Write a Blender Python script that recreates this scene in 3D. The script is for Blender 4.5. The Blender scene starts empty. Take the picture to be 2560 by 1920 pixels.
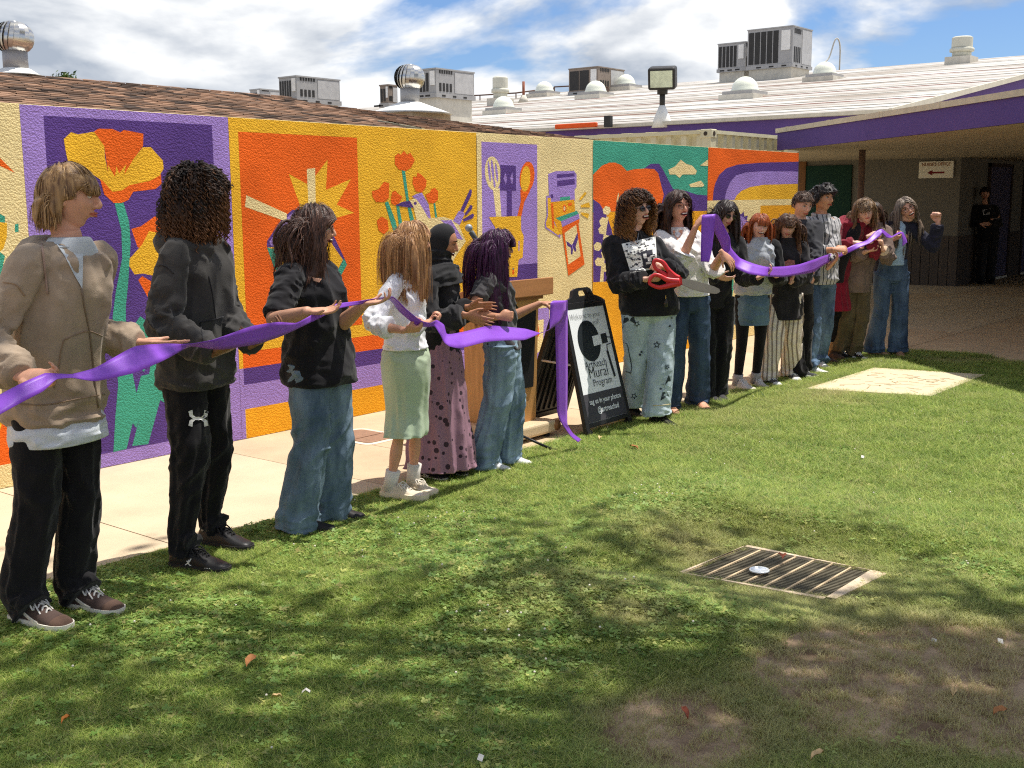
import bpy, bmesh, math, random
import numpy as np
from mathutils import Vector, Matrix
from mathutils.bvhtree import BVHTree

random.seed(7)
RNG = np.random.default_rng(11)
SC = bpy.context.scene
COL = SC.collection
rad = math.radians

# ------------------------------------------------------------------ camera
CAM_H = 1.65
F_PX, PITCH, ROLL, YAW = 2857.4, .159652, -.006721, .678899
cF = np.array([math.cos(YAW) * math.cos(PITCH), math.sin(YAW) * math.cos(PITCH), -math.sin(PITCH)])
_r = np.array([math.sin(YAW), -math.cos(YAW), 0.])
_u = np.cross(_r, cF)
cR = _r * math.cos(ROLL) + _u * math.sin(ROLL)
cU = -_r * math.sin(ROLL) + _u * math.cos(ROLL)
CAMP = np.array([0, 0, CAM_H])
cam_d = bpy.data.cameras.new('camera')
cam = bpy.data.objects.new('camera', cam_d)
COL.objects.link(cam)
cam_d.sensor_width = 36.0
cam_d.lens = F_PX / 2560 * 36.0
cam_d.clip_end = 1500
cam_d.clip_start = .05
cam.matrix_world = Matrix(((cR[0], cU[0], -cF[0], 0), (cR[1], cU[1], -cF[1], 0), (cR[2], cU[2], -cF[2], CAM_H), (0, 0, 0, 1)))
SC.camera = cam

# ------------------------------------------------------------------ world, sun, exposure
SUN_EL, SUN_OFF = rad(70), rad(28)          # the sun stands high along the wall, a little to the lawn side
sun_dir = np.array([math.cos(SUN_EL) * math.cos(SUN_OFF), -math.cos(SUN_EL) * math.sin(SUN_OFF), math.sin(SUN_EL)])
world = bpy.data.worlds.new('World')
SC.world = world
world.use_nodes = True
wt = world.node_tree
wt.nodes.clear()
def wn(t, **k):
    n = wt.nodes.new(t)
    for a, b in k.items():
        setattr(n, a, b)
    return n
w_out = wn('ShaderNodeOutputWorld'); w_bg = wn('ShaderNodeBackground')
w_sky = wn('ShaderNodeTexSky', sky_type='NISHITA', sun_disc=False)
w_sky.sun_elevation = SUN_EL
w_sky.sun_rotation = math.pi / 2 - math.atan2(sun_dir[1], sun_dir[0])
w_sky.air_density = 1.0; w_sky.dust_density = .35; w_sky.ozone_density = 1.4
w_bg.inputs['Strength'].default_value = .14
tc = wn('ShaderNodeTexCoord')
sep = wn('ShaderNodeSeparateXYZ'); wt.links.new(tc.outputs['Generated'], sep.inputs[0])
# flatten the direction into a cloud deck so that clouds shrink towards the horizon
def wmath(op, a, b=None, clamp=False):
    n = wn('ShaderNodeMath', operation=op, use_clamp=clamp)
    for i, v in enumerate((a, b)):
        if v is None: continue
        if isinstance(v, (int, float)): n.inputs[i].default_value = v
        else: wt.links.new(v, n.inputs[i])
    return n.outputs[0]
zz = wmath('MAXIMUM', sep.outputs['Z'], 0.0)
den = wmath('ADD', zz, .30)
cmb = wn('ShaderNodeCombineXYZ')
wt.links.new(sep.outputs['X'], cmb.inputs[0])
wt.links.new(sep.outputs['Y'], cmb.inputs[1])
wt.links.new(wmath('MULTIPLY', zz, 2.6), cmb.inputs[2])
mp = wn('ShaderNodeMapping'); wt.links.new(cmb.outputs[0], mp.inputs[0])
mp.inputs['Location'].default_value = (7.71, 12.633, -6.224)
n1 = wn('ShaderNodeTexNoise', noise_dimensions='3D'); wt.links.new(mp.outputs[0], n1.inputs['Vector'])
n1.inputs['Scale'].default_value = 3.0; n1.inputs['Detail'].default_value = 9; n1.inputs['Roughness'].default_value = .52
n1.inputs['Distortion'].default_value = .25
n2 = wn('ShaderNodeTexNoise', noise_dimensions='3D'); wt.links.new(mp.outputs[0], n2.inputs['Vector'])
n2.inputs['Scale'].default_value = 8.0; n2.inputs['Detail'].default_value = 7; n2.inputs['Roughness'].default_value = .6
cr = wn('ShaderNodeValToRGB'); wt.links.new(n1.outputs['Fac'], cr.inputs[0])
cr.color_ramp.elements[0].position = .435; cr.color_ramp.elements[0].color = (0, 0, 0, 1)
cr.color_ramp.elements[1].position = .495; cr.color_ramp.elements[1].color = (1, 1, 1, 1)
mp2 = wn('ShaderNodeMapping'); wt.links.new(mp.outputs[0], mp2.inputs[0]); mp2.inputs['Location'].default_value = (.02, -.01, .055)
n3 = wn('ShaderNodeTexNoise', noise_dimensions='3D'); wt.links.new(mp2.outputs[0], n3.inputs['Vector']); n3.inputs['Scale'].default_value = 3.0; n3.inputs['Detail'].default_value = 5; n3.inputs['Roughness'].default_value = .52; n3.inputs['Distortion'].default_value = .25
lit_ = wmath('ADD', wmath('MULTIPLY', wmath('SUBTRACT', n1.outputs['Fac'], n3.outputs['Fac']), 2.6), wmath('MULTIPLY', n2.outputs['Fac'], .55)); lit_ = wmath('ADD', lit_, .235)
cs = wn('ShaderNodeValToRGB'); wt.links.new(lit_, cs.inputs[0])
cs.color_ramp.elements[0].position = .36; cs.color_ramp.elements[0].color = (2.5, 2.85, 3.4, 1)
cs.color_ramp.elements[1].position = .66; cs.color_ramp.elements[1].color = (5.7, 5.8, 5.9, 1)
wmix = wn('ShaderNodeMix', data_type='RGBA')
wt.links.new(cr.outputs[0], wmix.inputs[0])
wtn = wn('ShaderNodeMix', data_type='RGBA', blend_type='MULTIPLY'); wtn.inputs[0].default_value = 1; wtn.inputs[7].default_value = (.42, .53, .72, 1); wt.links.new(w_sky.outputs[0], wtn.inputs[6]); wt.links.new(wtn.outputs[2], wmix.inputs[6]); wt.links.new(cs.outputs[0], wmix.inputs[7])
wt.links.new(wmix.outputs[2], w_bg.inputs[0]); wt.links.new(w_bg.outputs[0], w_out.inputs[0])

sun_d = bpy.data.lights.new('sun', 'SUN'); sun = bpy.data.objects.new('sun', sun_d); COL.objects.link(sun)
sun_d.energy = 4.6; sun_d.angle = rad(.53); sun_d.color = (1, .95, .87)
sun.rotation_euler = Vector(sun_dir).to_track_quat('Z', 'Y').to_euler()
sun.location = (8, -6, 20)

vs = SC.view_settings
vs.view_transform = 'Standard'; vs.look = 'None'; vs.gamma = 1; vs.use_curve_mapping = False
vs.exposure = 0.34
SC.render.engine = 'CYCLES'
SC.cycles.use_denoising = False; SC.cycles.filter_width = 1.15; SC.cycles.sample_clamp_indirect = 4
SC.cycles.max_bounces = 6; SC.cycles.diffuse_bounces = 3; SC.cycles.glossy_bounces = 3
SC.cycles.transmission_bounces = 4; SC.cycles.transparent_max_bounces = 6
SC.cycles.caustics_reflective = False; SC.cycles.caustics_refractive = False

# ------------------------------------------------------------------ points of the place read off the photograph
def ray(px, py): return cF * F_PX + cR * (px - 1280) - cU * (py - 960)
def G(px, py, z=0.0):
    r = ray(px, py); return CAMP + r * ((z - CAM_H) / r[2])
def W(px, py, Y):
    r = ray(px, py); return CAMP + r * (Y / r[1])
HD = np.array([math.cos(YAW), math.sin(YAW), 0])
def WZ(px, py, D):
    r = ray(px, py); return CAMP + r * (D / (r @ HD))
def XP(px, py, X):
    r = ray(px, py); return CAMP + r * (X / r[0])

# ------------------------------------------------------------------ materials
def lin(c):
    def f(v):
        v /= 255.0
        return v / 12.92 if v <= .04045 else ((v + .055) / 1.055) ** 2.4
    return (f(c[0]), f(c[1]), f(c[2]), 1)
class NT:
    def __init__(s, m): s.t = m.node_tree; s.n = s.t.nodes; s.l = s.t.links
    def new(s, t, **k):
        n = s.n.new(t)
        for a, b in k.items(): setattr(n, a, b)
        return n
    def link(s, a, b): s.l.new(a, b)
_mats = {}
def mat(name, col, rough=.8, var=.12, vscale=6, bump=0, bscale=80, metal=0, spec=.3, sheen=0, stretch=None, sss=0, col2=None, trans=0, wr=0, wrs=5, wst=(1, 1, .7)):
    """plain procedural surface: noise-varied colour plus fine bump, in object space"""
    if name in _mats: return _mats[name]
    m = bpy.data.materials.new(name); m.use_nodes = True
    t = NT(m); b = t.n['Principled BSDF']
    b.inputs['Roughness'].default_value = rough; b.inputs['Metallic'].default_value = metal
    b.inputs['Specular IOR Level'].default_value = spec
    if sheen: b.inputs['Sheen Weight'].default_value = sheen
    if sss:
        b.inputs['Subsurface Weight'].default_value = sss; b.inputs['Subsurface Radius'].default_value = (.012, .005, .003)
        b.inputs['Subsurface Scale'].default_value = 1.0
    if trans: b.inputs['Transmission Weight'].default_value = trans
    c = lin(col)
    ge = t.new('ShaderNodeNewGeometry'); mp_ = t.new('ShaderNodeMapping'); t.link(ge.outputs['Position'], mp_.inputs[0])
    if stretch: mp_.inputs['Scale'].default_value = stretch
    nz = t.new('ShaderNodeTexNoise'); nz.inputs['Scale'].default_value = vscale; nz.inputs['Detail'].default_value = 6
    nz.inputs['Roughness'].default_value = .62
    t.link(mp_.outputs[0], nz.inputs['Vector'])
    rp = t.new('ShaderNodeValToRGB'); t.link(nz.outputs['Fac'], rp.inputs[0])
    lo = tuple(max(0, x * (1 - var)) for x in c[:3]) + (1,)
    hi = (lin(col2) if col2 else tuple(min(1, x * (1 + var)) for x in c[:3]) + (1,))
    rp.color_ramp.elements[0].position = .3; rp.color_ramp.elements[0].color = lo
    rp.color_ramp.elements[1].position = .7; rp.color_ramp.elements[1].color = hi
    t.link(rp.outputs[0], b.inputs['Base Color'])
    if bump:
        n2_ = t.new('ShaderNodeTexNoise'); n2_.inputs['Scale'].default_value = bscale; n2_.inputs['Detail'].default_value = 4
        t.link(mp_.outputs[0], n2_.inputs['Vector'])
        bp = t.new('ShaderNodeBump'); bp.inputs['Strength'].default_value = 1.0; bp.inputs['Distance'].default_value = bump
        t.link(n2_.outputs['Fac'], bp.inputs['Height']); t.link(bp.outputs[0], b.inputs['Normal'])
    if wr:
        rn = t.new('ShaderNodeTexNoise', noise_type='RIDGED_MULTIFRACTAL'); rn.inputs['Scale'].default_value = wrs; rn.inputs['Detail'].default_value = 2; rn.inputs['Distortion'].default_value = .8
        m3_ = t.new('ShaderNodeMapping'); m3_.inputs['Scale'].default_value = wst; t.link(ge.outputs['Position'], m3_.inputs[0]); t.link(m3_.outputs[0], rn.inputs['Vector'])
        b2 = t.new('ShaderNodeBump'); b2.inputs['Distance'].default_value = wr; t.link(rn.outputs['Fac'], b2.inputs['Height'])
        if bump: t.link(bp.outputs[0], b2.inputs['Normal'])
        t.link(b2.outputs[0], b.inputs['Normal'])
    _mats[name] = m
    return m
def stucco(name, col):
    if name in _mats: return _mats[name]
    m = mat(name, col, rough=.85, var=.15, vscale=2.2, spec=.15)
    t = NT(m); b = t.n['Principled BSDF']
    ge = t.new('ShaderNodeNewGeometry')
    a = t.new('ShaderNodeTexNoise'); a.inputs['Scale'].default_value = 62; a.inputs['Detail'].default_value = 3; a.inputs['Roughness'].default_value = .55
    t.link(ge.outputs['Position'], a.inputs['Vector'])
    v = t.new('ShaderNodeTexVoronoi'); v.inputs['Scale'].default_value = 95
    t.link(ge.outputs['Position'], v.inputs['Vector'])
    mx = t.new('ShaderNodeMath', operation='MULTIPLY_ADD'); t.link(v.outputs['Distance'], mx.inputs[0]); mx.inputs[1].default_value = -.5
    t.link(a.outputs['Fac'], mx.inputs[2])
    bp = t.new('ShaderNodeBump'); bp.inputs['Strength'].default_value = 1.0; bp.inputs['Distance'].default_value = .0075
    t.link(mx.outputs[0], bp.inputs['Height']); t.link(bp.outputs[0], b.inputs['Normal'])
    return m
def cloth(name, col, var=.16, rough=.9, sheen=.12, vscale=9, bump=.0012, bscale=260, **k):
    return mat(name, col, rough=rough, var=var, vscale=vscale, bump=bump, bscale=bscale, sheen=sheen, spec=.15, wr=.010, **k)
def denim(name, col, fade, amt=.5):
    if name in _mats: return _mats[name]
    m = mat(name, col, rough=.9, var=.25, vscale=7, bump=.0015, bscale=240, spec=.12, stretch=(1, 1, .35), col2=fade, wr=.012, wrs=7, wst=(1, 1, .45))
    return m
def skin(name, col):
    return mat(name, col, rough=.52, var=.07, vscale=28, bump=.0006, bscale=300, spec=.35, sss=.06)
def hairmat(name, dark, light, tip=None, rough=.42):
    if name in _mats: return _mats[name]
    m = bpy.data.materials.new(name); m.use_nodes = True
    t = NT(m); b = t.n['Principled BSDF']; b.inputs['Roughness'].default_value = rough
    b.inputs['Specular IOR Level'].default_value = .3
    at = t.new('ShaderNodeAttribute', attribute_name='hv'); sp = t.new('ShaderNodeSeparateColor'); t.link(at.outputs['Color'], sp.inputs[0])
    rp = t.new('ShaderNodeValToRGB'); t.link(sp.outputs[0], rp.inputs[0])
    rp.color_ramp.elements[0].color = lin(dark); rp.color_ramp.elements[1].color = lin(light)
    rp.color_ramp.elements[0].position = .05; rp.color_ramp.elements[1].position = .95
    out = rp.outputs[0]
    if tip:
        mx = t.new('ShaderNodeMix', data_type='RGBA'); t.link(out, mx.inputs[6]); mx.inputs[7].default_value = lin(tip)
        mr = t.new('ShaderNodeMapRange'); mr.inputs[1].default_value = .35; mr.inputs[2].default_value = 1.1; t.link(sp.outputs[1], mr.inputs[0])
        mm = t.new('ShaderNodeMath', operation='MULTIPLY'); t.link(mr.outputs[0], mm.inputs[0]); t.link(sp.outputs[2], mm.inputs[1])
        t.link(mm.outputs[0], mx.inputs[0]); out = mx.outputs[2]
    t.link(out, b.inputs['Base Color'])
    ge = t.new('ShaderNodeNewGeometry'); m3_ = t.new('ShaderNodeMapping'); m3_.inputs['Scale'].default_value = (260, 260, 22); t.link(ge.outputs['Position'], m3_.inputs[0]); rn = t.new('ShaderNodeTexNoise'); rn.inputs['Scale'].default_value = 1; rn.inputs['Detail'].default_value = 2; t.link(m3_.outputs[0], rn.inputs['Vector']); b2 = t.new('ShaderNodeBump'); b2.inputs['Distance'].default_value = .003; t.link(rn.outputs['Fac'], b2.inputs['Height']); t.link(b2.outputs[0], b.inputs['Normal'])
    _mats[name] = m
    return m

# ------------------------------------------------------------------ objects
def loc_of(o):
    v = Vector((0, 0, 0))
    while o is not None:
        v += o.location; o = o.parent
    return v
def tag(o, label=None, cat=None, group=None, kind=None):
    if label: o['label'] = label
    if cat: o['category'] = cat
    if group: o['group'] = group
    if kind: o['kind'] = kind
    return o
def thing(name, label, cat, loc=(0, 0, 0), group=None):
    o = bpy.data.objects.new(name, None); COL.objects.link(o)
    o.location = Vector([float(v) for v in loc]); o.empty_display_size = .2
    return tag(o, label, cat, group)
def obj(name, V, F, m, parent=None, smooth=False, mats=None, fm=None, origin=None):
    """mesh object from world-space points; its origin follows the parent"""
    me = bpy.data.meshes.new(name)
    base = loc_of(parent) if parent is not None else Vector(origin if origin is not None else (0, 0, 0))
    V = np.asarray(V, float).reshape(-1, 3) - np.array(base)
    me.from_pydata(V.tolist(), [], [list(map(int, f)) for f in F])
    for mm in (mats or [m]): me.materials.append(mm)
    if fm is not None: me.polygons.foreach_set('material_index', np.asarray(fm, np.int32))
    if smooth: me.polygons.foreach_set('use_smooth', np.ones(len(me.polygons), bool))
    me.update()
    o = bpy.data.objects.new(name, me); COL.objects.link(o)
    if parent is not None: o.parent = parent
    elif origin is not None: o.location = base
    return o
def inst(name, src, loc, parent=None, rot=None, scale=None):
    o = bpy.data.objects.new(name, src.data); COL.objects.link(o)
    if parent is not None: o.parent = parent; o.location = Vector(loc) - loc_of(parent)
    else: o.location = Vector(loc)
    if rot is not None: o.rotation_euler = rot
    if scale is not None: o.scale = scale
    return o
class MB:
    """collects geometry for one mesh"""
    def __init__(s): s.V = []; s.F = []; s.M = []; s.n = 0
    def add(s, V, F, mi=0):
        V = np.asarray(V, float).reshape(-1, 3)
        s.V.append(V); s.F += [[int(i) + s.n for i in f] for f in F]; s.M += [mi] * len(F); s.n += len(V)
        return s
    def box(s, lo, hi, mi=0):
        x0, y0, z0 = lo; x1, y1, z1 = hi
        return s.add([(x0, y0, z0), (x1, y0, z0), (x1, y1, z0), (x0, y1, z0), (x0, y0, z1), (x1, y0, z1), (x1, y1, z1), (x0, y1, z1)], BOXF, mi)
    def hexa(s, P, mi=0): return s.add(P, BOXF, mi)
    def tube(s, path, r, n=8, mi=0, cap=True, rb=None):
        V, F = tube(path, r, n, rb=rb, cap=cap); return s.add(V, F, mi)
    def build(s, name, m, parent=None, smooth=False, mats=None, origin=None):
        return obj(name, np.concatenate(s.V), s.F, m, parent, smooth, mats, s.M if mats else None, origin)
BOXF = [(0, 3, 2, 1), (4, 5, 6, 7), (0, 1, 5, 4), (1, 2, 6, 5), (2, 3, 7, 6), (3, 0, 4, 7)]
def obox(c, ax, ay, az):
    """oriented box from centre and three half-axis vectors"""
    c, ax, ay, az = map(np.asarray, (c, ax, ay, az))
    return [c - ax - ay - az, c + ax - ay - az, c + ax + ay - az, c - ax + ay - az, c - ax - ay + az, c + ax - ay + az, c + ax + ay + az, c - ax + ay + az]
def bevel(o, w, seg=2):
    md = o.modifiers.new('bevel', 'BEVEL'); md.width = w; md.segments = seg; md.limit_method = 'ANGLE'
    return o
def unit(v):
    v = np.asarray(v, float); return v / (np.linalg.norm(v) + 1e-12)
def frames(P, ref=None):
    P = np.asarray(P, float); n = len(P)
    T = np.zeros_like(P); T[1:-1] = P[2:] - P[:-2]; T[0] = P[1] - P[0]; T[-1] = P[-1] - P[-2]
    T /= np.linalg.norm(T, axis=1)[:, None] + 1e-12
    if ref is None: ref = np.array([0, 0, 1.]) if abs(T[0][2]) < .85 else np.array([1., 0, 0])
    A = np.zeros_like(P); a = np.asarray(ref, float)
    for i in range(n):
        a = a - T[i] * (a @ T[i]); a = a / (np.linalg.norm(a) + 1e-12); A[i] = a
    B = np.cross(T, A)
    return T, A, B
def tube(path, ra, n=10, rb=None, cap=True, ref=None, disp=None, sup=2.0):
    """loft of (super)elliptical rings along a path; ra along the ref axis, rb across it"""
    P = np.asarray(path, float); k = len(P)
    ra = np.broadcast_to(np.asarray(ra, float), (k,)); rb = ra if rb is None else np.broadcast_to(np.asarray(rb, float), (k,))
    T, A, B = frames(P, ref)
    th = np.linspace(0, 2 * math.pi, n, endpoint=False)
    c, s_ = np.cos(th), np.sin(th)
    if sup != 2.0:
        c = np.sign(c) * np.abs(c) ** (2 / sup); s_ = np.sign(s_) * np.abs(s_) ** (2 / sup)
    D = A[:, None, :] * (c[None, :, None] * ra[:, None, None]) + B[:, None, :] * (s_[None, :, None] * rb[:, None, None])
    if disp is not None:
        L = np.linalg.norm(D, axis=2, keepdims=True) + 1e-9
        D = D * (1 + disp(np.linspace(0, 1, k)[:, None], th[None, :])[:, :, None] / L)
    V = (P[:, None, :] + D).reshape(-1, 3)
    i = np.arange(k - 1)[:, None] * n; j = np.arange(n)[None, :]; j2 = (j + 1) % n
    F = np.stack([i + j, i + j2, i + n + j2, i + n + j], -1).reshape(-1, 4).tolist()
    if cap:
        F.append(list(range(n - 1, -1, -1))); F.append([(k - 1) * n + q for q in range(n)])
    return V, F
def spline(pts, n):
    """Catmull-Rom through rows of pts (any number of columns)"""
    P = np.asarray(pts, float)
    if len(P) == 2: return P[0] + (P[1] - P[0]) * np.linspace(0, 1, n)[:, None]
    Q = np.vstack([2 * P[0] - P[1], P, 2 * P[-1] - P[-2]])
    t = np.linspace(0, len(P) - 1, n); i = np.minimum(t.astype(int), len(P) - 2); f = (t - i)[:, None]
    a, b, c, d = Q[i], Q[i + 1], Q[i + 2], Q[i + 3]
    return .5 * (2 * b + (c - a) * f + (2 * a - 5 * b + 4 * c - d) * f * f + (3 * b - a - 3 * c + d) * f ** 3)
def lathe(prof, c, n=24, axis=(0, 0, 1)):
    """prof: (radius, height) pairs along axis from c"""
    ax = unit(axis); P = np.array([np.asarray(c) + ax * h for r, h in prof]); r = np.array([max(p[0], 1e-4) for p in prof])
    ref = np.array([1., 0, 0]) if abs(ax[0]) < .8 else np.array([0, 1., 0])
    a = unit(ref - ax * (ref @ ax)); b = np.cross(ax, a)
    th = np.linspace(0, 2 * math.pi, n, endpoint=False)
    V = (P[:, None] + r[:, None, None] * (a * np.cos(th)[:, None] + b * np.sin(th)[:, None])[None]).reshape(-1, 3)
    k = len(prof); i = np.arange(k - 1)[:, None] * n; j = np.arange(n)[None, :]; j2 = (j + 1) % n
    F = np.stack([i + j, i + j2, i + n + j2, i + n + j], -1).reshape(-1, 4).tolist()
    F.append(list(range(n - 1, -1, -1))); F.append([(k - 1) * n + q for q in range(n)])
    return V, F
def ball(c, r, nu=14, nv=9, M=None):
    u = np.linspace(0, 2 * math.pi, nu, endpoint=False); v = np.linspace(0, math.pi, nv + 2)[1:-1]
    d = np.stack([np.sin(v)[:, None] * np.cos(u), np.sin(v)[:, None] * np.sin(u), np.cos(v)[:, None] + 0 * u], -1).reshape(-1, 3)
    d = np.vstack([d, [[0, 0, 1], [0, 0, -1]]]) * np.asarray(r)
    if M is not None: d = d @ np.asarray(M).T
    V = d + np.asarray(c); F = []
    for i in range(nv - 1):
        for j in range(nu):
            F.append((i * nu + j, (i + 1) * nu + j, (i + 1) * nu + (j + 1) % nu, i * nu + (j + 1) % nu))
    t, b = nv * nu, nv * nu + 1
    for j in range(nu):
        F.append((t, j, (j + 1) % nu)); F.append((b, (nv - 1) * nu + (j + 1) % nu, (nv - 1) * nu + j))
    return V, F
# value noise, vectorised
_perm = RNG.random((64, 64, 64))
def vnoise(x, y, z):
    x, y, z = np.broadcast_arrays(np.asarray(x, float), np.asarray(y, float), np.asarray(z, float))
    xi, yi, zi = np.floor(x).astype(int), np.floor(y).astype(int), np.floor(z).astype(int)
    fx, fy, fz = x - xi, y - yi, z - zi
    fx, fy, fz = (f * f * (3 - 2 * f) for f in (fx, fy, fz))
    def g(a, b, c): return _perm[(xi + a) % 64, (yi + b) % 64, (zi + c) % 64]
    l = lambda a, b, f: a + (b - a) * f
    return l(l(l(g(0, 0, 0), g(1, 0, 0), fx), l(g(0, 1, 0), g(1, 1, 0), fx), fy), l(l(g(0, 0, 1), g(1, 0, 1), fx), l(g(0, 1, 1), g(1, 1, 1), fx), fy), fz)
def union(parts, voxel, smooth=2, fac=.5):
    """weld overlapping closed shells into one continuous surface"""
    V = []; F = []; n = 0
    for v, f in parts:
        v = np.asarray(v, float).reshape(-1, 3); V.append(v); F += [[int(i) + n for i in q] for q in f]; n += len(v)
    me = bpy.data.meshes.new('tmp'); me.from_pydata(np.concatenate(V).tolist(), [], F); me.update()
    o = bpy.data.objects.new('tmp', me); COL.objects.link(o)
    r = o.modifiers.new('r', 'REMESH'); r.mode = 'VOXEL'; r.voxel_size = voxel; r.use_smooth_shade = True
    if smooth:
        s_ = o.modifiers.new('s', 'SMOOTH'); s_.factor = fac; s_.iterations = smooth
    dg = bpy.context.evaluated_depsgraph_get(); dg.update()
    m2 = bpy.data.meshes.new_from_object(o.evaluated_get(dg))
    bpy.data.objects.remove(o); bpy.data.meshes.remove(me)
    return m2
def mesh_part(name, me, m, parent):
    me.name = name
    me.transform(Matrix.Translation(-loc_of(parent)))
    me.materials.clear(); me.materials.append(m)
    me.polygons.foreach_set('use_smooth', np.ones(len(me.polygons), bool))
    o = bpy.data.objects.new(name, me); COL.objects.link(o); o.parent = parent
    return o
def bvh_of(o):
    me = o.data; b = loc_of(o)
    v = np.empty(len(me.vertices) * 3); me.vertices.foreach_get('co', v); v = v.reshape(-1, 3) + np.array(b)
    return BVHTree.FromPolygons([tuple(q) for q in v], [tuple(p.vertices) for p in me.polygons])
def text_mesh(s, size=1.0, bold=0.0, align='CENTER', sx=1.0):
    cu = bpy.data.curves.new('t', 'FONT'); cu.body = s; cu.size = size; cu.align_x = align; cu.offset = bold; cu.resolution_u = 3
    o = bpy.data.objects.new('t', cu); COL.objects.link(o)
    dg = bpy.context.evaluated_depsgraph_get(); dg.update()
    me = bpy.data.meshes.new_from_object(o.evaluated_get(dg))
    V = np.array([v.co[:] for v in me.vertices]); F = [list(p.vertices) for p in me.polygons]
    V[:, 0] *= sx
    bpy.data.objects.remove(o); bpy.data.meshes.remove(me)
    return V, F
def tri_poly(P):
    """triangulate a 2-D outline"""
    from mathutils.geometry import tessellate_polygon
    return [list(t) for t in tessellate_polygon([[Vector((p[0], p[1], 0)) for p in P]])]
# ================================================================== GROUND
WALL_Y, WALL_H, WALL_X1 = 6.42, 2.215, 13.75
LAWN = [(-7, 4.64), (3, 4.64), (6.5, 4.60), (11.0, 4.66), (11.9, 4.72), (12.2, 4.4), (12.3, 3.7), (11.95, 3.1), (11.2, 2.2), (10.2, .4), (9, -7), (-7, -7)]
def in_poly(x, y, P):
    x = np.asarray(x); y = np.asarray(y); c = np.zeros(x.shape, bool); n = len(P)
    for i in range(n):
        (x1, y1), (x2, y2) = P[i], P[(i + 1) % n]
        if y1 == y2: continue
        c ^= ((y1 > y) != (y2 > y)) & (x < (x2 - x1) * (y - y1) / (y2 - y1) + x1)
    return c
conc = mat('concrete', (200, 182, 154), rough=.9, var=.10, vscale=2.2, bump=.002, bscale=90, spec=.2)
conc2 = mat('concrete_warm', (194, 172, 142), rough=.9, var=.12, vscale=2.6, bump=.002, bscale=90, spec=.2)
joint_m = mat('joint_dirt', (120, 104, 84), rough=1, var=.2)
asph = mat('plain_ground', (150, 140, 124), rough=.95, var=.12, vscale=1.2)
tag(obj('ground', [(-90, -90, -.06), (150, -90, -.06), (150, 150, -.06), (-90, 150, -.06)], [(0, 1, 2, 3)], asph), kind='structure')
lawn_soil = bpy.data.materials.new('lawn_soil'); lawn_soil.use_nodes = True
t = NT(lawn_soil); b = t.n['Principled BSDF']; b.inputs['Roughness'].default_value = 1; b.inputs['Specular IOR Level'].default_value = .05
ge = t.new('ShaderNodeNewGeometry'); nz = t.new('ShaderNodeTexNoise'); nz.inputs['Scale'].default_value = 5; nz.inputs['Detail'].default_value = 8
t.link(ge.outputs['Position'], nz.inputs['Vector'])
rp = t.new('ShaderNodeValToRGB'); t.link(nz.outputs['Fac'], rp.inputs[0])
rp.color_ramp.elements[0].position = .32; rp.color_ramp.elements[0].color = lin((112, 92, 74))
rp.color_ramp.elements[1].position = .68; rp.color_ramp.elements[1].color = lin((184, 160, 132))
t.link(rp.outputs[0], b.inputs['Base Color'])
n2_ = t.new('ShaderNodeTexNoise'); n2_.inputs['Scale'].default_value = 70; t.link(ge.outputs['Position'], n2_.inputs['Vector'])
bp = t.new('ShaderNodeBump'); bp.inputs['Distance'].default_value = .015; t.link(n2_.outputs['Fac'], bp.inputs['Height']); t.link(bp.outputs[0], b.inputs['Normal'])
GC = np.array([4.56, 2.14])
def rise(x, y):
    """the turf swells round the sunken drain and dips to it"""
    u_ = np.maximum(np.maximum(np.abs((x - GC[0]) * .96 + (y - GC[1]) * .1) - .33, np.abs(y - GC[1]) - .36), 0)
    return .085 * smooth_(u_ / .42) * np.exp(-(np.maximum(u_ - .42, 0) / .55) ** 2) * (.72 + .28 * np.tanh((y - GC[1]) * 1.2 - (x - GC[0]) * .6))
def smooth_(v): v = np.clip(v, 0, 1); return v * v * (3 - 2 * v)
gx_, gy_ = np.linspace(2.5, 6.9, 56), np.linspace(.1, 4.4, 56); Xg, Yg = np.meshgrid(gx_, gy_); Zg = rise(Xg, Yg) - .0055
Vl = [(x, y, -.008) for x, y in LAWN]; nl_ = len(Vl); Vl += list(zip(Xg.ravel(), Yg.ravel(), Zg.ravel()))
cgr = lambda i_, j_: abs(gx_[j_] + .04 - GC[0]) < .20 and abs(gy_[i_] + .04 - GC[1]) < .22
Fl = [list(range(nl_))[::-1]] + [(nl_ + i_ * 56 + j_, nl_ + i_ * 56 + j_ + 1, nl_ + (i_ + 1) * 56 + j_ + 1, nl_ + (i_ + 1) * 56 + j_) for i_ in range(55) for j_ in range(55) if not cgr(i_, j_)]
lawn = tag(obj('lawn_ground', Vl, Fl, lawn_soil), kind='structure')

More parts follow.
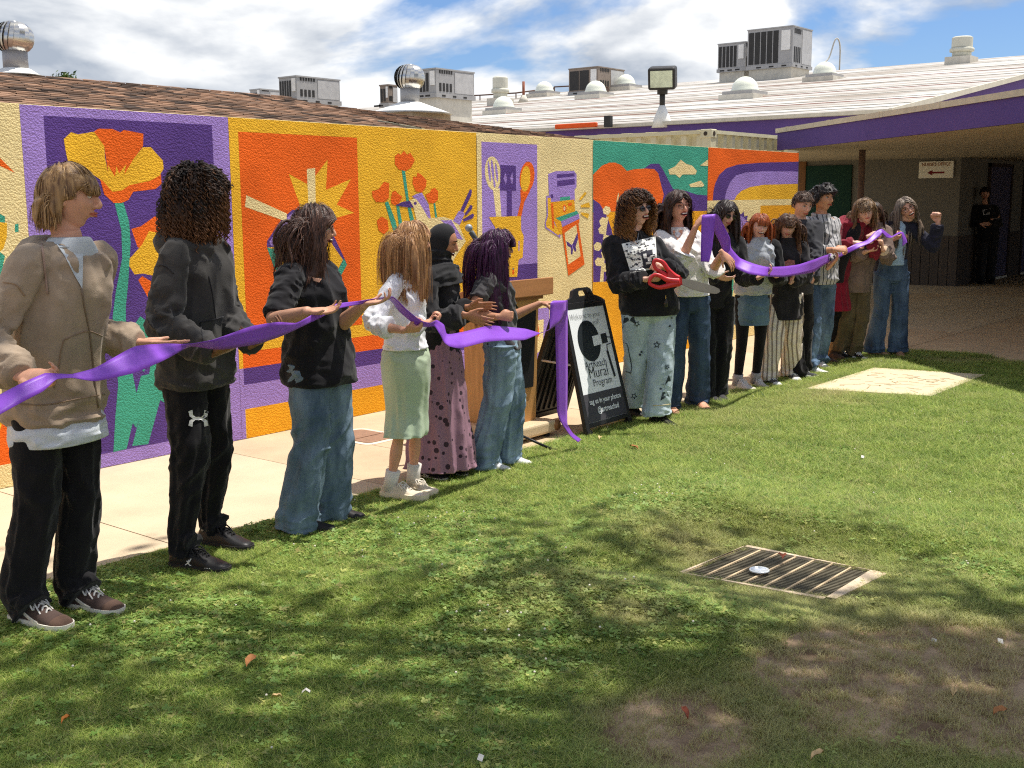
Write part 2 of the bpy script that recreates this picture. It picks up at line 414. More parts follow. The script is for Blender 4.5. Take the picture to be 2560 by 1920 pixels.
# pavement along the wall and the plaza behind it: slabs with open joints over a bedding sheet
pav = tag(obj('pavement', [(-8, 4.5, -.03), (34, 4.5, -.03), (34, 12, -.03), (-8, 12, -.03)], [(0, 1, 2, 3)], joint_m), kind='structure')
plz = tag(obj('plaza_pavement', [(7, -12, -.034), (34, -12, -.034), (34, 4.5, -.034), (7, 4.5, -.034)], [(0, 1, 2, 3)], joint_m), kind='structure')
def slab_piece(P, m, parent, z=0.0, gap=.006):
    P = np.asarray(P, float); c = P.mean(0); d = P - c
    Q = c + d * (1 - gap / (np.linalg.norm(d, axis=1)[:, None] + 1e-6)); n = len(Q)
    V = [(x, y, z) for x, y in Q] + [(x, y, z - .028) for x, y in Q]
    F = [list(range(n))] + [[i, n + i, n + (i + 1) % n, (i + 1) % n] for i in range(n)]
    if sum(P[i][0] * P[(i + 1) % n][1] - P[(i + 1) % n][0] * P[i][1] for i in range(n)) < 0: F = [f[::-1] for f in F]
    return obj('paving_slab', V, F, m, parent)
def lawn_edge(x): return float(np.interp(x, [-8, 3, 6.5, 11, 11.9], [4.64, 4.64, 4.60, 4.66, 4.72])) + .012
xs = [-8, -5.2, -3.1, -.9, 1.2, 3.15, 4.62, 5.36, 7.3, 9.2, 11.2, 11.9]
for a, b_ in zip(xs[:-1], xs[1:]):
    mid = [(x, lawn_edge(x)) for x in (3, 6.5, 11) if a < x < b_]
    slab_piece([(a, lawn_edge(a))] + mid + [(b_, lawn_edge(b_)), (b_, 6.42), (a, 6.42)], conc if RNG.random() > .4 else conc2, pav)
gx = [11.9, 14.4, 17.2, 20, 23, 26, 30, 34]; gy = [-12, -8, -5, -2, .6, 3.0, 4.5, 6.42, 9.2, 12]
for i in range(len(gx) - 1):
    for j in range(len(gy) - 1):
        y0, y1 = gy[j], gy[j + 1]; x0, x1 = gx[i], gx[i + 1]
        if i == 0:
            if y1 <= 4.5:      # cut along the curved lawn edge
                e = [(9.0, -12), (9.2, -7), (9.6, -4), (10.0, -1), (10.25, .4), (11.23, 2.2), (11.98, 3.1), (12.33, 3.7), (12.23, 4.42), (12.15, 4.5)]
                ex = np.array([p[0] for p in e]); ey = np.array([p[1] for p in e])
                mids = [p for p in e if y0 < p[1] < y1]
                L = [(float(np.interp(y0, ey, ex)), y0)] + mids + [(float(np.interp(y1, ey, ex)), y1)]
                slab_piece([(x1, y1), (x1, y0)] + L, conc2, plz, z=-.004); continue
            if y0 == 4.5:
                slab_piece([(11.91, 4.735), (12.25, 4.43), (12.2, 4.5), (x1, 4.5), (x1, y1), (x0, y1)][0:1] + [(12.18, 4.5), (x1, 4.5), (x1, y1), (x0, y1)], conc2, pav, z=-.002); continue
        slab_piece([(x0, y0), (x1, y0), (x1, y1), (x0, y1)], conc if (i + j) % 3 else conc2, plz if y1 <= 4.5 else pav, z=-.004 if y1 <= 4.5 else 0)
# small cover set into the pavement
uc = thing('utility_cover', 'brown utility box cover with pale rim set flush in the pavement by the wall', 'cover', (5.52, 5.8, 0))
rim = mat('rim_concrete', (226, 214, 190), var=.08, bump=.001)
lidm = mat('cover_brown', (150, 118, 96), var=.14, vscale=22, bump=.003, bscale=160)
def rrect(cx, cy, w, h, r, n=4):
    o = []
    for sx, sy, a in ((1, 1, 0), (-1, 1, 90), (-1, -1, 180), (1, -1, 270)):
        for k in range(n + 1):
            th = rad(a + 90 * k / n); o.append((cx + sx * (w / 2 - r) + r * math.cos(th), cy + sy * (h / 2 - r) + r * math.sin(th)))
    return o
def prism(P, z0, z1):
    n = len(P); V = [(x, y, z1) for x, y in P] + [(x, y, z0) for x, y in P]
    return V, [list(range(n)), list(range(2 * n - 1, n - 1, -1))] + [[i, n + i, n + (i + 1) % n, (i + 1) % n] for i in range(n)]
obj('rim', *prism(rrect(5.52, 5.8, .40, .50, .07), -.02, .004), rim, uc)
obj('lid', *prism(rrect(5.52, 5.8, .31, .41, .05), 0, .008), lidm, uc)
obj('rib', *prism([(5.37, 5.76), (5.67, 5.76), (5.67, 5.775), (5.37, 5.775)], .004, .012), lidm, uc)

# ================================================================== MURAL WALL
PAINT = dict(cream=(240, 219, 160), lilac=(164, 136, 208), purple=(92, 66, 136), yellow=(243, 186, 52), orange=(240, 106, 34), teal=(72, 164, 138), amber=(240, 170, 40))
PM = {k: stucco('stucco_paint_' + k, v) for k, v in PAINT.items()}
PKEYS = list(PM)
wall = thing('mural_wall', 'long stucco wall painted with a flower, bird, kitchen and landscape mural', 'wall', (-4, WALL_Y, 0))
wb = MB(); wb.box((-4, WALL_Y, -.05), (WALL_X1, WALL_Y + .22, WALL_H))
core = wb.build('wall_body', PM['cream'], wall); bevel(core, .012, 2)
class Art:
    """one painted motif: flat paint on the wall face, later coats a hair prouder than earlier ones"""
    layer = 0
    def __init__(s, name): s.name = name; s.mb = MB(); s.used = []
    def _mi(s, c):
        if c not in s.used: s.used.append(c)
        return s.used.index(c)
    def wz(s, pts, col):
        Art.layer += 1
        y = WALL_Y - .0012 - .00008 * Art.layer
        n = len(pts)
        P = [(float(p[0]), float(p[1])) for p in pts]
        T = tri_poly(P)
        for f in T:
            a = np.array([P[i] for i in f]); ar = (a[1][0] - a[0][0]) * (a[2][1] - a[0][1]) - (a[2][0] - a[0][0]) * (a[1][1] - a[0][1])
            if ar < 0: f.reverse()
        s.mb.add([(x, y, z) for x, z in P], T, s._mi(col)); return s
    def px(s, pts, col, off=(0, 0), k=1.0):
        Q = []
        for p in pts:
            q = W(off[0] + p[0] / k, off[1] + p[1] / k, WALL_Y); Q.append((min(q[0], WALL_X1 - .003), min(max(q[2], .003), WALL_H - .004)))
        return s.wz(Q, col)
    def ell(s, c, r, col, off=(0, 0), k=1.0, rot=0, n=22):
        a = rad(rot); P = []
        for i in range(n):
            th = 2 * math.pi * i / n; x = r[0] * math.cos(th); y = r[1] * math.sin(th)
            P.append((c[0] + x * math.cos(a) - y * math.sin(a), c[1] + x * math.sin(a) + y * math.cos(a)))
        return s.px(P, col, off, k)
    def done(s):
        o = s.mb.build(s.name, None, wall, mats=[PM[c] for c in s.used]); return o
def rect(a, x0, x1, z0, z1, col): return a.wz([(x0, z0), (x1, z0), (x1, z1), (x0, z1)], col)
wx = lambda px, py: float(W(px, py, WALL_Y)[0])
wz = lambda px, py: float(W(px, py, WALL_Y)[2])
HT = WALL_H - .003
XA, XB, XC, XD, XE, XF = wx(47, 253), wx(569, 287), wx(1190, 333), wx(1481, 353), wx(1769, 370), WALL_X1 - .003
c1, k1 = (0, 0), 2.9625
c2, k2 = (500, 100), 2.962
c3, k3 = (1150, 150), 4.0218
c4, k4 = (880, 520), 4.096
c5, k5 = (0, 360), 2.593
c6, k6 = (600, 480), 3.6075
c7, k7 = (1400, 250), 3.386
# panel 1: cream with leaves
a = Art('mural_panel'); rect(a, -3.9, XA, .003, HT, 'cream'); a.done()
a = Art('painted_leaves'); z0 = wz(20, 1190)
rect(a, -2, wx(45, 1100), .14, wz(20, 1010), 'orange'); a.px([(-60, 380), (0, 395), (37, 432), (0, 415), (-60, 420)], 'orange')
a.px([(-40, 553), (17, 557), (17, 592), (8, 622), (-40, 660)], 'yellow'); a.px([(-30, 540), (0, 535), (12, 541), (12, 556), (-30, 553)], 'teal')
a.px([(37, 561), (46, 559), (46, 580), (37, 580)], 'teal'); a.px([(-40, 700), (0, 630), (12, 640), (0, 700), (-40, 790)], 'teal')
a.px([(-60, 1020), (12, 1030), (0, 1075), (-60, 1130)], 'yellow'); a.done()
# panel 2: poppies in a lilac frame
a = Art('mural_panel'); rect(a, XA, XB, .003, HT, 'lilac'); rect(a, XB, wx(606, 900), .003, wz(606, 880), 'lilac')
pz0 = wz(400, 1107); rect(a, wx(108, 289), wx(530, 330), pz0, wz(108, 289), 'purple'); a.done()
a = Art('painted_poppy')
a.px([(328, 572), (351, 566), (386, 541), (450, 545), (475, 620), (400, 650), (343, 617)], 'orange')
a.px([(372, 578), (355, 611), (316, 655), (336, 686), (358, 684), (430, 700), (470, 640), (455, 590)], 'yellow')
a.px([(345, 700), (355, 690), (380, 705), (400, 740), (372, 748)], 'orange')
a.px([(395, 735), (420, 735), (425, 850), (400, 1000), (370, 1110), (330, 1115), (370, 960)], 'teal')
a.px([(328, 842), (334, 815), (350, 790), (362, 800), (372, 850), (360, 930), (330, 900)], 'teal')
a.px([(376, 905), (392, 880), (430, 900), (450, 960), (425, 1015), (400, 1000), (387, 963)], 'teal')
a.px([(285, 504), (307, 503), (322, 553), (326, 607), (320, 707), (314, 765), (314, 850), (330, 930), (341, 985), (340, 1020), (316, 1122), (283, 1130), (288, 1040), (295, 960), (288, 880), (281, 792), (289, 730), (305, 645), (303, 576)], 'teal')
a.px([(300, 1010), (340, 985), (352, 940), (372, 935), (368, 985), (340, 1070)], 'teal')
a.px([(770, 1300), (830, 1400), (960, 1360), (1190, 1290), (1195, 1360), (1150, 1400), (985, 1420), (950, 1480), (900, 1503), (840, 1503), (770, 1440), (740, 1330)], 'orange', c1, k1)
a.px([(470, 1030), (525, 978), (575, 995), (695, 975), (770, 1080), (775, 1160), (800, 1290), (830, 1420), (765, 1345), (640, 1260), (500, 1190), (485, 1120)], 'yellow', c1, k1)
a.px([(695, 975), (725, 953), (830, 955), (890, 980), (915, 962), (1060, 990), (1058, 1080), (985, 1180), (940, 1310), (860, 1320), (800, 1290), (770, 1080)], 'orange', c1, k1)
a.px([(1055, 1090), (1115, 1090), (1205, 1190), (1210, 1250), (1180, 1300), (1110, 1340), (960, 1370), (900, 1410), (830, 1420), (800, 1300), (797, 1220), (850, 1310), (860, 1230), (880, 1285), (932, 1215), (918, 1295), (985, 1180)], 'yellow', c1, k1)
a.done()
# panel 3: sun burst and jug on orange
a = Art('mural_panel'); rect(a, XB, XC, .003, HT, 'yellow')
xb0 = wx(606, 880); zA, zB, zC, zD = wz(838, 850), wz(838, 888), wz(838, 926), wz(847, 981)
rect(a, XB, xb0, .003, zB, 'lilac'); rect(a, xb0, XC, zB, zA, 'orange'); rect(a, xb0, XC, zC, zB, 'purple'); rect(a, xb0, XC, zD, zC, 'lilac'); rect(a, xb0 + .01, XC, .003, zD, 'amber')
rect(a, wx(594.5, 329), wx(891.6, 346.5), wz(838, 819), wz(594.5, 329), 'orange'); a.done()
a = Art('painted_sun_jug')
a.px([(655, 992), (795, 1068), (850, 1010), (943, 885), (930, 1110), (1115, 1030), (1010, 1220), (1140, 1280), (975, 1325), (960, 1400), (760, 1420), (735, 1215)], 'yellow', c2, k2)
a.px([(788, 955), (850, 948), (856, 1330), (806, 1330)], 'cream', c2, k2)
a.px([(470, 160), (370, 250), (243, 440), (238, 480), (262, 540), (300, 660), (420, 840), (600, 900), (760, 880), (870, 822), (962, 655), (940, 600), (835, 380), (700, 180)], 'purple', c6, k6)
a.px([(480, 180), (385, 262), (262, 450), (272, 476), (300, 500), (600, 480), (800, 300), (690, 190)], 'lilac', c6, k6)
a.px([(250, 500), (600, 480), (800, 430), (925, 610), (850, 760), (700, 830), (560, 850), (430, 800), (310, 640)], 'yellow', c6, k6)
a.px([(240, 500), (320, 520), (420, 760), (560, 850), (700, 840), (850, 760), (935, 600), (962, 655), (870, 822), (760, 890), (600, 910), (420, 850), (300, 670)], 'teal', c6, k6)
a.px([(340, 1150), (640, 1285), (640, 1345), (330, 1235)], 'cream', c2, k2)
a.done()
a = Art('painted_bird')
for pts in ([(1490, 960), (1515, 965), (1545, 1190), (1600, 1400), (1565, 1400), (1525, 1190)], [(1365, 1205), (1390, 1195), (1445, 1340), (1470, 1450), (1440, 1450)], [(1450, 1220), (1470, 1220), (1490, 1330), (1510, 1450), (1480, 1450)], [(1725, 1205), (1738, 1205), (1757, 1340), (1742, 1340)]):
    a.px(pts, 'teal', c2, k2)
for pts in ([(1440, 860), (1465, 840), (1485, 850), (1508, 818), (1530, 850), (1555, 835), (1588, 890), (1560, 945), (1520, 970), (1470, 960), (1440, 920)], [(1575, 1010), (1600, 1015), (1607, 982), (1640, 1000), (1675, 1040), (1670, 1090), (1640, 1130), (1595, 1120), (1570, 1060)],
            [(1270, 1120), (1320, 1105), (1360, 1050), (1398, 1060), (1395, 1170), (1360, 1200), (1300, 1200), (1275, 1160)], [(1410, 1180), (1420, 1125), (1445, 1115), (1460, 1135), (1495, 1160), (1470, 1210), (1440, 1225), (1415, 1210)],
            [(1665, 1145), (1700, 1130), (1710, 1105), (1735, 1095), (1760, 1120), (1760, 1180), (1730, 1210), (1690, 1205)], [(1305, 1340), (1340, 1308), (1385, 1330), (1395, 1400), (1360, 1440), (1320, 1410)]):
    a.px(pts, 'orange', c2, k2)
a.px([(1130, 665), (1138, 660), (1152, 676), (1144, 688)], 'orange'); a.px([(1010, 660), (1060, 608), (1112, 640), (1090, 690), (1030, 690)], 'orange', c4, k4)
a.px([(1600, 1350), (1690, 1320), (1800, 1310), (1900, 1340), (1965, 1490), (1890, 1600), (1850, 1680), (1760, 1800), (1640, 1780), (1590, 1560)], 'cream', c2, k2)
a.px([(1550, 1190), (1600, 1165), (1650, 1220), (1705, 1320), (1760, 1400), (1620, 1420), (1580, 1250)], 'cream', c2, k2)
a.px([(1565, 1160), (1600, 1140), (1640, 1130), (1690, 1220), (1705, 1320), (1690, 1320), (1630, 1220), (1600, 1180)], 'lilac', c2, k2)
a.px([(1445, 1225), (1490, 1200), (1550, 1190), (1580, 1240), (1540, 1240)], 'purple', c2, k2); a.ell((1590, 1210), (11, 11), 'purple', c2, k2)
a.px([(1780, 1335), (1860, 1335), (1945, 1480), (1900, 1470), (1850, 1400)], 'lilac', c2, k2)
a.px([(1870, 1340), (1910, 1270), (1940, 1260), (1955, 1290), (1920, 1370)], 'lilac', c2, k2)
for pts in ([(1925, 1260), (1995, 1105), (2010, 1115), (2005, 1150), (1945, 1275)], [(1955, 1290), (2000, 1220), (2015, 1230), (2010, 1250), (1965, 1300)], [(1940, 1330), (2015, 1285), (2028, 1295), (2015, 1320), (1950, 1345)]): a.px(pts, 'purple', c2, k2)
a.px([(1850, 1640), (1868, 1640), (1830, 1760), (1815, 1760)], 'purple', c2, k2)
a.done()
# panel 4: kitchen jug and instant camera on cream
a = Art('mural_panel'); rect(a, XC, XD, .003, HT, 'cream')
lx0, lx1 = wx(1202, 354), wx(1341.5, 363); rect(a, lx0, lx1, wz(1341, 730), wz(1202, 354), 'lilac'); rect(a, lx0, lx1, wz(1341, 700), wz(1341, 658), 'purple')
rect(a, wx(1298, 800), wx(1372, 790), wz(1340, 925), wz(1340, 772), 'lilac'); a.px([(1318, 805), (1358, 798), (1356, 870), (1318, 905)], 'cream')
a.px([(1343, 800), (1347, 836), (1330, 870), (1330, 855)], 'orange'); a.done()
a = Art('painted_kitchen_jug')
a.px([(325, 1290), (392, 1290), (412, 1600), (360, 1600)], 'cream', c3, k3); a.ell((325, 1140), (80, 172), 'cream', c3, k3, rot=-5)
for c_, r_ in (((288, 1120), (12, 105)), ((322, 1110), (13, 110)), ((362, 1130), (11, 95)), ((340, 1245), (10, 40))): a.ell(c_, r_, 'lilac', c3, k3, rot=-6)
a.px([(400, 1055), (555, 1065), (557, 1315), (398, 1310)], 'purple', c3, k3)
a.px([(450, 1130), (467, 1190), (455, 1255), (432, 1190)], 'lilac', c3, k3); a.px([(520, 1130), (530, 1190), (518, 1255), (498, 1190)], 'lilac', c3, k3)
a.px([(465, 1305), (515, 1305), (515, 1600), (465, 1600)], 'purple', c3, k3)
a.px([(600, 1300), (700, 1310), (640, 1430), (605, 1600), (562, 1600), (605, 1420)], 'orange', c3, k3); a.ell((668, 1175), (74, 155), 'orange', c3, k3, rot=6); a.ell((652, 1195), (48, 130), 'yellow', c3, k3, rot=5)
a.px([(1395, 92), (1725, 82), (1725, 220), (1752, 290), (1742, 505), (1700, 530), (1685, 705), (1430, 710), (1440, 400), (1460, 200)], 'yellow', c4, k4)
a.px([(1698, 335), (1710, 335), (1708, 440), (1697, 440)], 'lilac', c4, k4); a.px([(1635, 610), (1655, 610), (1655, 680), (1635, 680)], 'orange', c4, k4); a.px([(1638, 612), (1650, 612), (1650, 632), (1638, 632)], 'teal', c4, k4)
a.done()
a = Art('painted_camera')
a.px([(880, 1145), (955, 1118), (1140, 1115), (1165, 1150), (1165, 1280), (1145, 1300), (1148, 1420), (890, 1425), (885, 1300)], 'lilac', c3, k3)
a.px([(965, 1150), (1145, 1140), (1145, 1170), (965, 1190)], 'purple', c3, k3); a.px([(970, 1215), (1145, 1195), (1148, 1250), (970, 1275)], 'purple', c3, k3)
a.px([(1000, 1380), (1100, 1370), (1100, 1420), (1000, 1425)], 'teal', c3, k3)
a.px([(860, 1365), (915, 1365), (930, 1600), (1010, 1720), (1000, 1790), (850, 1690), (845, 1640), (865, 1560)], 'lilac', c3, k3)
a.px([(872, 1385), (905, 1385), (915, 1600), (1000, 1740), (980, 1765), (862, 1680), (855, 1640), (878, 1560)], 'yellow', c3, k3)
a.px([(905, 1350), (930, 1350), (930, 1390), (905, 1390)], 'purple', c3, k3)
a.px([(900, 1430), (1142, 1402), (1150, 1520), (1190, 1560), (1190, 1640), (1000, 1760), (930, 1600)], 'amber', c3, k3)
a.px([(905, 1440), (930, 1440), (940, 1700), (920, 1690)], 'orange', c3, k3)
a.ell((1043, 1492), (19, 40), 'orange', c3, k3); a.ell((1043, 1492), (9, 24), 'cream', c3, k3); a.px([(1080, 1440), (1118, 1433), (1116, 1462), (1080, 1470)], 'orange', c3, k3)
a.px([(955, 1590), (1165, 1515), (1187, 1545), (1008, 1622)], 'teal', c3, k3); a.px([(1008, 1622), (1187, 1545), (1195, 1595), (1020, 1680)], 'lilac', c3, k3); a.px([(1020, 1680), (1195, 1597), (1190, 1640), (1020, 1725)], 'orange', c3, k3)
for pts in ([(1190, 1400), (1250, 1325), (1268, 1342), (1205, 1412)], [(1205, 1460), (1290, 1430), (1303, 1482), (1210, 1482)], [(1205, 1530), (1290, 1545), (1280, 1595), (1215, 1555)]): a.px(pts, 'yellow', c3, k3)
a.px([(10, 1100), (145, 1022), (202, 1390), (65, 1488)], 'orange', c7, k7); a.px([(32, 1125), (130, 1055), (168, 1322), (65, 1392)], 'cream', c7, k7)
a.px([(45, 1195), (60, 1200), (95, 1230), (142, 1120), (145, 1180), (125, 1240), (132, 1280), (118, 1285), (105, 1255), (98, 1310), (85, 1305), (85, 1250), (55, 1235)], 'purple', c7, k7)
a.px([(93, 1220), (99, 1218), (106, 1262), (100, 1264)], 'lilac', c7, k7)
a.done()
# panel 5: hills and yucca
a = Art('mural_panel'); rect(a, XD, XE, .003, HT, 'teal'); zg = wz(1640, 527); rect(a, XD, XE, .003, zg, 'amber'); a.done()
a = Art('painted_hills')
a.px([(690, 590), (760, 540), (830, 538), (860, 580), (950, 752), (1060, 770), (1150, 800), (1243, 808), (1243, 938), (1080, 940), (700, 945)], 'purple', c7, k7)
a.px([(274, 630), (350, 555), (410, 530), (460, 530), (510, 550), (560, 602), (620, 585), (720, 580), (790, 585), (825, 620), (850, 720), (872, 800), (840, 942), (274, 945)], 'orange', c7, k7)
a.px([(274, 840), (330, 880), (395, 990), (430, 1100), (470, 1300), (480, 1530), (274, 1542)], 'purple', c7, k7)
a.px([(330, 1540), (360, 1540), (372, 1300), (385, 1100), (405, 990), (385, 985), (365, 1100), (350, 1300)], 'cream', c7, k7)
for c_ in ((360, 1030), (352, 1100), (312, 1240), (322, 1370), (388, 935), (390, 1180), (375, 1300), (380, 1420)):
    a.ell(c_, (36, 40), 'cream', c7, k7, n=6, rot=12)
a.px([(470, 860), (485, 785), (492, 800), (480, 870)], 'cream', c7, k7)
a.px([(910, 590), (970, 560), (1015, 505), (1060, 540), (1110, 555), (1152, 600), (1140, 630), (1030, 630), (1005, 660), (970, 630), (920, 630)], 'cream', c7, k7)
a.px([(1085, 715), (1130, 700), (1185, 682), (1200, 700), (1215, 720), (1200, 735), (1100, 738)], 'cream', c7, k7); a.px([(1178, 555), (1240, 507), (1246, 508), (1246, 560)], 'cream', c7, k7)
a.px([(880, 1640), (930, 1620), (960, 1800), (930, 1960), (905, 1900)], 'purple', c7, k7); a.px([(560, 1640), (600, 1600), (640, 1760), (580, 1990)], 'purple', c7, k7); a.px([(930, 1780), (965, 1850), (950, 1930), (925, 1900)], 'orange', c7, k7)
a.done()
# panel 6: rainbow arches and aster
a = Art('mural_panel'); rect(a, XE, XF, .003, HT, 'orange'); rect(a, XE, XF, .003, wz(1790, 503), 'cream'); a.done()
a = Art('painted_arches')
a.px([(1285, 850), (1292, 770), (1305, 710), (1340, 635), (1400, 578), (1500, 547), (1700, 530), (2040, 524), (2040, 850)], 'purple', c7, k7)
a.px([(1385, 850), (1400, 775), (1430, 700), (1480, 640), (1560, 615), (1720, 602), (2040, 607), (2040, 850)], 'lilac', c7, k7)
a.px([(1465, 850), (1490, 805), (1530, 768), (1600, 737), (1720, 717), (2040, 710), (2040, 850)], 'yellow', c7, k7)
a.px([(1240, 852), (1500, 846), (2040, 838), (2040, 885), (1690, 893), (1690, 1700), (1240, 1700)], 'cream', c7, k7)
rect(a, wx(1899, 514), XF, .003, wz(1899, 514), 'amber')
sp = []
for i in range(26):
    th = math.pi * 2 * i / 26; r = (1.0 if i % 2 else .74); sp.append((1515 + 90 * r * math.cos(th), 1065 + 130 * r * math.sin(th)))
a.px(sp, 'purple', c7, k7); a.ell((1515, 1090), (66, 110), 'lilac', c7, k7); a.ell((1510, 1130), (17, 36), 'yellow', c7, k7)
a.px([(1815, 715), (1835, 712), (1830, 730), (1826, 758), (1818, 740)], 'teal'); a.px([(1820, 600), (1830, 600), (1832, 720), (1822, 720)], 'teal')
a.done()

# ================================================================== ROOFS BEHIND THE WALL
def shingles(name, parent, x0, x1, y0, y1, zf, clip, ch=.085, tw=.14):
    """overlapping tabs, each its own wedge with its own colour"""
    V, F, H = [], [], []
    y = y0; row = 0
    while y < y1:
        x = x0 + (row % 3) * tw * .37
        while x < x1:
            w = tw * (.72 + .5 * RNG.random()); dy = .008 * RNG.random(); lift = .008 + .006 * RNG.random()
            if clip(x + w / 2, y + ch / 2):
                a0 = (x + .003, y - dy); a1 = (x + w - .003, y - dy); y2 = y + ch * 1.25
                q = [(a0[0], a0[1], zf(x, y) + lift), (a1[0], a1[1], zf(x + w, y) + lift), (a1[0], y2, zf(x + w, y2) + .004), (a0[0], y2, zf(x, y2) + .004),
                     (a0[0], a0[1], zf(x, y) - .004), (a1[0], a1[1], zf(x + w, y) - .004)]
                n = len(V); V += q; F += [(n, n + 1, n + 2, n + 3), (n + 4, n + 5, n + 1, n)]; H += [RNG.random()] * 6
            x += w
        y += ch; row += 1
    o = obj(name, V, F, hairmat('shingle_tones', (66, 55, 48), (158, 124, 100), rough=.95), parent)
    at_ = o.data.attributes.new('hv', 'FLOAT_COLOR', 'POINT'); h = np.repeat(np.array(H)[:, None], 4, 1); h[:, 1] = 0; h[:, 2] = 0; h[:, 3] = 1
    at_.data.foreach_set('color', h.ravel())
    tag(o, kind='stuff'); return o
roofm = mat('roof_felt', (96, 70, 56), rough=1, var=.2)
trim_olive = mat('trim_olive_grey', (150, 148, 126), var=.08, bump=.001)
b1 = thing('shingled_building', "low building behind the mural wall, brown shingle roof left of the sloping rake board", 'building', (1, 8, 0))
S1 = (2.585 - 2.20) / (8.3 - 6.64)
zf1 = lambda x, y: 2.20 + S1 * (y - 6.64)
mb = MB(); mb.box((-4, 6.66, 0), (7.0, 9.9, 2.12)); mb.build('wall', mat('back_stucco', (205, 190, 160)), b1)
mb = MB(); mb.add([(-4, 6.64, zf1(0, 6.64)), (7.07, 6.64, zf1(0, 6.64)), (7.07, 8.3, zf1(0, 8.3)), (-4, 8.3, zf1(0, 8.3)), (7.07, 9.96, 2.2), (-4, 9.96, 2.2)], [(0, 1, 2, 3), (3, 2, 4, 5)]); rf = mb.build('roof', roofm, b1)
shingles('shingle_courses', rf, -4, 7.05, 6.65, 8.3, zf1, lambda x, y: True)
b2 = thing('shingled_building', "second brown shingle roof with an olive grey rake board on its left edge", 'building', (8.5, 8, 0))
Rk = dict(x=7.10, y0=6.66, z0=2.235, y1=9.3, z1=2.70)
sx2 = (2.205 - 2.235) / (10.42 - 7.1); sy2 = (2.70 - 2.235) / (9.3 - 6.66)
zf2 = lambda x, y: 2.235 + sx2 * (x - 7.1) + sy2 * (y - 6.66)
inr2 = lambda x, y: (y - 6.66) <= (9.3 - 6.66) * (1 - (x - 7.1) / (10.42 - 7.1))
mb = MB(); mb.add([(7.1, 6.66, zf2(7.1, 6.66)), (10.42, 6.66, zf2(10.42, 6.66)), (7.1, 9.3, zf2(7.1, 9.3)), (7.1, 6.66, 0), (10.42, 6.66, 0), (7.1, 9.3, 0)], [(0, 1, 2), (3, 5, 2, 0), (4, 3, 0, 1), (5, 4, 1, 2)]); rf = mb.build('roof', roofm, b2)
shingles('shingle_courses', rf, 7.08, 10.5, 6.67, 9.3, zf2, inr2)
mb = MB(); mb.hexa([(7.07, 6.64, 2.135), (7.10, 6.64, 2.135), (7.10, 9.32, 2.60), (7.07, 9.32, 2.60), (7.07, 6.64, 2.24), (7.10, 6.64, 2.24), (7.10, 9.32, 2.705), (7.07, 9.32, 2.705)]); mb.build('rake_board', trim_olive, b2)

# white roofed building beyond the walkway
EX, EY, EZ, SL = 21.05, 8.05, 3.23, .151
white_roof = bpy.data.materials.new('white_roof_coating'); white_roof.use_nodes = True
t = NT(white_roof); b = t.n['Principled BSDF']; b.inputs['Roughness'].default_value = .7
ge = t.new('ShaderNodeNewGeometry'); mp_ = t.new('ShaderNodeMapping'); mp_.inputs['Scale'].default_value = (1.5, .16, .5); t.link(ge.outputs['Position'], mp_.inputs[0])
nz = t.new('ShaderNodeTexNoise'); nz.inputs['Scale'].default_value = 1.3; nz.inputs['Detail'].default_value = 9; nz.inputs['Roughness'].default_value = .72; t.link(mp_.outputs[0], nz.inputs['Vector'])
rp = t.new('ShaderNodeValToRGB'); t.link(nz.outputs['Fac'], rp.inputs[0]); e = rp.color_ramp.elements
e[0].position = .36; e[0].color = lin((132, 118, 102)); e[1].position = .56; e[1].color = lin((198, 196, 192)); k_ = e.new(.48); k_.color = lin((160, 152, 142))
t.link(rp.outputs[0], b.inputs['Base Color'])
purple_trim = mat('purple_trim', (92, 70, 132), var=.07, vscale=3)
flash = mat('pale_flashing', (206, 192, 166), var=.12, vscale=7, rough=.6)
grime = mat('grimy_white', (206, 200, 186), var=.14, vscale=5)
grey_metal = mat('grey_metal', (168, 166, 164), rough=.5, var=.08, metal=.25)
dark_metal = mat('dark_metal', (52, 50, 48), rough=.5, var=.15)
zr = lambda x: EZ + SL * (x - EX)
wbld = thing('white_roofed_building', 'wide building with white coated roof and purple fascia behind the wall', 'building', (22, 12, 0))
RX = 41.3
mb = MB(); mb.add([(EX, EY, zr(EX)), (RX, EY, zr(RX)), (RX, 62, zr(RX)), (EX, 62, zr(EX)), (EX, EY, zr(EX) - .06), (RX, EY, zr(RX) - .06), (RX, 62, zr(RX) - .06), (EX, 62, zr(EX) - .06)], BOXF[::-1] and [(0, 1, 2, 3), (7, 6, 5, 4), (0, 4, 5, 1), (3, 7, 4, 0), (1, 5, 6, 2), (2, 6, 7, 3)])
wroof = mb.build('roof', white_roof, wbld)
mb = MB(); mb.box((EX + .03, EY + .03, EZ - .36), (EX + .07, 62, EZ - .055)); mb.build('fascia', purple_trim, wbld)
mb = MB(); mb.add([(EX + .07, EY + .06, EZ - .36), (RX, EY + .06, EZ - .36), (RX, EY + .06, zr(RX) - .062), (EX + .07, EY + .06, EZ - .062)], [(0, 1, 2, 3)]); mb.build('gable_wall', purple_trim, wbld)
mb = MB(); mb.hexa([(EX - .02, EY - .04, EZ - .08), (RX, EY - .04, zr(RX) - .08), (RX, EY + .02, zr(RX) - .08), (EX - .02, EY + .02, EZ - .08), (EX - .02, EY - .04, EZ + .03), (RX, EY - .04, zr(RX) + .03), (RX, EY + .02, zr(RX) + .03), (EX - .02, EY + .02, EZ + .03)]); mb.build('rake_trim', grime, wbld)
mb = MB(); mb.box((EX - .03, EY + .021, EZ - .05), (EX + .025, 62, EZ + .02)); mb.build('eave_trim', grime, wbld)
rust = mat('rusty_seam', (176, 128, 112), var=.2)
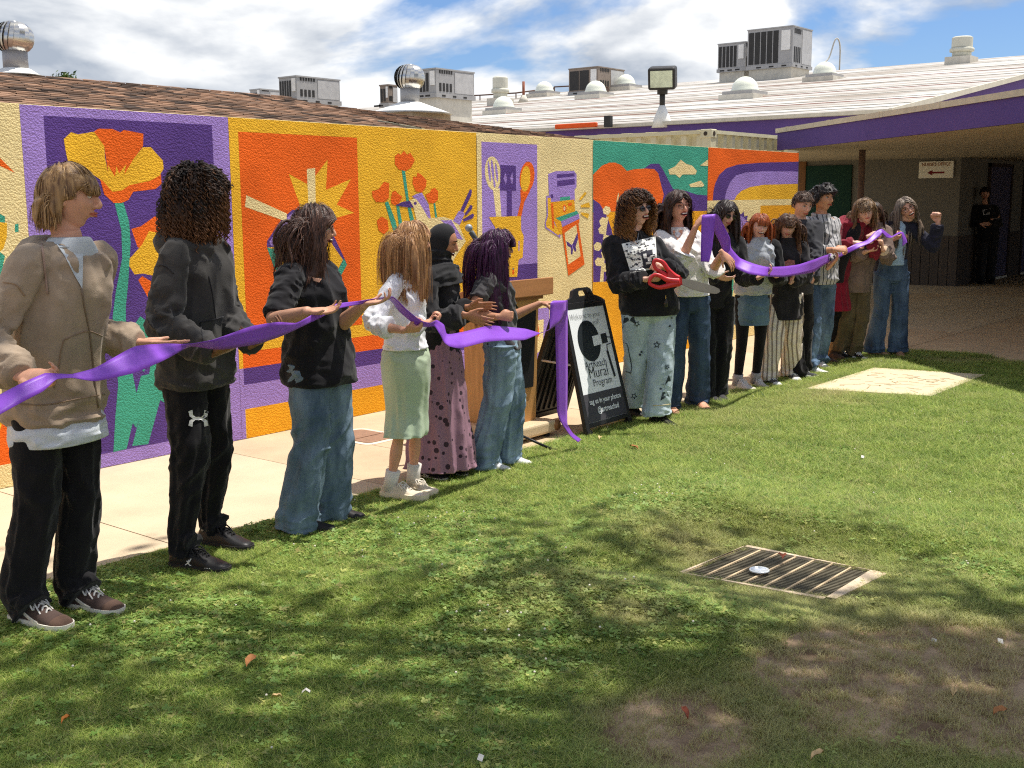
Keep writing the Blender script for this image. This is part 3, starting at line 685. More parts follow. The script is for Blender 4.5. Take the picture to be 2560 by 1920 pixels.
for i, x in enumerate((21.9, 22.6, 23.9, 24.5, 26.1, 27.8, 28.4, 30.6, 33.0, 35.1, 37.9)):
    mb = MB(); y1_ = 61
    mb.hexa([(x, EY + .05, zr(x) + .001), (x + .05, EY + .05, zr(x + .05) + .001), (x + .05, y1_, zr(x + .05) + .001), (x, y1_, zr(x) + .001), (x, EY + .05, zr(x) + .014), (x + .05, EY + .05, zr(x + .05) + .014), (x + .05, y1_, zr(x + .05) + .014), (x, y1_, zr(x) + .014)])
    mb.build('roof_seam', rust if i in (2, 5, 8) else grime, wroof)
def roofpt(px, py):
    n = np.array([-SL, 0, 1]); r = ray(px, py); d = EZ - SL * EX
    return CAMP + r * ((d - n @ CAMP) / (n @ r))
# walls under the walkway roof
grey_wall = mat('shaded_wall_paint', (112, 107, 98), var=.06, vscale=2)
wains = mat('brown_wainscot', (78, 70, 66), var=.12, vscale=4, stretch=(6, 6, .5))
green_m = mat('dark_green_board', (18, 52, 38), var=.12, vscale=4)
wood_trim = mat('wood_trim', (120, 82, 48), var=.16, vscale=5, stretch=(8, 8, .6))
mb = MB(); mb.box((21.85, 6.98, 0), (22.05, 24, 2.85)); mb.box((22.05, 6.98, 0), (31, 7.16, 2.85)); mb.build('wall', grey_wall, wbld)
for i in range(17):
    y = 6.95 + i * .17
    mb = MB(); mb.box((21.822, y + .006, 0), (21.85, y + .164, .93)); mb.build('wainscot_board', wains, wbld)
for i in range(8):
    x = 21.86 + i * .17
    mb = MB(); mb.box((x + .006, 6.955, 0), (x + .164, 6.98, .93)); mb.build('wainscot_board', wains, wbld)
for i in range(5):
    x = 25.13 + i * .155
    mb = MB(); mb.box((x + .006, 6.955, 0), (x + .149, 6.98, .93)); mb.build('wainscot_board', wains, wbld)
mb = MB(); mb.box((21.81, 9.05, .05), (21.85, 10.0, 2.28)); mb.build('green_panel', green_m, wbld)
mb = MB(); mb.box((21.79, 10.0, 0), (21.85, 10.14, 2.5)); mb.build('corner_trim', wood_trim, wbld)
door_m = mat('violet_grey_door', (78, 74, 98), var=.1, vscale=3, rough=.5)
frame_m = mat('dark_door_frame', (62, 50, 46), var=.1)
def door(x0, x1, lbl):
    mb = MB(); mb.box((x0 - .07, 6.93, 0), (x0, 6.98, 2.3)); mb.box((x1, 6.93, 0), (x1 + .07, 6.98, 2.3)); mb.box((x0 - .07, 6.93, 2.23), (x1 + .07, 6.979, 2.3))
    d = tag(MB().box((x0, 6.95, .05), (x1, 6.975, 2.23)).build('door', door_m, wbld), lbl)
    mb.build('door_frame', frame_m, d); MB().box((x0, 6.92, 0), (x1, 6.975, .045)).build('threshold', grime, d)
    V, F = ball((x0 + .09, 6.91, 1.0), .03, 8, 5); obj('handle', V, F, grey_metal, d, True)
door(23.55, 24.95, 'door beside the standing man'); door(25.98, 27.3, 'door nearest the right edge')
# NURSE'S OFFICE sign on the wall
ns = thing('office_sign', "white NURSE'S OFFICE sign with left-pointing arrow on the shaded wall", 'sign', (21.83, 7.42, 2.15))
o = MB().box((21.80, 7.10, 2.0), (21.835, 7.74, 2.31)).build('board', mat('sign_white', (238, 232, 216), var=.05), ns); bevel(o, .012)
V, F = text_mesh("NURSE'S OFFICE", .085, .002, sx=.86)
obj('lettering', [(21.797, 7.42 - x, 2.225 + y) for x, y, z in V], F, mat('sign_brown_ink', (150, 100, 66), var=.05), ns)
ar = [(-.16, 0), (-.06, .048), (-.06, .016), (.16, .016), (.16, -.016), (-.06, -.016), (-.06, -.048)]
obj('arrow', [(21.797, 7.42 - x, 2.10 + z) for x, z in ar], [list(range(7))[::-1]], mat('sign_maroon_ink', (120, 30, 34), var=.05), ns)

# walkway canopy
cA = np.array([15.94, 7.78]); cB = np.array([11.79, 3.2]); cd = (cB - cA) / np.linalg.norm(cB - cA); cC = cA + cd * 20
can = thing('walkway_canopy', 'flat walkway roof with purple fascia and pale soffit over the people at right', 'canopy', (18, 4, 0))
foot = [tuple(cA), tuple(cC), (33, float(cC[1])), (33, 10.5), (21.6, 10.5), (16.9, 7.86)]
off = lambda P, q: [tuple(np.array(p)) for p in P]
Z0, Z1 = 2.35, 2.60
soffit_m = mat('soffit_paint', (186, 174, 150), var=.05, vscale=1.5, rough=.8)
cn = np.array([-cd[1], cd[0]])
inner = [tuple(cA + cn * .05), tuple(cC + cn * .05)] + foot[2:]
V, F = prism(inner[::-1] if False else inner, Z0 + .02, Z1); obj('soffit_slab', V, F, soffit_m, can)
ee = cA - cd * 0
V, F = [], []
q = [cA - cd * .0, cC, cC + cn * .045, cA + cn * .045]
mb = MB(); mb.hexa([(p[0], p[1], Z0 - .0) for p in q] + [(p[0], p[1], Z1 + .0) for p in q]); mb.build('fascia_board', purple_trim, can)
L = np.linalg.norm(cC - cA); nseg = 6; sl = L / nseg
for i in range(nseg):
    p0, p1 = cA + cd * (sl * i + .004), cA + cd * (sl * (i + 1) - .004)
    if i == 0: p0 = cA - cd * .03
    q = [p0 - cn * .02, p1 - cn * .02, p1 + cn * .12, p0 + cn * .12]
    mb = MB(); mb.hexa([(p[0], p[1], Z1 + .001) for p in q] + [(p[0], p[1], Z1 + .066) for p in q]); mb.build('flashing', flash, can)
for s_ in (.35, 1.75, 3.2, 4.6, 6.2):
    p0 = cA + cd * s_; q = [p0 - cn * .024, p0 + cd * .05 - cn * .024, p0 + cd * .05 + cn * .1, p0 + cn * .1]
    MB().hexa([(p[0], p[1], Z1 + .0) for p in q] + [(p[0], p[1], Z1 + .071) for p in q]).build('flashing_clip', flash, can)
MB().box((30.9, -9, 0), (31.1, 6.98, 2.345)).build('sky_block_wall', grey_wall, can)  # unseen wall, added to cut the sky light reaching under the canopy
post_m = mat('post_paint', (120, 96, 84), var=.1)
V, F = tube([(17.2, 6.98, 0), (17.2, 6.98, Z0 + .02)], .05, 12); obj('post', V, F, post_m, can, True)

# cream shipping container behind the wall end
ctn = thing('shipping_container', 'cream corrugated shipping container peeking over the end of the wall', 'container', (15.5, 11, 0))
ctm = mat('container_cream', (222, 214, 180), var=.07, vscale=4, bump=.001)
X0c, X1c, Y0c, Y1c, ZT = 14.28, 16.72, 7.96, 14.1, 2.6
def corrug(p0, d, n, L, z0, z1, pitch=.25, dep=.08):
    V, F = [], []; s_ = 0; prof = []
    while s_ < L:
        for a_, b_ in ((0, 0), (.35, 0), (.5, dep), (.85, dep)):
            if s_ + a_ * pitch <= L: prof.append((s_ + a_ * pitch, b_))
        s_ += pitch
    prof.append((L, 0))
    for a_, b_ in prof:
        p = np.array(p0) + np.array(d) * a_ + np.array(n) * b_; V += [(p[0], p[1], z0), (p[0], p[1], z1)]
    for i in range(len(prof) - 1): F.append((2 * i, 2 * i + 2, 2 * i + 3, 2 * i + 1))
    return V, F
V, F = corrug((X0c + .16, Y0c + .03), (1, 0), (0, 1), 2.12, .15, ZT - .055); obj('end_panel', V, F, ctm, ctn)
V, F = corrug((X0c + .03, Y0c + .16), (0, 1), (1, 0), 5.8, .15, ZT - .055); obj('side_panel', V, F, ctm, ctn)
MB().box((X0c + .12, Y0c + .12, .1), (X1c - .03, Y1c, ZT - .03)).build('box_core', ctm, ctn)
V, F = corrug((X0c + .05, Y0c + .1), (0, 1), (1, 0), 5.9, ZT - .03, ZT - .002, pitch=.42, dep=.06); obj('roof_ribs', V, F, ctm, ctn)
MB().box((X0c + .16, Y0c, ZT - .062), (X1c - .16, Y0c + .06, ZT - .012)).build('top_rail', ctm, ctn)
MB().box((X0c, Y0c + .18, ZT - .062), (X0c + .06, Y1c, ZT - .012)).build('top_rail', ctm, ctn)
hole_m = mat('casting_hole', (70, 60, 50))
for x_ in (X0c, X1c - .16):
    MB().box((x_ + .01, Y0c + .01, 0), (x_ + .15, Y0c + .15, ZT - .12)).build('corner_post', ctm, ctn)
    cc = MB().box((x_, Y0c, ZT - .12), (x_ + .16, Y0c + .175, ZT)).build('corner_casting', ctm, ctn); bevel(cc, .01)
    V, F = lathe([(.035, 0), (.035, .004)], (x_ + .08, Y0c - .001, ZT - .06), 12, (0, -1, 0)); obj('casting_hole', V, F, hole_m, cc)
    V, F = lathe([(.03, 0), (.03, .004)], (x_ - .001, Y0c + .09, ZT - .06), 12, (-1, 0, 0)); obj('casting_hole', V, F, hole_m, cc)

# ================================================================== ROOF EQUIPMENT
def ac_unit(P, s, wy, wxx, h, lbl, curb=.0, tone=None, grilles=5, loose=True):
    """P: near lower corner; the grille face looks to -X, the access face to -Y"""
    x, y, z = P; t_ = thing('rooftop_ac_unit', lbl, 'air conditioner', (x, y, z - curb), 'air conditioners on the roofs')
    m = tone or grey_metal
    if curb: MB().box((x + .05, y + .05, z - curb - .5), (x + wxx - .05, y + wy - .05, z)).build('roof_curb', grime, t_)
    rail = MB().box((x - .03, y - .03, z), (x + wxx + .03, y + wy + .03, z + .12 * s)).build('base_rail', grey_metal, t_)
    for i in range(3):
        MB().box((x + .2 + i * wxx * .28, y - .035, z + .03 * s), (x + .2 + i * wxx * .28 + .14, y - .029, z + .08 * s)).build('fork_slot', dark_metal, rail)
        MB().box((x - .035, y + .2 + i * wy * .28, z + .03 * s), (x - .029, y + .2 + i * wy * .28 + .18, z + .08 * s)).build('fork_slot', dark_metal, rail)
    zb = z + .121 * s
    bd = MB().box((x, y, zb), (x + wxx, y + wy, z + h - .04)).build('cabinet', m, t_)
    MB().box((x - .02, y - .02, z + h - .039), (x + wxx + .02, y + wy + .02, z + h)).build('top_cover', m, t_)
    gw = wy * .68 / grilles
    for i in range(grilles):
        g0 = y + wy * .30 + i * gw
        MB().box((x - .012, g0 + .02, zb + .05), (x - .001, g0 + gw - .02, z + h - .12)).build('coil_grille', dark_metal, t_)
    MB().box((x - .03, y + wy * .05, z + h * .42), (x - .001, y + wy * .24, z + h * .9)).build('service_box', mat('enamel_white', (232, 230, 226)), t_)
    MB().box((x + wxx * .48, y - .012, zb + .03), (x + wxx * .97, y - .001, z + h - .08)).build('access_panel', mat('pale_metal', (188, 186, 184), rough=.5, metal=.2), t_)
    for i in range(4):
        MB().box((x + wxx * (.08 + .09 * i), y - .01, zb + .05), (x + wxx * (.13 + .09 * i), y - .001, z + h * .5)).build('louvre', dark_metal, t_)
    for i in range(6):
        MB().box((x + wxx * (.08 + .06 * i), y - .01, z + h * .82), (x + wxx * (.115 + .06 * i), y - .001, z + h * .94)).build('louvre', dark_metal, t_)
    return t_
def scale_at(P): return F_PX / float((np.asarray(P) - CAMP) @ cF)
P = roofpt(1979, 195); s_ = scale_at(P)
ac_unit((P[0], P[1], P[2] + .38), 1, 1.55 * 80 / s_, 1.40 * 80 / s_, 100 / s_, 'large grey air conditioner on a dirty white curb, highest on the white roof', curb=.38)
P2 = P + np.array([.6, 2.1, .45]); ac_unit(P2, 1, 1.1, 1.2, 1.02, 'grey air conditioner half hidden left of the largest unit', curb=.5)
P = roofpt(1495, 233); s_ = scale_at(P)
ac_unit(P, 1, 70 / s_ / .778, 74 / s_ / .628, 66 / s_, 'brownish air conditioner beyond the dome skylights in the middle of the roof', tone=mat('brown_grey_metal', (142, 128, 116), rough=.6, var=.12), grilles=2, curb=.3)
def far_unit(px0, pxc, px1, pyt, pyb, D, lbl, **k):
    r = ray(pxc, pyb); P = CAMP + r * (D / (r @ cF)); s_ = F_PX / D
    return ac_unit(P, 1, (pxc - px0) / s_ / .778, (px1 - pxc) / s_ / .628, (pyb - pyt) / s_, lbl, curb=.6, **k)
far_unit(691, 743, 834, 190, 256, 31, 'grey air conditioner left of the middle with white service box, behind brown shingles')
far_unit(621, 652, 692, 222, 258, 36, 'low pale air conditioner just peeking over the brown roof, farthest left of its kind', grilles=3)
far_unit(1028, 1091, 1182, 171, 243, 31, 'grey air conditioner standing behind the silver turbine vent')
far_unit(949, 972, 992, 212, 268, 33, 'brownish air conditioner hidden partly by the silver turbine vent', grilles=2, tone=mat('brown_grey_metal', (142, 128, 116)))
wp = thing('white_conduit', 'thin white looped conduit beside the largest air conditioner', 'pipe', roofpt(2060, 165))
Pc = roofpt(2085, 165); V, F = tube(spline([Pc + np.array([-.5, .2, .1]), Pc + np.array([-.25, .1, .35]), Pc + np.array([-.02, 0, 1.0]), Pc + np.array([.1, -.1, 1.05]), Pc + np.array([.2, -.15, .7]), Pc + np.array([.2, -.15, -.2])], 18), .03, 6); obj('pipe', V, F, grime, wp, True)
dome_m = mat('skylight_acrylic', (236, 238, 220), rough=.25, var=.05, spec=.5)
def skylight(px, py, wpx, lbl):
    P = roofpt(px, py); r = wpx / 2 / scale_at(P)
    t_ = thing('dome_skylight', lbl, 'skylight', P, 'dome skylights on the white roof')
    x, y, z = P
    MB().box((x - r * 1.45, y - r * 1.45, z - .3), (x + r * 1.45, y + r * 1.45, z + .02 + r * .15)).build('curb', grime, t_)
    MB().box((x - r * 1.25, y - r * 1.25, z + .021 + r * .15), (x + r * 1.25, y + r * 1.25, z + .03 + r * .38)).build('frame', grey_metal, t_)
    prof = [(r * 1.08, 0), (r * 1.06, r * .12)] + [(r * math.cos(a_), r * .12 + r * 1.0 * math.sin(a_)) for a_ in np.linspace(.1, 1.5, 9)]
    V, F = lathe(prof, (x, y, z + .03 + r * .38), 24); obj('dome', V, F, dome_m, t_, True)
for a_ in ((1259, 283, 52, 'white dome skylight lowest on the roof, in front of the pale vent stack'), (1361, 240, 45, 'white dome skylight second from left along the roof'), (1489, 244, 52, 'white dome skylight in front of the brownish air conditioner'),
           (1564, 224, 47, 'white dome skylight right of the brownish air conditioner'), (1862, 245, 66, 'yellowed dome skylight below the largest air conditioner'), (2061, 200, 56, 'yellowed dome skylight right of the largest air conditioner')):
    skylight(*a_)
pale = mat('pale_grey_paint', (206, 204, 188), var=.08, rough=.6)
def vent_stack(P, w, h, lbl):
    r = w / 2; t_ = thing('vent_stack', lbl, 'roof vent', P)
    x, y, z = P
    MB().box((x - r * 1.2, y - r * 1.2, z - .3), (x + r * 1.2, y + r * 1.2, z + h * .22)).build('curb', grime, t_)
    V, F = lathe([(r * .88, 0), (r * .88, h * .25)], (x, y, z + h * .2), 24); obj('neck', V, F, pale, t_, True)
    V, F = lathe([(r * .9, 0), (r * 1.12, .02), (r * 1.12, h * .13), (r * .95, h * .17)], (x, y, z + h * .4), 24); obj('band', V, F, pale, t_, True)
    V, F = lathe([(r * .9, 0), (r * .96, .01), (r * .96, h * .36), (r * .8, h * .40), (.001, h * .41)], (x, y, z + h * .57), 24); obj('cap', V, F, pale, t_, False)
P = roofpt(1251, 262); s_ = scale_at(P); vent_stack(P, 40 / s_, 70 / s_, 'pale round vent stack behind the lowest dome skylight')
P = roofpt(2403, 158); s_ = scale_at(P); vent_stack(P, 52 / s_, 66 / s_, 'pale round vent stack alone at the right against blue sky')
P = roofpt(1682, 213); s_ = scale_at(P); t_ = thing('flue_pipe', 'thin white flue pipe with cone cap right of the floodlight', 'pipe', P)
V, F = lathe([(.16, 0), (.07, .18), (.07, .5)], P - [0, 0, .05], 14); obj('pipe', V, F, pale, t_, True)
V, F = lathe([(.14, 0), (.02, .1)], P + [0, 0, .47], 14); obj('cap', V, F, pale, t_, True)
# conduit runs on the roof
pipe_m = mat('rusty_pipe', (96, 72, 60), var=.2)
for i, pts in enumerate(([(1140, 245), (1200, 243), (1290, 238), (1385, 225)], [(1386, 222), (1450, 219), (1520, 226)])):
    Q = [roofpt(p[0], p[1] + 8) + np.array([0, 0, .22]) for p in pts]
    t_ = thing('roof_conduit', 'thin brown conduit on stands across the roof, ' + ('left run' if i == 0 else 'run beside the brownish unit'), 'pipe', Q[0])
    V, F = tube(Q, .03, 6); obj('pipe', V, F, pipe_m, t_, True)
    for q in Q: V, F = tube([q - [0, 0, .6], q], .025, 6); obj('stand', V, F, pipe_m, t_)
P = roofpt(1309, 255); t_ = thing('roof_stub_pipe', 'short rusty pipe in a white cone flashing near the dome skylights', 'pipe', P)
V, F = tube([P, P + [0, 0, .75]], .05, 8); obj('pipe', V, F, mat('rust', (150, 92, 70)), t_, True); V, F = lathe([(.26, -.1), (.08, .25)], P, 12); obj('flashing', V, F, grime, t_, True)
# turbine vents
chrome = mat('galvanised_metal', (214, 210, 202), rough=.22, var=.05, metal=.9)
def turbine(P, r, lbl, base_w, base_h, base_m, curb):
    x, y, z = P; t_ = thing('turbine_vent', lbl, 'roof vent', (x, y, z - curb), 'turbine vents')
    MB().box((x - base_w, y - base_w, z - curb - .35), (x + base_w, y + base_w, z - base_h - .001)).build('curb', mat('tan_curb', (196, 176, 148)), t_)
    V = [(x - base_w * 1.12, y - base_w * 1.12, z - base_h), (x + base_w * 1.12, y - base_w * 1.12, z - base_h), (x + base_w * 1.12, y + base_w * 1.12, z - base_h), (x - base_w * 1.12, y + base_w * 1.12, z - base_h)]
    V2, F2 = lathe([(base_w * 1.5, -base_h), (base_w * 1.2, -base_h * .72), (r * .7, 0)], (x, y, z), 20)
    obj('pyramid_base', V2, F2, base_m, t_, True)
    V, F = lathe([(r * .62, -.01), (r * .62, r * .9)], (x, y, z), 20); obj('neck', V, F, grey_metal, t_, True)
    cz = z + r * 1.55
    V, F = ball((x, y, cz), (r * .88, r * .88, r * .74), 20, 10); obj('hub', V, F, dark_metal, t_, True)
    for i in range(22):
        a0 = 2 * math.pi * i / 22; V, F = [], []
        for j, ph in enumerate(np.linspace(-1.15, 1.25, 9)):
            for w_ in (0, 1):
                a1 = a0 + (.30 if w_ else 0) + .35 * math.sin((ph + 1.2) * .5); rr = r * (1.0 if w_ else .93) * max(.12, math.cos(ph) ** .75)
                V.append((x + rr * math.cos(a1), y + rr * math.sin(a1), cz + r * .82 * math.sin(ph)))
        for j in range(8): F.append((2 * j, 2 * j + 1, 2 * j + 3, 2 * j + 2))
        obj('fin', V, F, chrome, t_, True)
    V, F = lathe([(r * .34, 0), (r * .3, r * .05), (.001, r * .1)], (x, y, cz + r * .76), 16); obj('crown_cap', V, F, chrome, t_, True)
P = W(40, 172, 8.45); turbine(P, .145, 'silver turbine vent on a white base at the left end of the brown roof', .13, .05, mat('white_enamel', (236, 234, 228)), .13)
P = W(1025, 256, 9.7); turbine(P, .185, 'silver turbine vent on a broad white cone in front of a grey air conditioner', .34, .14, mat('white_enamel', (236, 234, 228)), .30)
# floodlight on the white roof eave
P = roofpt(1655, 305); s_ = scale_at(P); fl = thing('floodlight', 'black framed floodlight on a short pole at the white roof edge', 'floodlight', P)
h_ = 78 / s_
V, F = lathe([(.22, -.12), (.17, .08), (.06, .34)], P, 18); obj('flashing_cone', V, F, mat('white_enamel', (236, 234, 228)), fl, True)
V, F = tube([P + [0, 0, .25], P + [0, 0, h_ * 1.0]], .06, 10); obj('pole', V, F, dark_metal, fl, True)
V, F = lathe([(.11, 0), (.11, .16)], P + [0, 0, h_ * .86], 12); obj('knuckle', V, F, dark_metal, fl, True)
hc = P + np.array([0, 0, h_ * 1.0 + 29 / s_]); fdir = unit((-.90, -.40, -.22)); rt = unit(np.cross(fdir, (0, 0, 1))); up_ = np.cross(rt, fdir)
hw, hh = 34 / s_, 27 / s_
o = obj('housing', obox(hc, rt * hw, -fdir * .2, up_ * hh), BOXF, dark_metal, fl); bevel(o, .05, 3)
obj('lens', obox(hc + fdir * .205, rt * hw * .80, fdir * .006, up_ * hh * .74), BOXF, mat('lamp_glass', (214, 222, 196), rough=.15, var=.2, vscale=9, spec=.6), fl)
# orange tool left on the eave
P = roofpt(1440, 320); tl = thing('orange_level', 'small orange tool lying on the edge of the white roof', 'tool', P)
o = obj('body', obox(P + [0, 0, .05], np.array([0, -.55, 0]), np.array([.05, 0, 0]), np.array([0, 0, .05])), BOXF, mat('tool_orange', (238, 96, 40)), tl); bevel(o, .02)
obj('clamp', obox(P + np.array([0, -.85, .1]), np.array([0, .08, 0]), np.array([.05, 0, 0]), np.array([0, 0, .12])), BOXF, dark_metal, tl)
# ================================================================== PEOPLE: BUILDERS
def rotm(heading, pitch=0, roll=0):
    """columns: forward, left, up. pitch > 0 looks up; roll > 0 tips the crown to the person's left"""
    h, p, r = rad(heading), rad(pitch), rad(roll)
    f = np.array([math.cos(h) * math.cos(p), math.sin(h) * math.cos(p), math.sin(p)])
    l = np.array([-math.sin(h), math.cos(h), 0.]); u = np.cross(f, l)
    l2 = l * math.cos(r) - u * math.sin(r); u2 = l * math.sin(r) + u * math.cos(r)
    return np.stack([f, l2, u2], 1)
def smooth01(x): x = np.clip(x, 0, 1); return x * x * (3 - 2 * x)
def head_shell(s=1.0, jaw=1.0, smile=0.0):
    """front = +x, left = +y, up = +z; about .235 m tall at s = 1"""
    V, F = ball((0, 0, 0), (1, 1, 1), 56, 40); x, y, z = V[:, 0].copy(), V[:, 1].copy(), V[:, 2].copy()
    X, Y, Z = x * .098, y * .077, z * .118
    lo = np.clip(-z, 0, 1)
    Y *= (1 - .20 * smooth01(lo * 1.1)) * (1 - .30 * smooth01(lo * 1.2) * smooth01((x - .35) * 1.8))
    X = np.where(x < 0, X * (1.06 - .38 * smooth01(lo * 1.25)), X * (1 - .04 * smooth01(lo)))
    X = np.where((x > 0), X * (1 - .05 * (1 - np.abs(y)) * (x > .6)), X)
    Z = np.where((x < -.1) & (z < 0), Z * .82, Z)
    face = smooth01((x - .25) * 2)
    g = lambda cy, cz, sy, sz: np.exp(-(((np.abs(Y) - cy) / sy) ** 2 + ((Z - cz) / sz) ** 2)) * face
    X = X - .013 * g(.031, .008, .016, .012) + .005 * g(.028, .030, .022, .008) + .005 * g(.040, -.025, .018, .016) + .004 * g(0, .06, .05, .03)
    X = X + .007 * g(0, -.100, .02, .014) - .005 * g(0, -.076, .02, .008) + .005 * g(0, -.056, .024, .012) - .004 * g(.052, -.06, .016, .025)
    if smile: X = X + smile * .004 * g(.038, -.035, .016, .013)
    return np.stack([X, Y, Z], 1) * s, F
def head_extras(s=1.0):
    P = []
    br = spline([(.086, 0, .028), (.096, 0, .010), (.108, 0, -.012), (.112, 0, -.024), (.100, 0, -.034)], 9)
    P.append(tube(br * s, np.array([.006, .007, .0085, .010, .011, .0125, .013, .012, .006]) * s, 10, rb=np.array([.006, .007, .008, .009, .0095, .010, .010, .009, .004]) * s, ref=(0, 1, 0)))
    for sg in (-1, 1):
        P.append(ball((.097 * s, sg * .0115 * s, -.029 * s), (.010 * s, .007 * s, .007 * s), 8, 6))
        M = rotm(90 + sg * 14, 0, 0)
        P.append(ball((-.012 * s, sg * .079 * s, -.006 * s), (.020 * s, .0085 * s, .032 * s), 12, 8, M=np.array([[.95, .25 * sg, -.12], [-.25 * sg, .95, 0], [.12, 0, 1]])))
    P.append(ball((.088 * s, 0, -.051 * s), (.013 * s, .021 * s, .006 * s), 10, 6)); P.append(ball((.086 * s, 0, -.061 * s), (.012 * s, .018 * s, .006 * s), 10, 6))
    return P
def xf(P, M, c): return np.asarray(P) @ np.asarray(M).T + np.asarray(c)

def hand_parts(w, d, pn, side, pose='relax', s=1.0):
    """w wrist, d direction wrist->knuckles, pn direction the palm faces, side +1 left hand / -1 right hand"""
    d = unit(d); pn = unit(np.asarray(pn, float) - d * (np.dot(pn, d))); ac = np.cross(d, pn) * side * -1.0
    # ac points to the thumb side
    P = []; w = np.asarray(w, float)
    at_ = lambda a, b, c: w + (d * a + ac * b + pn * c) * s
    P.append(tube([at_(-.03, 0, 0), at_(.0, 0, 0), at_(.03, .003, 0), at_(.065, .002, 0), at_(.090, 0, .002)], np.array([.021, .023, .036, .042, .038]) * s, 12, rb=np.array([.019, .0165, .0155, .014, .010]) * s, ref=ac))
    curl = dict(relax=(14, 22, 18), flat=(2, 4, 4), grip=(58, 72, 46), fist=(82, 92, 62), hold=(28, 42, 30), pinch=(46, 52, 30), clap=(4, 8, 8), cup=(22, 38, 26))[pose]
    lens = ((.043, .026, .021), (.048, .030, .023), (.045, .028, .022), (.035, .021, .019)); bx = (.030, .010, -.0105, -.029)
    for i in range(4):
        b0 = at_(.078, bx[i] * .9, .0); b1 = at_(.093 - (.008 if i == 3 else 0), bx[i], .0); pts = [b0, b1]; a_ = 0; p = b1
        fan = (.10, .02, -.06, -.15)[i] * (1.0 if pose in ('flat', 'relax', 'clap') else .4)
        for k_ in range(3):
            a_ += rad(curl[k_] * (1 + .06 * i)); v = (d * math.cos(a_) + pn * math.sin(a_)) + ac * fan * math.cos(a_)
            p = p + unit(v) * lens[i][k_] * s; pts.append(p)
        rr = np.array([.0088, .0092, .0084, .0074, .0058]) * s * (.9 if i == 3 else 1)
        q = spline(np.c_[np.array(pts), rr], 11); P.append(tube(q[:, :3], np.maximum(q[:, 3], .004 * s), 8)); P.append(ball(pts[-1], rr[-1] * 1.02, 8, 5))
    th = dict(relax=(.6, .35), flat=(.75, .1), grip=(.25, .9), fist=(.1, 1.0), hold=(.55, .5), pinch=(.25, .85), clap=(.7, .15), cup=(.6, .4))[pose]
    t0, t1 = at_(.018, .026, .006), at_(.042, .043, .010)
    v1 = unit(d * .75 + ac * th[0] + pn * th[1]); t2 = t1 + v1 * .034 * s; v2 = unit(d * .85 + ac * (th[0] - .35) + pn * (th[1] + .15)); t3 = t2 + v2 * .028 * s
    rr = np.array([.013, .0125, .0105, .0082]) * s; q = spline(np.c_[np.array([t0, t1, t2, t3]), rr], 10); P.append(tube(q[:, :3], q[:, 3], 9)); P.append(ball(t3, rr[-1], 8, 5))
    return P
def ik(S, Wt, l1, l2, hint):
    v = Wt - S; D = np.linalg.norm(v)
    if D > (l1 + l2) * .995:
        k_ = D / ((l1 + l2) * .995); l1 *= k_; l2 *= k_
    a_ = (l1 * l1 - l2 * l2 + D * D) / (2 * D); h_ = math.sqrt(max(l1 * l1 - a_ * a_, 0)); u_ = v / D
    n_ = unit(np.asarray(hint, float) - u_ * np.dot(hint, u_)); return S + u_ * a_ + n_ * h_
def folds(amp, ft, fa, tw=0, seed=0, env=None, sharp=1.6):
    def f(t, th):
        n1_ = vnoise(t * ft + tw * np.sin(th + seed), fa * np.cos(th) + seed * 3.1, fa * np.sin(th) + seed * 1.7)
        n2_ = vnoise(t * ft * 2.3 + tw * np.cos(th), fa * 2 * np.cos(th) + seed * 5.3, fa * 2 * np.sin(th) + 9)
        r_ = (1 - np.abs(2 * n1_ - 1)) ** sharp + .45 * (1 - np.abs(2 * n2_ - 1)) ** sharp - .72
        return 2.2 * amp * r_ * (env(t) if env else 1)
    return f
def addf(*fs): return lambda t, th: sum(f(t, th) for f in fs)

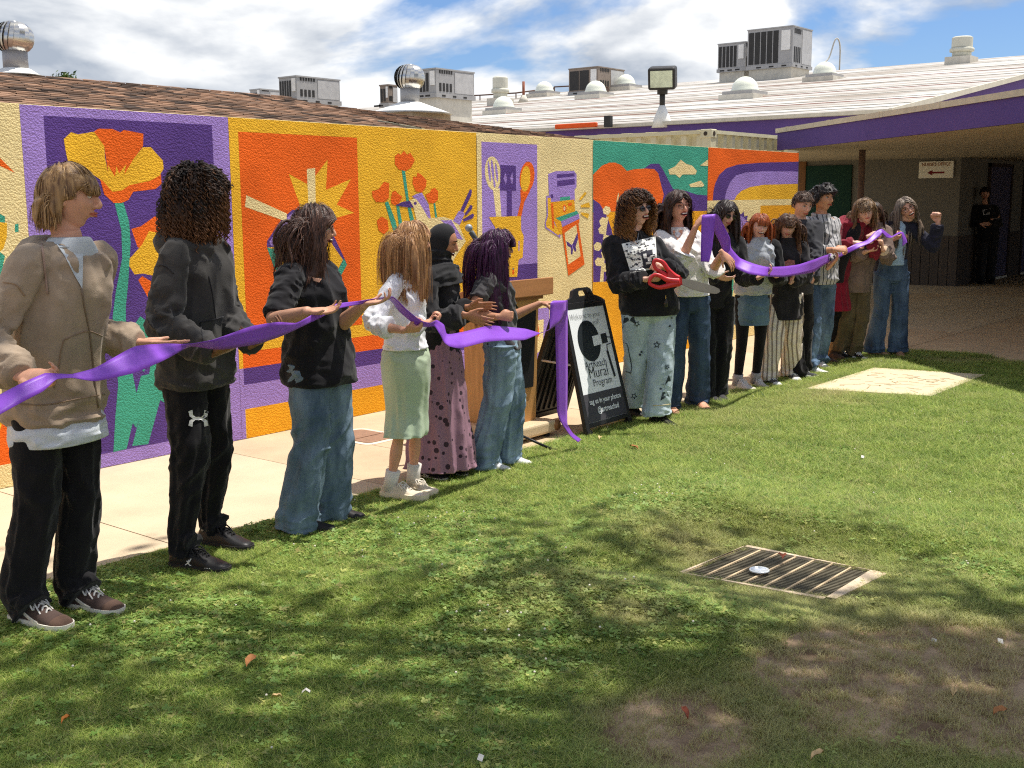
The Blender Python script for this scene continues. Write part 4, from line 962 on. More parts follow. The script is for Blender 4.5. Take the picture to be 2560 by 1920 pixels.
class Person:
    def __init__(s, label, O, H, heading, vox=.006, bw=1.0, girth=.88, lean=(0, 0), female=False, skin_col=(196, 150, 122), sink=0.0, hipdir=None):
        s.O = np.array([O[0], O[1], 0.]); s.H = H; s.k = H / 1.75; s.vox = vox; s.bw = bw; s.g = girth; s.fem = female
        s.head_ = heading; s.f = np.array([math.cos(rad(heading)), math.sin(rad(heading)), 0]); s.l = np.array([-s.f[1], s.f[0], 0]); s.u = np.array([0, 0, 1.])
        hd = heading if hipdir is None else hipdir
        s.hf = np.array([math.cos(rad(hd)), math.sin(rad(hd)), 0]); s.hl = np.array([-s.hf[1], s.hf[0], 0])
        s.lean = np.array([lean[0], lean[1], 0.])
        s.root = thing('person', label, 'person', (O[0], O[1], 0)); s.sk = skin('skin_%d_%d_%d' % skin_col, skin_col); s.skc = skin_col
        s.body = []; s.seed = int(abs(O[0]) * 97) % 50
        z = lambda q: q * H
        t_ = lambda zz_: smooth01((zz_ - .50) / .36)
        s.ctr = lambda zz_: s.O + s.u * z(zz_) + s.lean * t_(zz_)
        s.shw = (.090 if not female else .083) * H * bw
        shz = .786 if female else .794; s.sh = {+1: s.ctr(shz) + s.l * s.shw, -1: s.ctr(shz) - s.l * s.shw}
        s.neck0 = s.ctr(.845)
    # --- body
    def torso_rows(s):
        fm_ = s.fem
        return [(.47, .090, .066, 0), (.52, .094, .068, -.002), (.58, .078 if fm_ else .084, .056, 0), (.64, .074 if fm_ else .086, .058, .002), (.70, .086 if fm_ else .096, .064, .006), (.74, .092 if fm_ else .102, .066 + (.010 if fm_ else 0), .010), (.785, .090 if fm_ else .098, .052, .004), (.812, .070, .044, 0), (.836, .046, .038, .002), (.86, .034, .034, .004)]
    def loft_torso(s, rows, n=40, disp=None, steps=44, sup=2.25, twist=True):
        Q = spline([[r[0], r[1], r[2], r[3] if len(r) > 3 else 0] for r in rows], steps); H = s.H
        P = np.array([s.ctr(q[0]) + (s.f * smooth01((q[0] - .5) / .2) + s.hf * (1 - smooth01((q[0] - .5) / .2))) * q[3] * H for q in Q])
        th = np.linspace(0, 2 * math.pi, n, endpoint=False); c, s_ = np.cos(th), np.sin(th)
        c2 = np.sign(c) * np.abs(c) ** (2 / sup); s2 = np.sign(s_) * np.abs(s_) ** (2 / sup)
        tt = np.linspace(0, 1, steps); D = disp(tt[:, None], th[None, :]) if disp else np.zeros((steps, n))
        V = []
        for i in range(steps):
            w_ = smooth01((Q[i, 0] - .5) / .2); ax = unit(s.l * w_ + s.hl * (1 - w_)); ay = unit(s.f * w_ + s.hf * (1 - w_))
            nw = 1 - .11 * smooth01((Q[i, 0] - .66) / .12); ra, rb_ = Q[i, 1] * H * s.g * nw, Q[i, 2] * H * s.g
            V.append(P[i] + ax[None] * ((ra + D[i]) * c2)[:, None] + ay[None] * ((rb_ + D[i]) * s2)[:, None])
        V = np.concatenate(V); i = np.arange(steps - 1)[:, None] * n; j = np.arange(n)[None]; j2 = (j + 1) % n
        F = np.stack([i + j, i + j2, i + n + j2, i + n + j], -1).reshape(-1, 4).tolist(); F.append(list(range(n - 1, -1, -1))); F.append([(steps - 1) * n + q for q in range(n)])
        return V, F
    def arm(s, side, wrist, hint, hdir, palm, pose, hs=None, bare=True, rs=1.0):
        H = s.H; S = s.sh[side]; E = ik(S, np.asarray(wrist, float), .178 * H, .150 * H, hint); w_ = np.asarray(wrist, float)
        s.arms = getattr(s, 'arms', {}); s.arms[side] = (S, E, w_)
        r = np.array([.034, .031, .026, .025, .024, .020, .0135]) * H * rs * (.88 if s.fem else 1)
        pts = [S + s.l * side * -.02 * H, S, S + (E - S) * .5, E + (S - E) * .06, E + (w_ - E) * .2, E + (w_ - E) * .55, w_]
        q = spline(np.c_[np.array(pts), r], 26); s.body.append(tube(q[:, :3], q[:, 3], 14))
        s.body += hand_parts(w_, hdir, palm, side, pose, (hs or 1.0) * H / 1.75 * (.93 if s.fem else 1.0))
    def legs_body(s, feet, r=1.0):
        for (A, K, Hh) in s.legpts:
            rr = np.array([.052, .048, .034, .030, .034, .022, .020]) * s.H * r
            pts = [Hh, Hh + (K - Hh) * .4, K + (Hh - K) * .1, K, K + (A - K) * .35, K + (A - K) * .8, A] if r > .7 else [K + (A - K) * f_ for f_ in (.06, .12, .2, .3, .5, .8, 1)]
            q = spline(np.c_[np.array(pts), rr], 24); s.body.append(tube(q[:, :3], q[:, 3], 14))
    def set_legs(s, feet, splay=0.0, knee=.02):
        """feet: (heel xy, heading, side) in world"""
        s.legpts = []; s.feet = feet
        for (x, y, hd, side) in feet:
            fd = np.array([math.cos(rad(hd)), math.sin(rad(hd)), 0]); A = np.array([x, y, .055 * s.H]) + fd * .028 * s.H
            Hh = s.ctr(.495) + s.hl * side * .052 * s.H; K = (A + Hh) / 2 + (fd * .5 + s.hf * .5) * knee * s.H + np.array([0, 0, .012 * s.H]); s.legpts.append((A, K, Hh))
    def set_head(s, c, heading, pitch=0, roll=0, size=1.0, jaw=1.0, smile=0.0):
        s.hc = np.asarray(c, float); s.hM = rotm(heading, pitch, roll); s.hs = size * s.H / 1.75 * (1.0 if not s.fem else .97) * 1.0
        V, F = head_shell(s.hs, jaw, smile); s.body.append((xf(V, s.hM, s.hc), F))
        for V, F in head_extras(s.hs): s.body.append((xf(V, s.hM, s.hc), F))
        n0 = xf(np.array([-.016, 0, -.015]) * s.hs, s.hM, s.hc); n1_ = xf(np.array([-.016, 0, -.105]) * s.hs, s.hM, s.hc); r = (.043 if s.fem else .048) * s.hs
        q = spline([n0, n1_, (n1_ + s.neck0) / 2 + 0, s.neck0 + s.f * .0, s.neck0 - s.u * .04 * s.H], 14); s.body.append(tube(q, r * np.interp(np.linspace(0, 1, 14), [0, .45, 1], [.95, 1, 1.35]), 18, rb=r * np.interp(np.linspace(0, 1, 14), [0, .45, 1], [.95, 1, 1.2])))
    def finish_body(s, legs=False, lr=1.0):
        s.body.append(s.loft_torso([(a_, b_ * .93, c_ * .93, d_) for a_, b_, c_, d_ in s.torso_rows()], 28, steps=26))
        if legs: s.legs_body(s.feet, lr)
        me = union(s.body, s.vox, 2, .4); s.bodyo = mesh_part('body', me, s.sk, s.root); return s.bodyo
    # --- face details
    def face(s, brow=(60, 44, 36), iris=(60, 40, 28), lips=None, mouth='closed', eyes='open', glasses=None, gcol_=(30, 26, 26), lens=None):
        M, c, k_ = s.hM, s.hc, s.hs; T = lambda P: xf(np.asarray(P, float) * k_, M, c)
        ly = np.array(s.skc) / 255.0; lips = lips or tuple(int(v) for v in np.array(s.skc) * np.array([.86, .62, .60]))
        lm = mat('lips_%d_%d_%d' % lips, lips, rough=.45, var=.08)
        if eyes == 'open':
            for sg in (-1, 1):
                e = T([(.0745, sg * .031, .008)])[0]; V, F = ball(e, np.array([.0125, .0135, .0085]) * k_, 10, 7, M=M); o = obj('eye', V, F, mat('eye_white', (222, 214, 208), rough=.25, var=.03), s.root, True)
                V, F = ball(T([(.0835, sg * .031, .008)])[0], np.array([.0042, .0058, .0058]) * k_, 8, 6, M=M); obj('iris', V, F, mat('iris_%d' % iris[0], iris, rough=.2), o, True)
                V, F = tube(T([(.079, sg * .045, .009), (.0875, sg * .037, .0165), (.089, sg * .029, .018), (.084, sg * .018, .010)]), .0022 * k_, 6); obj('eyelid', V, F, mat('lash_dark', (40, 28, 24)), o, True)
        else:
            for sg in (-1, 1):
                V, F = tube(T([(.079, sg * .045, .006), (.086, sg * .037, .0115), (.088, sg * .029, .012), (.084, sg * .018, .006)]), .0024 * k_, 6); obj('eyelid', V, F, mat('lash_dark', (40, 28, 24)), s.root, True)
        bm_ = mat('brow_%d_%d_%d' % brow, brow, rough=.9)
        for sg in (-1, 1):
            V, F = tube(T(spline([(.091, sg * .016, .030), (.094, sg * .030, .0365), (.080, sg * .050, .031)], 6)), np.array([.003, .0038, .0036, .003, .0026, .0015]) * k_, 6); obj('eyebrow', V, F, bm_, s.root, True)
        if mouth == 'closed':
            V, F = tube(T(spline([(.080, -.024, -.053), (.0985, -.008, -.0515), (.0985, .008, -.0515), (.080, .024, -.053)], 9)), np.array([.0012, .0028, .0036, .0040, .0036, .0040, .0036, .0028, .0012]) * k_, 8); obj('lip', V, F, lm, s.root, True)
            V, F = tube(T(spline([(.080, -.022, -.057), (.097, -.008, -.0605), (.097, .008, -.0605), (.080, .022, -.057)], 9)), np.array([.0012, .003, .0044, .0050, .0052, .0050, .0044, .003, .0012]) * k_, 8); obj('lip', V, F, lm, s.root, True)
        else:
            big = 1.05 if mouth == 'laugh' else .72
            V, F = ball(T([(.0875, 0, -.0575)])[0], np.array([.013, .030, .014 * big]) * k_, 14, 9, M=M); mo = obj('mouth', V, F, mat('mouth_inside', (74, 28, 28), rough=.4), s.root, True)
            V, F = ball(T([(.0905, 0, -.0525 + .002 * (1 - big))])[0], np.array([.0125, .0255, .0062]) * k_, 12, 7, M=M); obj('teeth', V, F, mat('teeth', (236, 230, 218), rough=.3, var=.02), mo, True)
            for dz in (.0135 * big + .0005, -.0135 * big):
                V, F = tube(T(spline([(.076, -.028, -.0565), (.0975, -.010, -.0575 + dz), (.0975, .010, -.0575 + dz), (.076, .028, -.0565)], 9)), np.array([.002, .003, .0036, .004, .004, .004, .0036, .003, .002]) * k_, 8); obj('lip', V, F, lm, mo, True)
        if glasses:
            gmat = mat('glasses_%d_%d_%d' % gcol_, gcol_, rough=.35, spec=.5, var=.03); mb = MB(); rx, rz = (.0235, .019) if glasses != 'round' else (.021, .021)
            for sg in (-1, 1):
                th = np.linspace(0, 2 * math.pi, 19); P = [(.104 - .25 * abs(abs(y) - .03) , y, z) for y, z in [(sg * .0315 + rx * np.sign(math.cos(a_)) * abs(math.cos(a_)) ** .8, .006 + rz * np.sign(math.sin(a_)) * abs(math.sin(a_)) ** .8) for a_ in th]]
                mb.tube(T(P), .0017 * k_, 6, cap=False); mb.tube(T([(.098, sg * .054, .012), (.06, sg * .079, .012), (.0, sg * .083, .010), (-.02, sg * .083, .0)]), .0018 * k_, 5)
            mb.tube(T([(.104, -.009, .008), (.109, 0, .011), (.104, .009, .008)]), .0016 * k_, 5)
            go = mb.build('glasses', gmat, s.root, True)
            if lens:
                for sg in (-1, 1):
                    V, F = ball(T([(.101, sg * .0315, .006)])[0], np.array([.002, rx, rz]) * k_, 14, 7, M=M); obj('lens', V, F, mat('dark_lens', lens, rough=.12, spec=.7), go, True)
    # --- garments
    def shell(s, name, parts, m, vox=None, smooth=1, label=None):
        me = union(parts, vox or s.vox * 1.15, min(smooth, 1), .5); o = mesh_part(name, me, m, s.root)
        if label: o['label'] = label
        return o
    def sleeve(s, side, r0, r1, r2, upto=1.0, amp=.010, cuff=True, bunch=1.0):
        r0, r1, r2 = r0 * .73, r1 * .72, r2 * .84; S, E, w_ = s.arms[side]; H = s.H; P0 = S - s.l * side * .038 * H - s.u * .010
        if upto <= .55:
            e = S + (E - S) * (upto / .5) if upto <= .5 else E
            pts = [P0, S + (s.l * side * .004) * H, S + (e - S) * .5, e]; rr = [r0 * .74, r0 * .92, (r0 + r1) / 2, r1]
        else:
            e = E + (w_ - E) * ((upto - .5) / .5)
            if upto >= .99: e = w_ - unit(w_ - E) * .005
            pts = [P0, S + (s.l * side * .004) * H, S + (E - S) * .55, E + (S - E) * .04, E + (e - E) * .35, E + (e - E) * .8, e]; rr = [r0 * .74, r0 * .94, r1 * 1.05, r1, r1 * .98, r2 * 1.12, r2]
        q = spline(np.c_[np.array(pts), np.array(rr) * H], 46)
        d = folds(amp, 15 * bunch, 1.1, .9, s.seed + side * 3, env=lambda t: np.clip(.45 + 1.0 * np.exp(-((t - .55) / .2) ** 2) + .5 * np.exp(-((t - .92) / .1) ** 2), 0, 1.5) * (t < .97) * (t > .06))
        return tube(q[:, :3], q[:, 3], 30, disp=d)
    def cuff_ring(s, side, r, w=.05, upto=1.0):
        S, E, w_ = s.arms[side]; d = unit(w_ - E); e = E + (w_ - E) * ((upto - .5) / .5) if upto > .5 else S + (E - S) * upto / .5
        if upto <= .5: d = unit(E - S)
        return tube([e - d * w, e - d * w * .5, e + d * .006], [r * s.H * .97, r * s.H, r * s.H * .96], 22)
    def pants(s, name, m, thigh=.062, knee=.050, hem=.050, hemz=.03, waist=.60, wa=.096, wb=.068, seat=.104, seatb=.078, amp=.010, wide_fold=1.0, low=None, label=None, bunch=.6, breakf=.03):
        H = s.H; parts = []; thigh, knee, hem = thigh * s.g * 1.0, knee * s.g * 1.0, hem * s.g * 1.0
        rows = [(.455, seat * .60, seatb * .70, 0), (.475, seat * .92, seatb * .92, 0), (.51, seat, seatb, -.004), (.555, seat * .98, seatb * .96, -.002), (waist, wa, wb, 0)]
        parts.append(s.loft_torso(rows, 36, steps=22, disp=folds(amp * .5, 6, 1.2, .3, s.seed + 4)))
        for i, (A, K, Hh) in enumerate(s.legpts):
            fx = s.feet[i]; fd = np.array([math.cos(rad(fx[2])), math.sin(rad(fx[2])), 0]); B = np.array([A[0], A[1], hemz * H]) + fd * breakf * H
            pts = [Hh + s.u * .03 * H, Hh - s.u * .02 * H, Hh + (K - Hh) * .5, K, K + (A - K) * .5, A + s.u * .02 * H, B]; rr = np.array([thigh * .98, thigh, (thigh + knee) / 2 * 1.03, knee, (knee + hem) / 2, hem, hem * 1.02]) * H
            q = spline(np.c_[np.array(pts), rr], 64)
            ev = lambda t: .35 + .75 * np.exp(-((t - .52) / .12) ** 2) * bunch + 1.3 * bunch * np.exp(-((t - .95) / .13) ** 2) + .5 * np.exp(-((t - .08) / .1) ** 2)
            d = addf(folds(amp, 13, 1.0, .8, s.seed + i * 7, env=ev), folds(amp * .8 * wide_fold, 1.6, 2.0, .5, s.seed + i * 5 + 11, env=lambda t: np.clip(t * 1.6, 0, 1)))
            parts.append(tube(q[:, :3], q[:, 3], 34, ref=fd, disp=d))
        return s.shell(name, parts, m, label=label)
    def shoe(s, i, L=.165, m=None, sole=None, h=1.0, lace=None, toe_cap=None, stripe=None, sole_h=.024, collar=None, wdt=1.0, chunky=0.0, name='shoe', heel=0.0):
        x, y, hd, side = s.feet[i]; H = s.H; L = min(max(s.flen[i] * 1.03, .138 * H), L * H); fd = np.array([math.cos(rad(hd)), math.sin(rad(hd)), 0]); ld = np.array([-fd[1], fd[0], 0]); o0 = np.array([x, y, .004])
        sh_ = L / .28; T = lambda a_, b_, c_: o0 + fd * a_ * L + ld * b_ * sh_ * wdt + np.array([0, 0, c_ * sh_])
        out = [(-.03, .018), (-.02, .028), (.06, .034), (.2, .036), (.38, .037), (.55, .043), (.70, .048), (.82, .046), (.92, .037), (.98, .022), (1.0, .008)]
        prof = [(-.02, .055 * h), (.04, .078 * h), (.14, .086 * h), (.26, .088 * h), (.36, .086 * h), (.48, .073), (.60, .058), (.74, .048), (.86, .042), (.95, .032), (1.0, .016)]
        n = 18; V, F = [], []
        sq = spline(np.c_[np.array(out), np.array([p[1] for p in prof])], 26); sq[:, 1] = np.maximum(sq[:, 1], .006)
        for a_, w_, hh in sq:
            for j in range(n):
                th = math.pi * j / (n - 1); cx_ = math.cos(th); sz_ = math.sin(th)
                V.append(T(a_, w_ * np.sign(cx_) * abs(cx_) ** .72, sole_h * .6 + (hh - sole_h * .6) * sz_ ** .75))
        for a_ in range(len(sq) - 1):
            for j in range(n - 1): F.append((a_ * n + j, (a_ + 1) * n + j, (a_ + 1) * n + j + 1, a_ * n + j + 1))
        F.append([j for j in range(n)]); F.append([(len(sq) - 1) * n + j for j in range(n)][::-1])
        o = obj(name, V, F, m, s.root, True)
        # sole: outline swept up
        ol = [(a_, w_ + .004 + chunky * .006) for a_, w_, hh in spline(np.c_[np.array(out), np.array([p[1] for p in prof])], 18)]
        pl = [(a_, w_) for a_, w_ in ol] + [(a_, -w_) for a_, w_ in ol[::-1]]
        V = [T(a_ * 1.0 + (.012 if a_ > .9 else -.008 if a_ < 0 else 0), b_, zz_ + (.012 * max(0, (a_ - .8)) if zz_ < .01 else 0)) for zz_ in (0.0, sole_h * (1 + chunky * .3)) for a_, b_ in pl]; n2 = len(pl)
        F = [list(range(n2))[::-1], list(range(n2, 2 * n2))] + [[q, (q + 1) % n2, n2 + (q + 1) % n2, n2 + q] for q in range(n2)]
        so = obj('sole', V, F, sole or mat('sole_white', (226, 220, 206), var=.06), o)
        hz = lambda a_: float(np.interp(a_, sq[:, 0], sq[:, 2]))
        if lace:
            lm = mat('lace_%d_%d_%d' % lace, lace, rough=.9)
            for k_, a_ in enumerate((.34, .41, .48, .55, .62)):
                w_ = .020 - .0015 * k_; V, F = tube([T(a_ + .02, -w_, hz(a_) - .008), T(a_ + .01, -w_ * .4, hz(a_) + .006), T(a_ + .01, w_ * .4, hz(a_) + .006), T(a_ + .02, w_, hz(a_) - .008)], .0042 * sh_, 5); obj('lace', V, F, lm, o)
            for sg in (-1, 1):
                V, F = tube(spline([T(.36, 0, hz(.36) + .006), T(.40, sg * .03, hz(.40) + .016), T(.50, sg * .038, hz(.5) - .004), T(.44, sg * .014, hz(.44) + .004)], 9), .0034 * sh_, 5); obj('lace', V, F, lm, o)
                V, F = tube(spline([T(.36, 0, hz(.36) + .006), T(.48, sg * .022, hz(.48) + .008), T(.60, sg * .030, hz(.6) - .008)], 7), .003 * sh_, 5); obj('lace', V, F, lm, o)
        if toe_cap:
            V, F = [], []; q = [r_ for r_ in sq if r_[0] > .76]
            for a_, w_, hh in q:
                for j in range(n):
                    th = math.pi * j / (n - 1); V.append(T(a_ + .006, (w_ + .0018) * np.sign(math.cos(th)) * abs(math.cos(th)) ** .72, sole_h * .6 + (hh + .0022 - sole_h * .6) * math.sin(th) ** .75))
            for a_ in range(len(q) - 1):
                for j in range(n - 1): F.append((a_ * n + j, (a_ + 1) * n + j, (a_ + 1) * n + j + 1, a_ * n + j + 1))
            F.append([(len(q) - 1) * n + j for j in range(n)][::-1]); obj('toe_cap', V, F, toe_cap, o, True)
        if stripe:
            for sg in (-1, 1):
                P = []
                for a_, zf in ((.02, .60), (.12, .66), (.24, .62), (.33, .48), (.42, .34), (.52, .26), (.60, .22)):
                    w_ = float(np.interp(a_, sq[:, 0], sq[:, 1])); hh = hz(a_); c_ = (zf) ** (1 / .75); th = math.asin(min(1, c_)); P.append(T(a_, sg * (w_ * math.cos(th) ** .72 + .0022), sole_h * .6 + (hh - sole_h * .6) * zf))
                q = spline(P, 20); V, F = tube(q, .0078 * sh_, 6, rb=.0022 * sh_, ref=(0, 0, 1)); obj('side_stripe', V, F, stripe, o)
        if collar:
            th = np.linspace(0, 2 * math.pi, 18); P = [T(.15 + .135 * math.cos(a_), .030 * math.sin(a_), (.082 + .010 * math.cos(a_)) * h) for a_ in th]; V, F = tube(P, .0062 * sh_, 6, cap=False); obj('collar_pad', V, F, collar, o, True)
        return o
    # --- hair
    def scalp_cap(s, m, inflate=.008, front=.55, zlow=-.35, name='scalp_hair', hv=.25, fz=.36):
        """closed cap of hair colour over the skull"""
        V, F = ball((0, 0, 0), (1, 1, 1), 40, 26); x, y, z = V.T; k_ = s.hs
        X = np.where(x < 0, x * .104, x * .098); P = np.stack([X, y * .077, z * .118], 1) * (1 + inflate / .1)
        lo = np.clip(-z, 0, 1); P[:, 1] *= 1 - .22 * smooth01(lo * 1.1); P[:, 0] = np.where(x < 0, P[:, 0] * (1.02 - .4 * smooth01(lo * 1.2)), P[:, 0])
        hair_ok = ((z > fz + .0 * x) | (x < .12)) & (z > zlow) & ~((np.abs(y) > .8) & (z < -.1) & (x > -.25))
        P[~hair_ok] *= .86
        o = obj(name, xf(P * k_, s.hM, s.hc), F, m, s.root, True); s._hv(o, np.full(len(V), hv), np.zeros(len(V)), 0); return o
    def _hv(s, o, a_, b_, tip):
        at_ = o.data.attributes.new('hv', 'FLOAT_COLOR', 'POINT'); d = np.stack([a_, b_, np.full(len(a_), tip), np.ones(len(a_))], 1); at_.data.foreach_set('color', d.ravel().astype(np.float32))
    def hair(s, m, n=700, L=.4, Lvar=.15, w=.004, part=0.0, wave=0.0, wfreq=9.0, curl=0.0, cfreq=14.0, steps=16, bangs=None, stiff=.62, vol=.010, facew=.066, hairline=.40, gravity=1.0, crown=(-.25, 0, 1), comb=.9, tip=0.0, name='hair', inward=0.0, seed=1, face_z=-.14, flat=.45, back_only=False, taper=.5, front_len=None, shoulder=True, grouped=0, fwd=0.0, roots=None, only_path=False, cut=None, cutb=None, fx=.035):
        r = np.random.default_rng(seed); k_ = s.hs
        a_ = []
        while len(a_) < n:
            d = r.normal(size=(n * 3, 3)); d /= np.linalg.norm(d, axis=1)[:, None]
            ok = ((d[:, 2] > hairline) | (d[:, 0] < .10 - .35 * np.clip(-d[:, 2], 0, 1))) & (d[:, 2] > -.42) & ~((np.abs(d[:, 1]) > .8) & (d[:, 2] < -.05) & (d[:, 0] > -.15))
            if back_only: ok &= d[:, 0] < .2
            if roots is not None: ok &= roots(d)
            a_ += d[ok].tolist()
        d = np.array(a_[:n]); a3 = np.array([.101, .079, .118])
        off_ = r.uniform(0, 1, n) * vol; p = d * (a3 + .004 + off_[:, None] * .5)
        g_l = s.hM.T @ np.array([0, 0, -1.0]) * gravity        # gravity in head space
        cv = np.array(crown, float); cv /= np.linalg.norm(cv)
        away = d - cv * (d @ cv)[:, None]; sgn = np.sign(d[:, 1] - part); sgn[sgn == 0] = 1
        comb_v = away / (np.linalg.norm(away, axis=1)[:, None] + 1e-6)
        comb_v[:, 1] += sgn * .8 * (d[:, 2] > .4) * (part < 5); comb_v[:, 0] += fwd
        tang = comb_v - d * (comb_v * d).sum(1)[:, None]; tang /= np.linalg.norm(tang, axis=1)[:, None] + 1e-6
        v = d * .35 * (1 - comb) + tang * comb + r.normal(0, .08, (n, 3))
        Ls = L * (1 + r.normal(0, Lvar, n))
        # strands from the top have farther to fall to reach the same level
        Ls = np.maximum(Ls - .06 * (1 - d[:, 2]) * (L > .12), L * .35)
        isb = np.zeros(n, bool)
        if bangs:
            isb = (d[:, 0] > .25) & (np.abs(d[:, 1]) < bangs[1]) & (d[:, 2] > hairline); Ls[isb] = bangs[0] * (1 + r.normal(0, .1, isb.sum())); bt_ = np.c_[np.ones(isb.sum()), d[isb, 1] * .9 + r.normal(0, .12, isb.sum()), np.full(isb.sum(), -.25)]; v[isb] = bt_ - d[isb] * ((bt_ * d[isb]).sum(1) - .12)[:, None]
        if front_len: fr_ = (d[:, 0] > .2) & ~isb; Ls[fr_] = np.minimum(Ls[fr_], front_len)
        ph = r.uniform(0, 6.28, n); wph = r.uniform(0, 1.2, n) if wave else ph
        if grouped: gidx = r.integers(0, grouped, n); gph = r.uniform(0, 6.28, grouped); wph = gph[gidx] + r.normal(0, .25, n)
        path = [p.copy()]; ds = Ls / (steps - 1); lat = np.cross(d, [0, 0, 1.0]); lat /= np.linalg.norm(lat, axis=1)[:, None] + 1e-6
        shl = [(s.hM.T @ (s.sh[q] - s.hc)) for q in (-1, 1)]; chest = s.hM.T @ (s.ctr(.74) - s.hc)
        for i in range(1, steps):
            v = v / (np.linalg.norm(v, axis=1)[:, None] + 1e-9)
            v = v * stiff + g_l * (1 - stiff) * (.35 + .65 * min(1, i / 4)) + r.normal(0, .03, (n, 3))
            vn = v / (np.linalg.norm(v, axis=1)[:, None] + 1e-9)
            p = p + vn * ds[:, None]
            # keep outside the skull
            q = p / (a3 + .006 + off_[:, None]); ln = np.linalg.norm(q, axis=1); ins = (ln < 1) & (p[:, 2] > -.125)
            p[ins] = p[ins] / ln[ins][:, None]
            # keep off the face
            lim = facew + .012 * r.uniform(size=n)
            inf = (p[:, 0] > fx) & (np.abs(p[:, 1]) < lim + .02) & (p[:, 2] < .058) & (p[:, 2] > face_z) & ~isb
            p[inf, 0] = np.maximum(p[inf, 0] - .022, fx); i2 = inf & (np.abs(p[:, 1]) < lim)
            p[i2, 1] = np.where(p[i2, 1] + sgn[i2] * 1e-3 > 0, 1, -1) * np.minimum(lim[i2], np.abs(p[i2, 1]) + .03)
            if isb.any():
                bb = isb & (p[:, 0] > 0) & (p[:, 2] < .055); p[bb, 0] = np.maximum(p[bb, 0], .097 * np.sqrt(np.clip(1 - (p[bb, 1] / .085) ** 2, .05, 1)) + .004 + off_[bb] * .5)
            # neck and shoulders
            if shoulder:
                nz_ = (p[:, 2] < -.09) & (p[:, 2] > -.30); rr = np.hypot(p[:, 0] + .025, p[:, 1]); nn = nz_ & (rr < .066); f_ = .066 / (rr[nn] + 1e-6); p[nn, 0] = (p[nn, 0] + .025) * f_ - .025; p[nn, 1] *= f_
                pw = xf(p * k_, s.hM, s.hc); rel = pw - s.ctr(.76); lx, fx_, zx = rel @ s.l, rel @ s.f, rel[:, 2]
                A_, B_, C_ = s.shw * 1.16, .072 * s.H * s.g, .062 * s.H; e = np.sqrt((lx / A_) ** 2 + (fx_ / B_) ** 2 + (np.maximum(zx, 0) / C_) ** 2); ii = (e < 1) & (zx > -.36 * s.H)
                if ii.any():
                    gx, gf = lx[ii] / A_ ** 2, fx_[ii] / B_ ** 2 + 1e-4; gn = np.hypot(gx, gf) + 1e-9; st_ = np.minimum((1 - e[ii]) * B_ * 1.1, .028)
                    pw[ii] += s.l * (gx / gn * st_)[:, None] + s.f * (gf / gn * st_)[:, None]; p = (pw - s.hc) @ s.hM / k_
            if inward: p[:, 1] *= 1 - inward * (p[:, 2] < -.05)
            path.append(p.copy())
        PP = np.stack(path, 1)                                   # n, steps, 3
        fz_ = np.zeros((n, steps), bool)
        if cut is not None: fz_ |= (PP[:, :, 0] > cut[0] + r.normal(0, .008, n)[:, None]) & (PP[:, :, 2] < cut[1] + PP[:, :, 0] * .18 + r.normal(0, .009, n)[:, None])
        if cutb is not None: fz_ |= PP[:, :, 2] < cutb + r.normal(0, .009, n)[:, None]
        if isb.any(): fz_ |= isb[:, None] & (PP[:, :, 2] < .020 + r.normal(0, .005, n)[:, None])
        if fz_.any():
            fz_ = np.maximum.accumulate(fz_, 1); ix = np.where(fz_, np.maximum(fz_.argmax(1) - 1, 0)[:, None], np.arange(steps)[None]); PP = np.take_along_axis(PP, ix[:, :, None], 1) + np.linspace(0, .004, steps)[None, :, None] * np.array([0, 0, -1.]) * fz_[:, :, None]
        t_ = np.linspace(0, 1, steps)[None, :, None]
        if wave:
            env = np.clip(t_ * 2.2 - .25, 0, 1); PP = PP + (lat[:, None, :] * np.sin(t_ * wfreq + wph[:, None, None]) + d[:, None, :] * .6 * np.cos(t_ * wfreq + wph[:, None, None])) * wave * env
        if curl:
            env = np.clip(t_ * 3, 0, 1); tg = np.cross(lat, [0, 0, 1.0]); PP = PP + (lat[:, None, :] * np.sin(t_ * cfreq + ph[:, None, None]) + tg[:, None, :] * np.cos(t_ * cfreq + ph[:, None, None])) * curl * env
        Wd = xf(PP.reshape(-1, 3) * k_, s.hM, s.hc).reshape(n, steps, 3)
        if only_path: return Wd
        T = np.zeros_like(Wd); T[:, 1:-1] = Wd[:, 2:] - Wd[:, :-2]; T[:, 0] = Wd[:, 1] - Wd[:, 0]; T[:, -1] = Wd[:, -1] - Wd[:, -2]; T /= np.linalg.norm(T, axis=2)[:, :, None] + 1e-9
        ctr_ = s.hc[None, None] - np.array([0, 0, .1]); N = Wd - ctr_; N -= T * (N * T).sum(2)[:, :, None]; N /= np.linalg.norm(N, axis=2)[:, :, None] + 1e-9; B = np.cross(T, N)
        ww = (w * k_ * r.uniform(.6, 1.3, n))[:, None, None] * (1 - (1 - taper) * np.clip(t_ * 1.0, 0, 1) ** 2.5); ww[:, -1] *= .3
        tilt = r.normal(0, .35, n)[:, None, None]; B2 = B * np.cos(tilt) + N * np.sin(tilt); m3 = 3 if flat > .6 else 2
        ring = [B * ww - N * ww * flat * .5, N * ww * flat, -B * ww - N * ww * flat * .5] if m3 == 3 else [B2 * ww, -B2 * ww]
        V = np.stack([Wd + q for q in ring], 2).reshape(-1, 3)
        i = np.arange(n)[:, None, None] * steps * m3; j = np.arange(steps - 1)[None, :, None] * m3; e_ = np.arange(m3 if m3 == 3 else 1)[None, None, :]; e2 = (e_ + 1) % m3
        F = np.stack([i + j + e_, i + j + e2, i + j + m3 + e2, i + j + m3 + e_], -1).reshape(-1, 4)
        o = obj(name, V, F.tolist(), m, s.root, True)
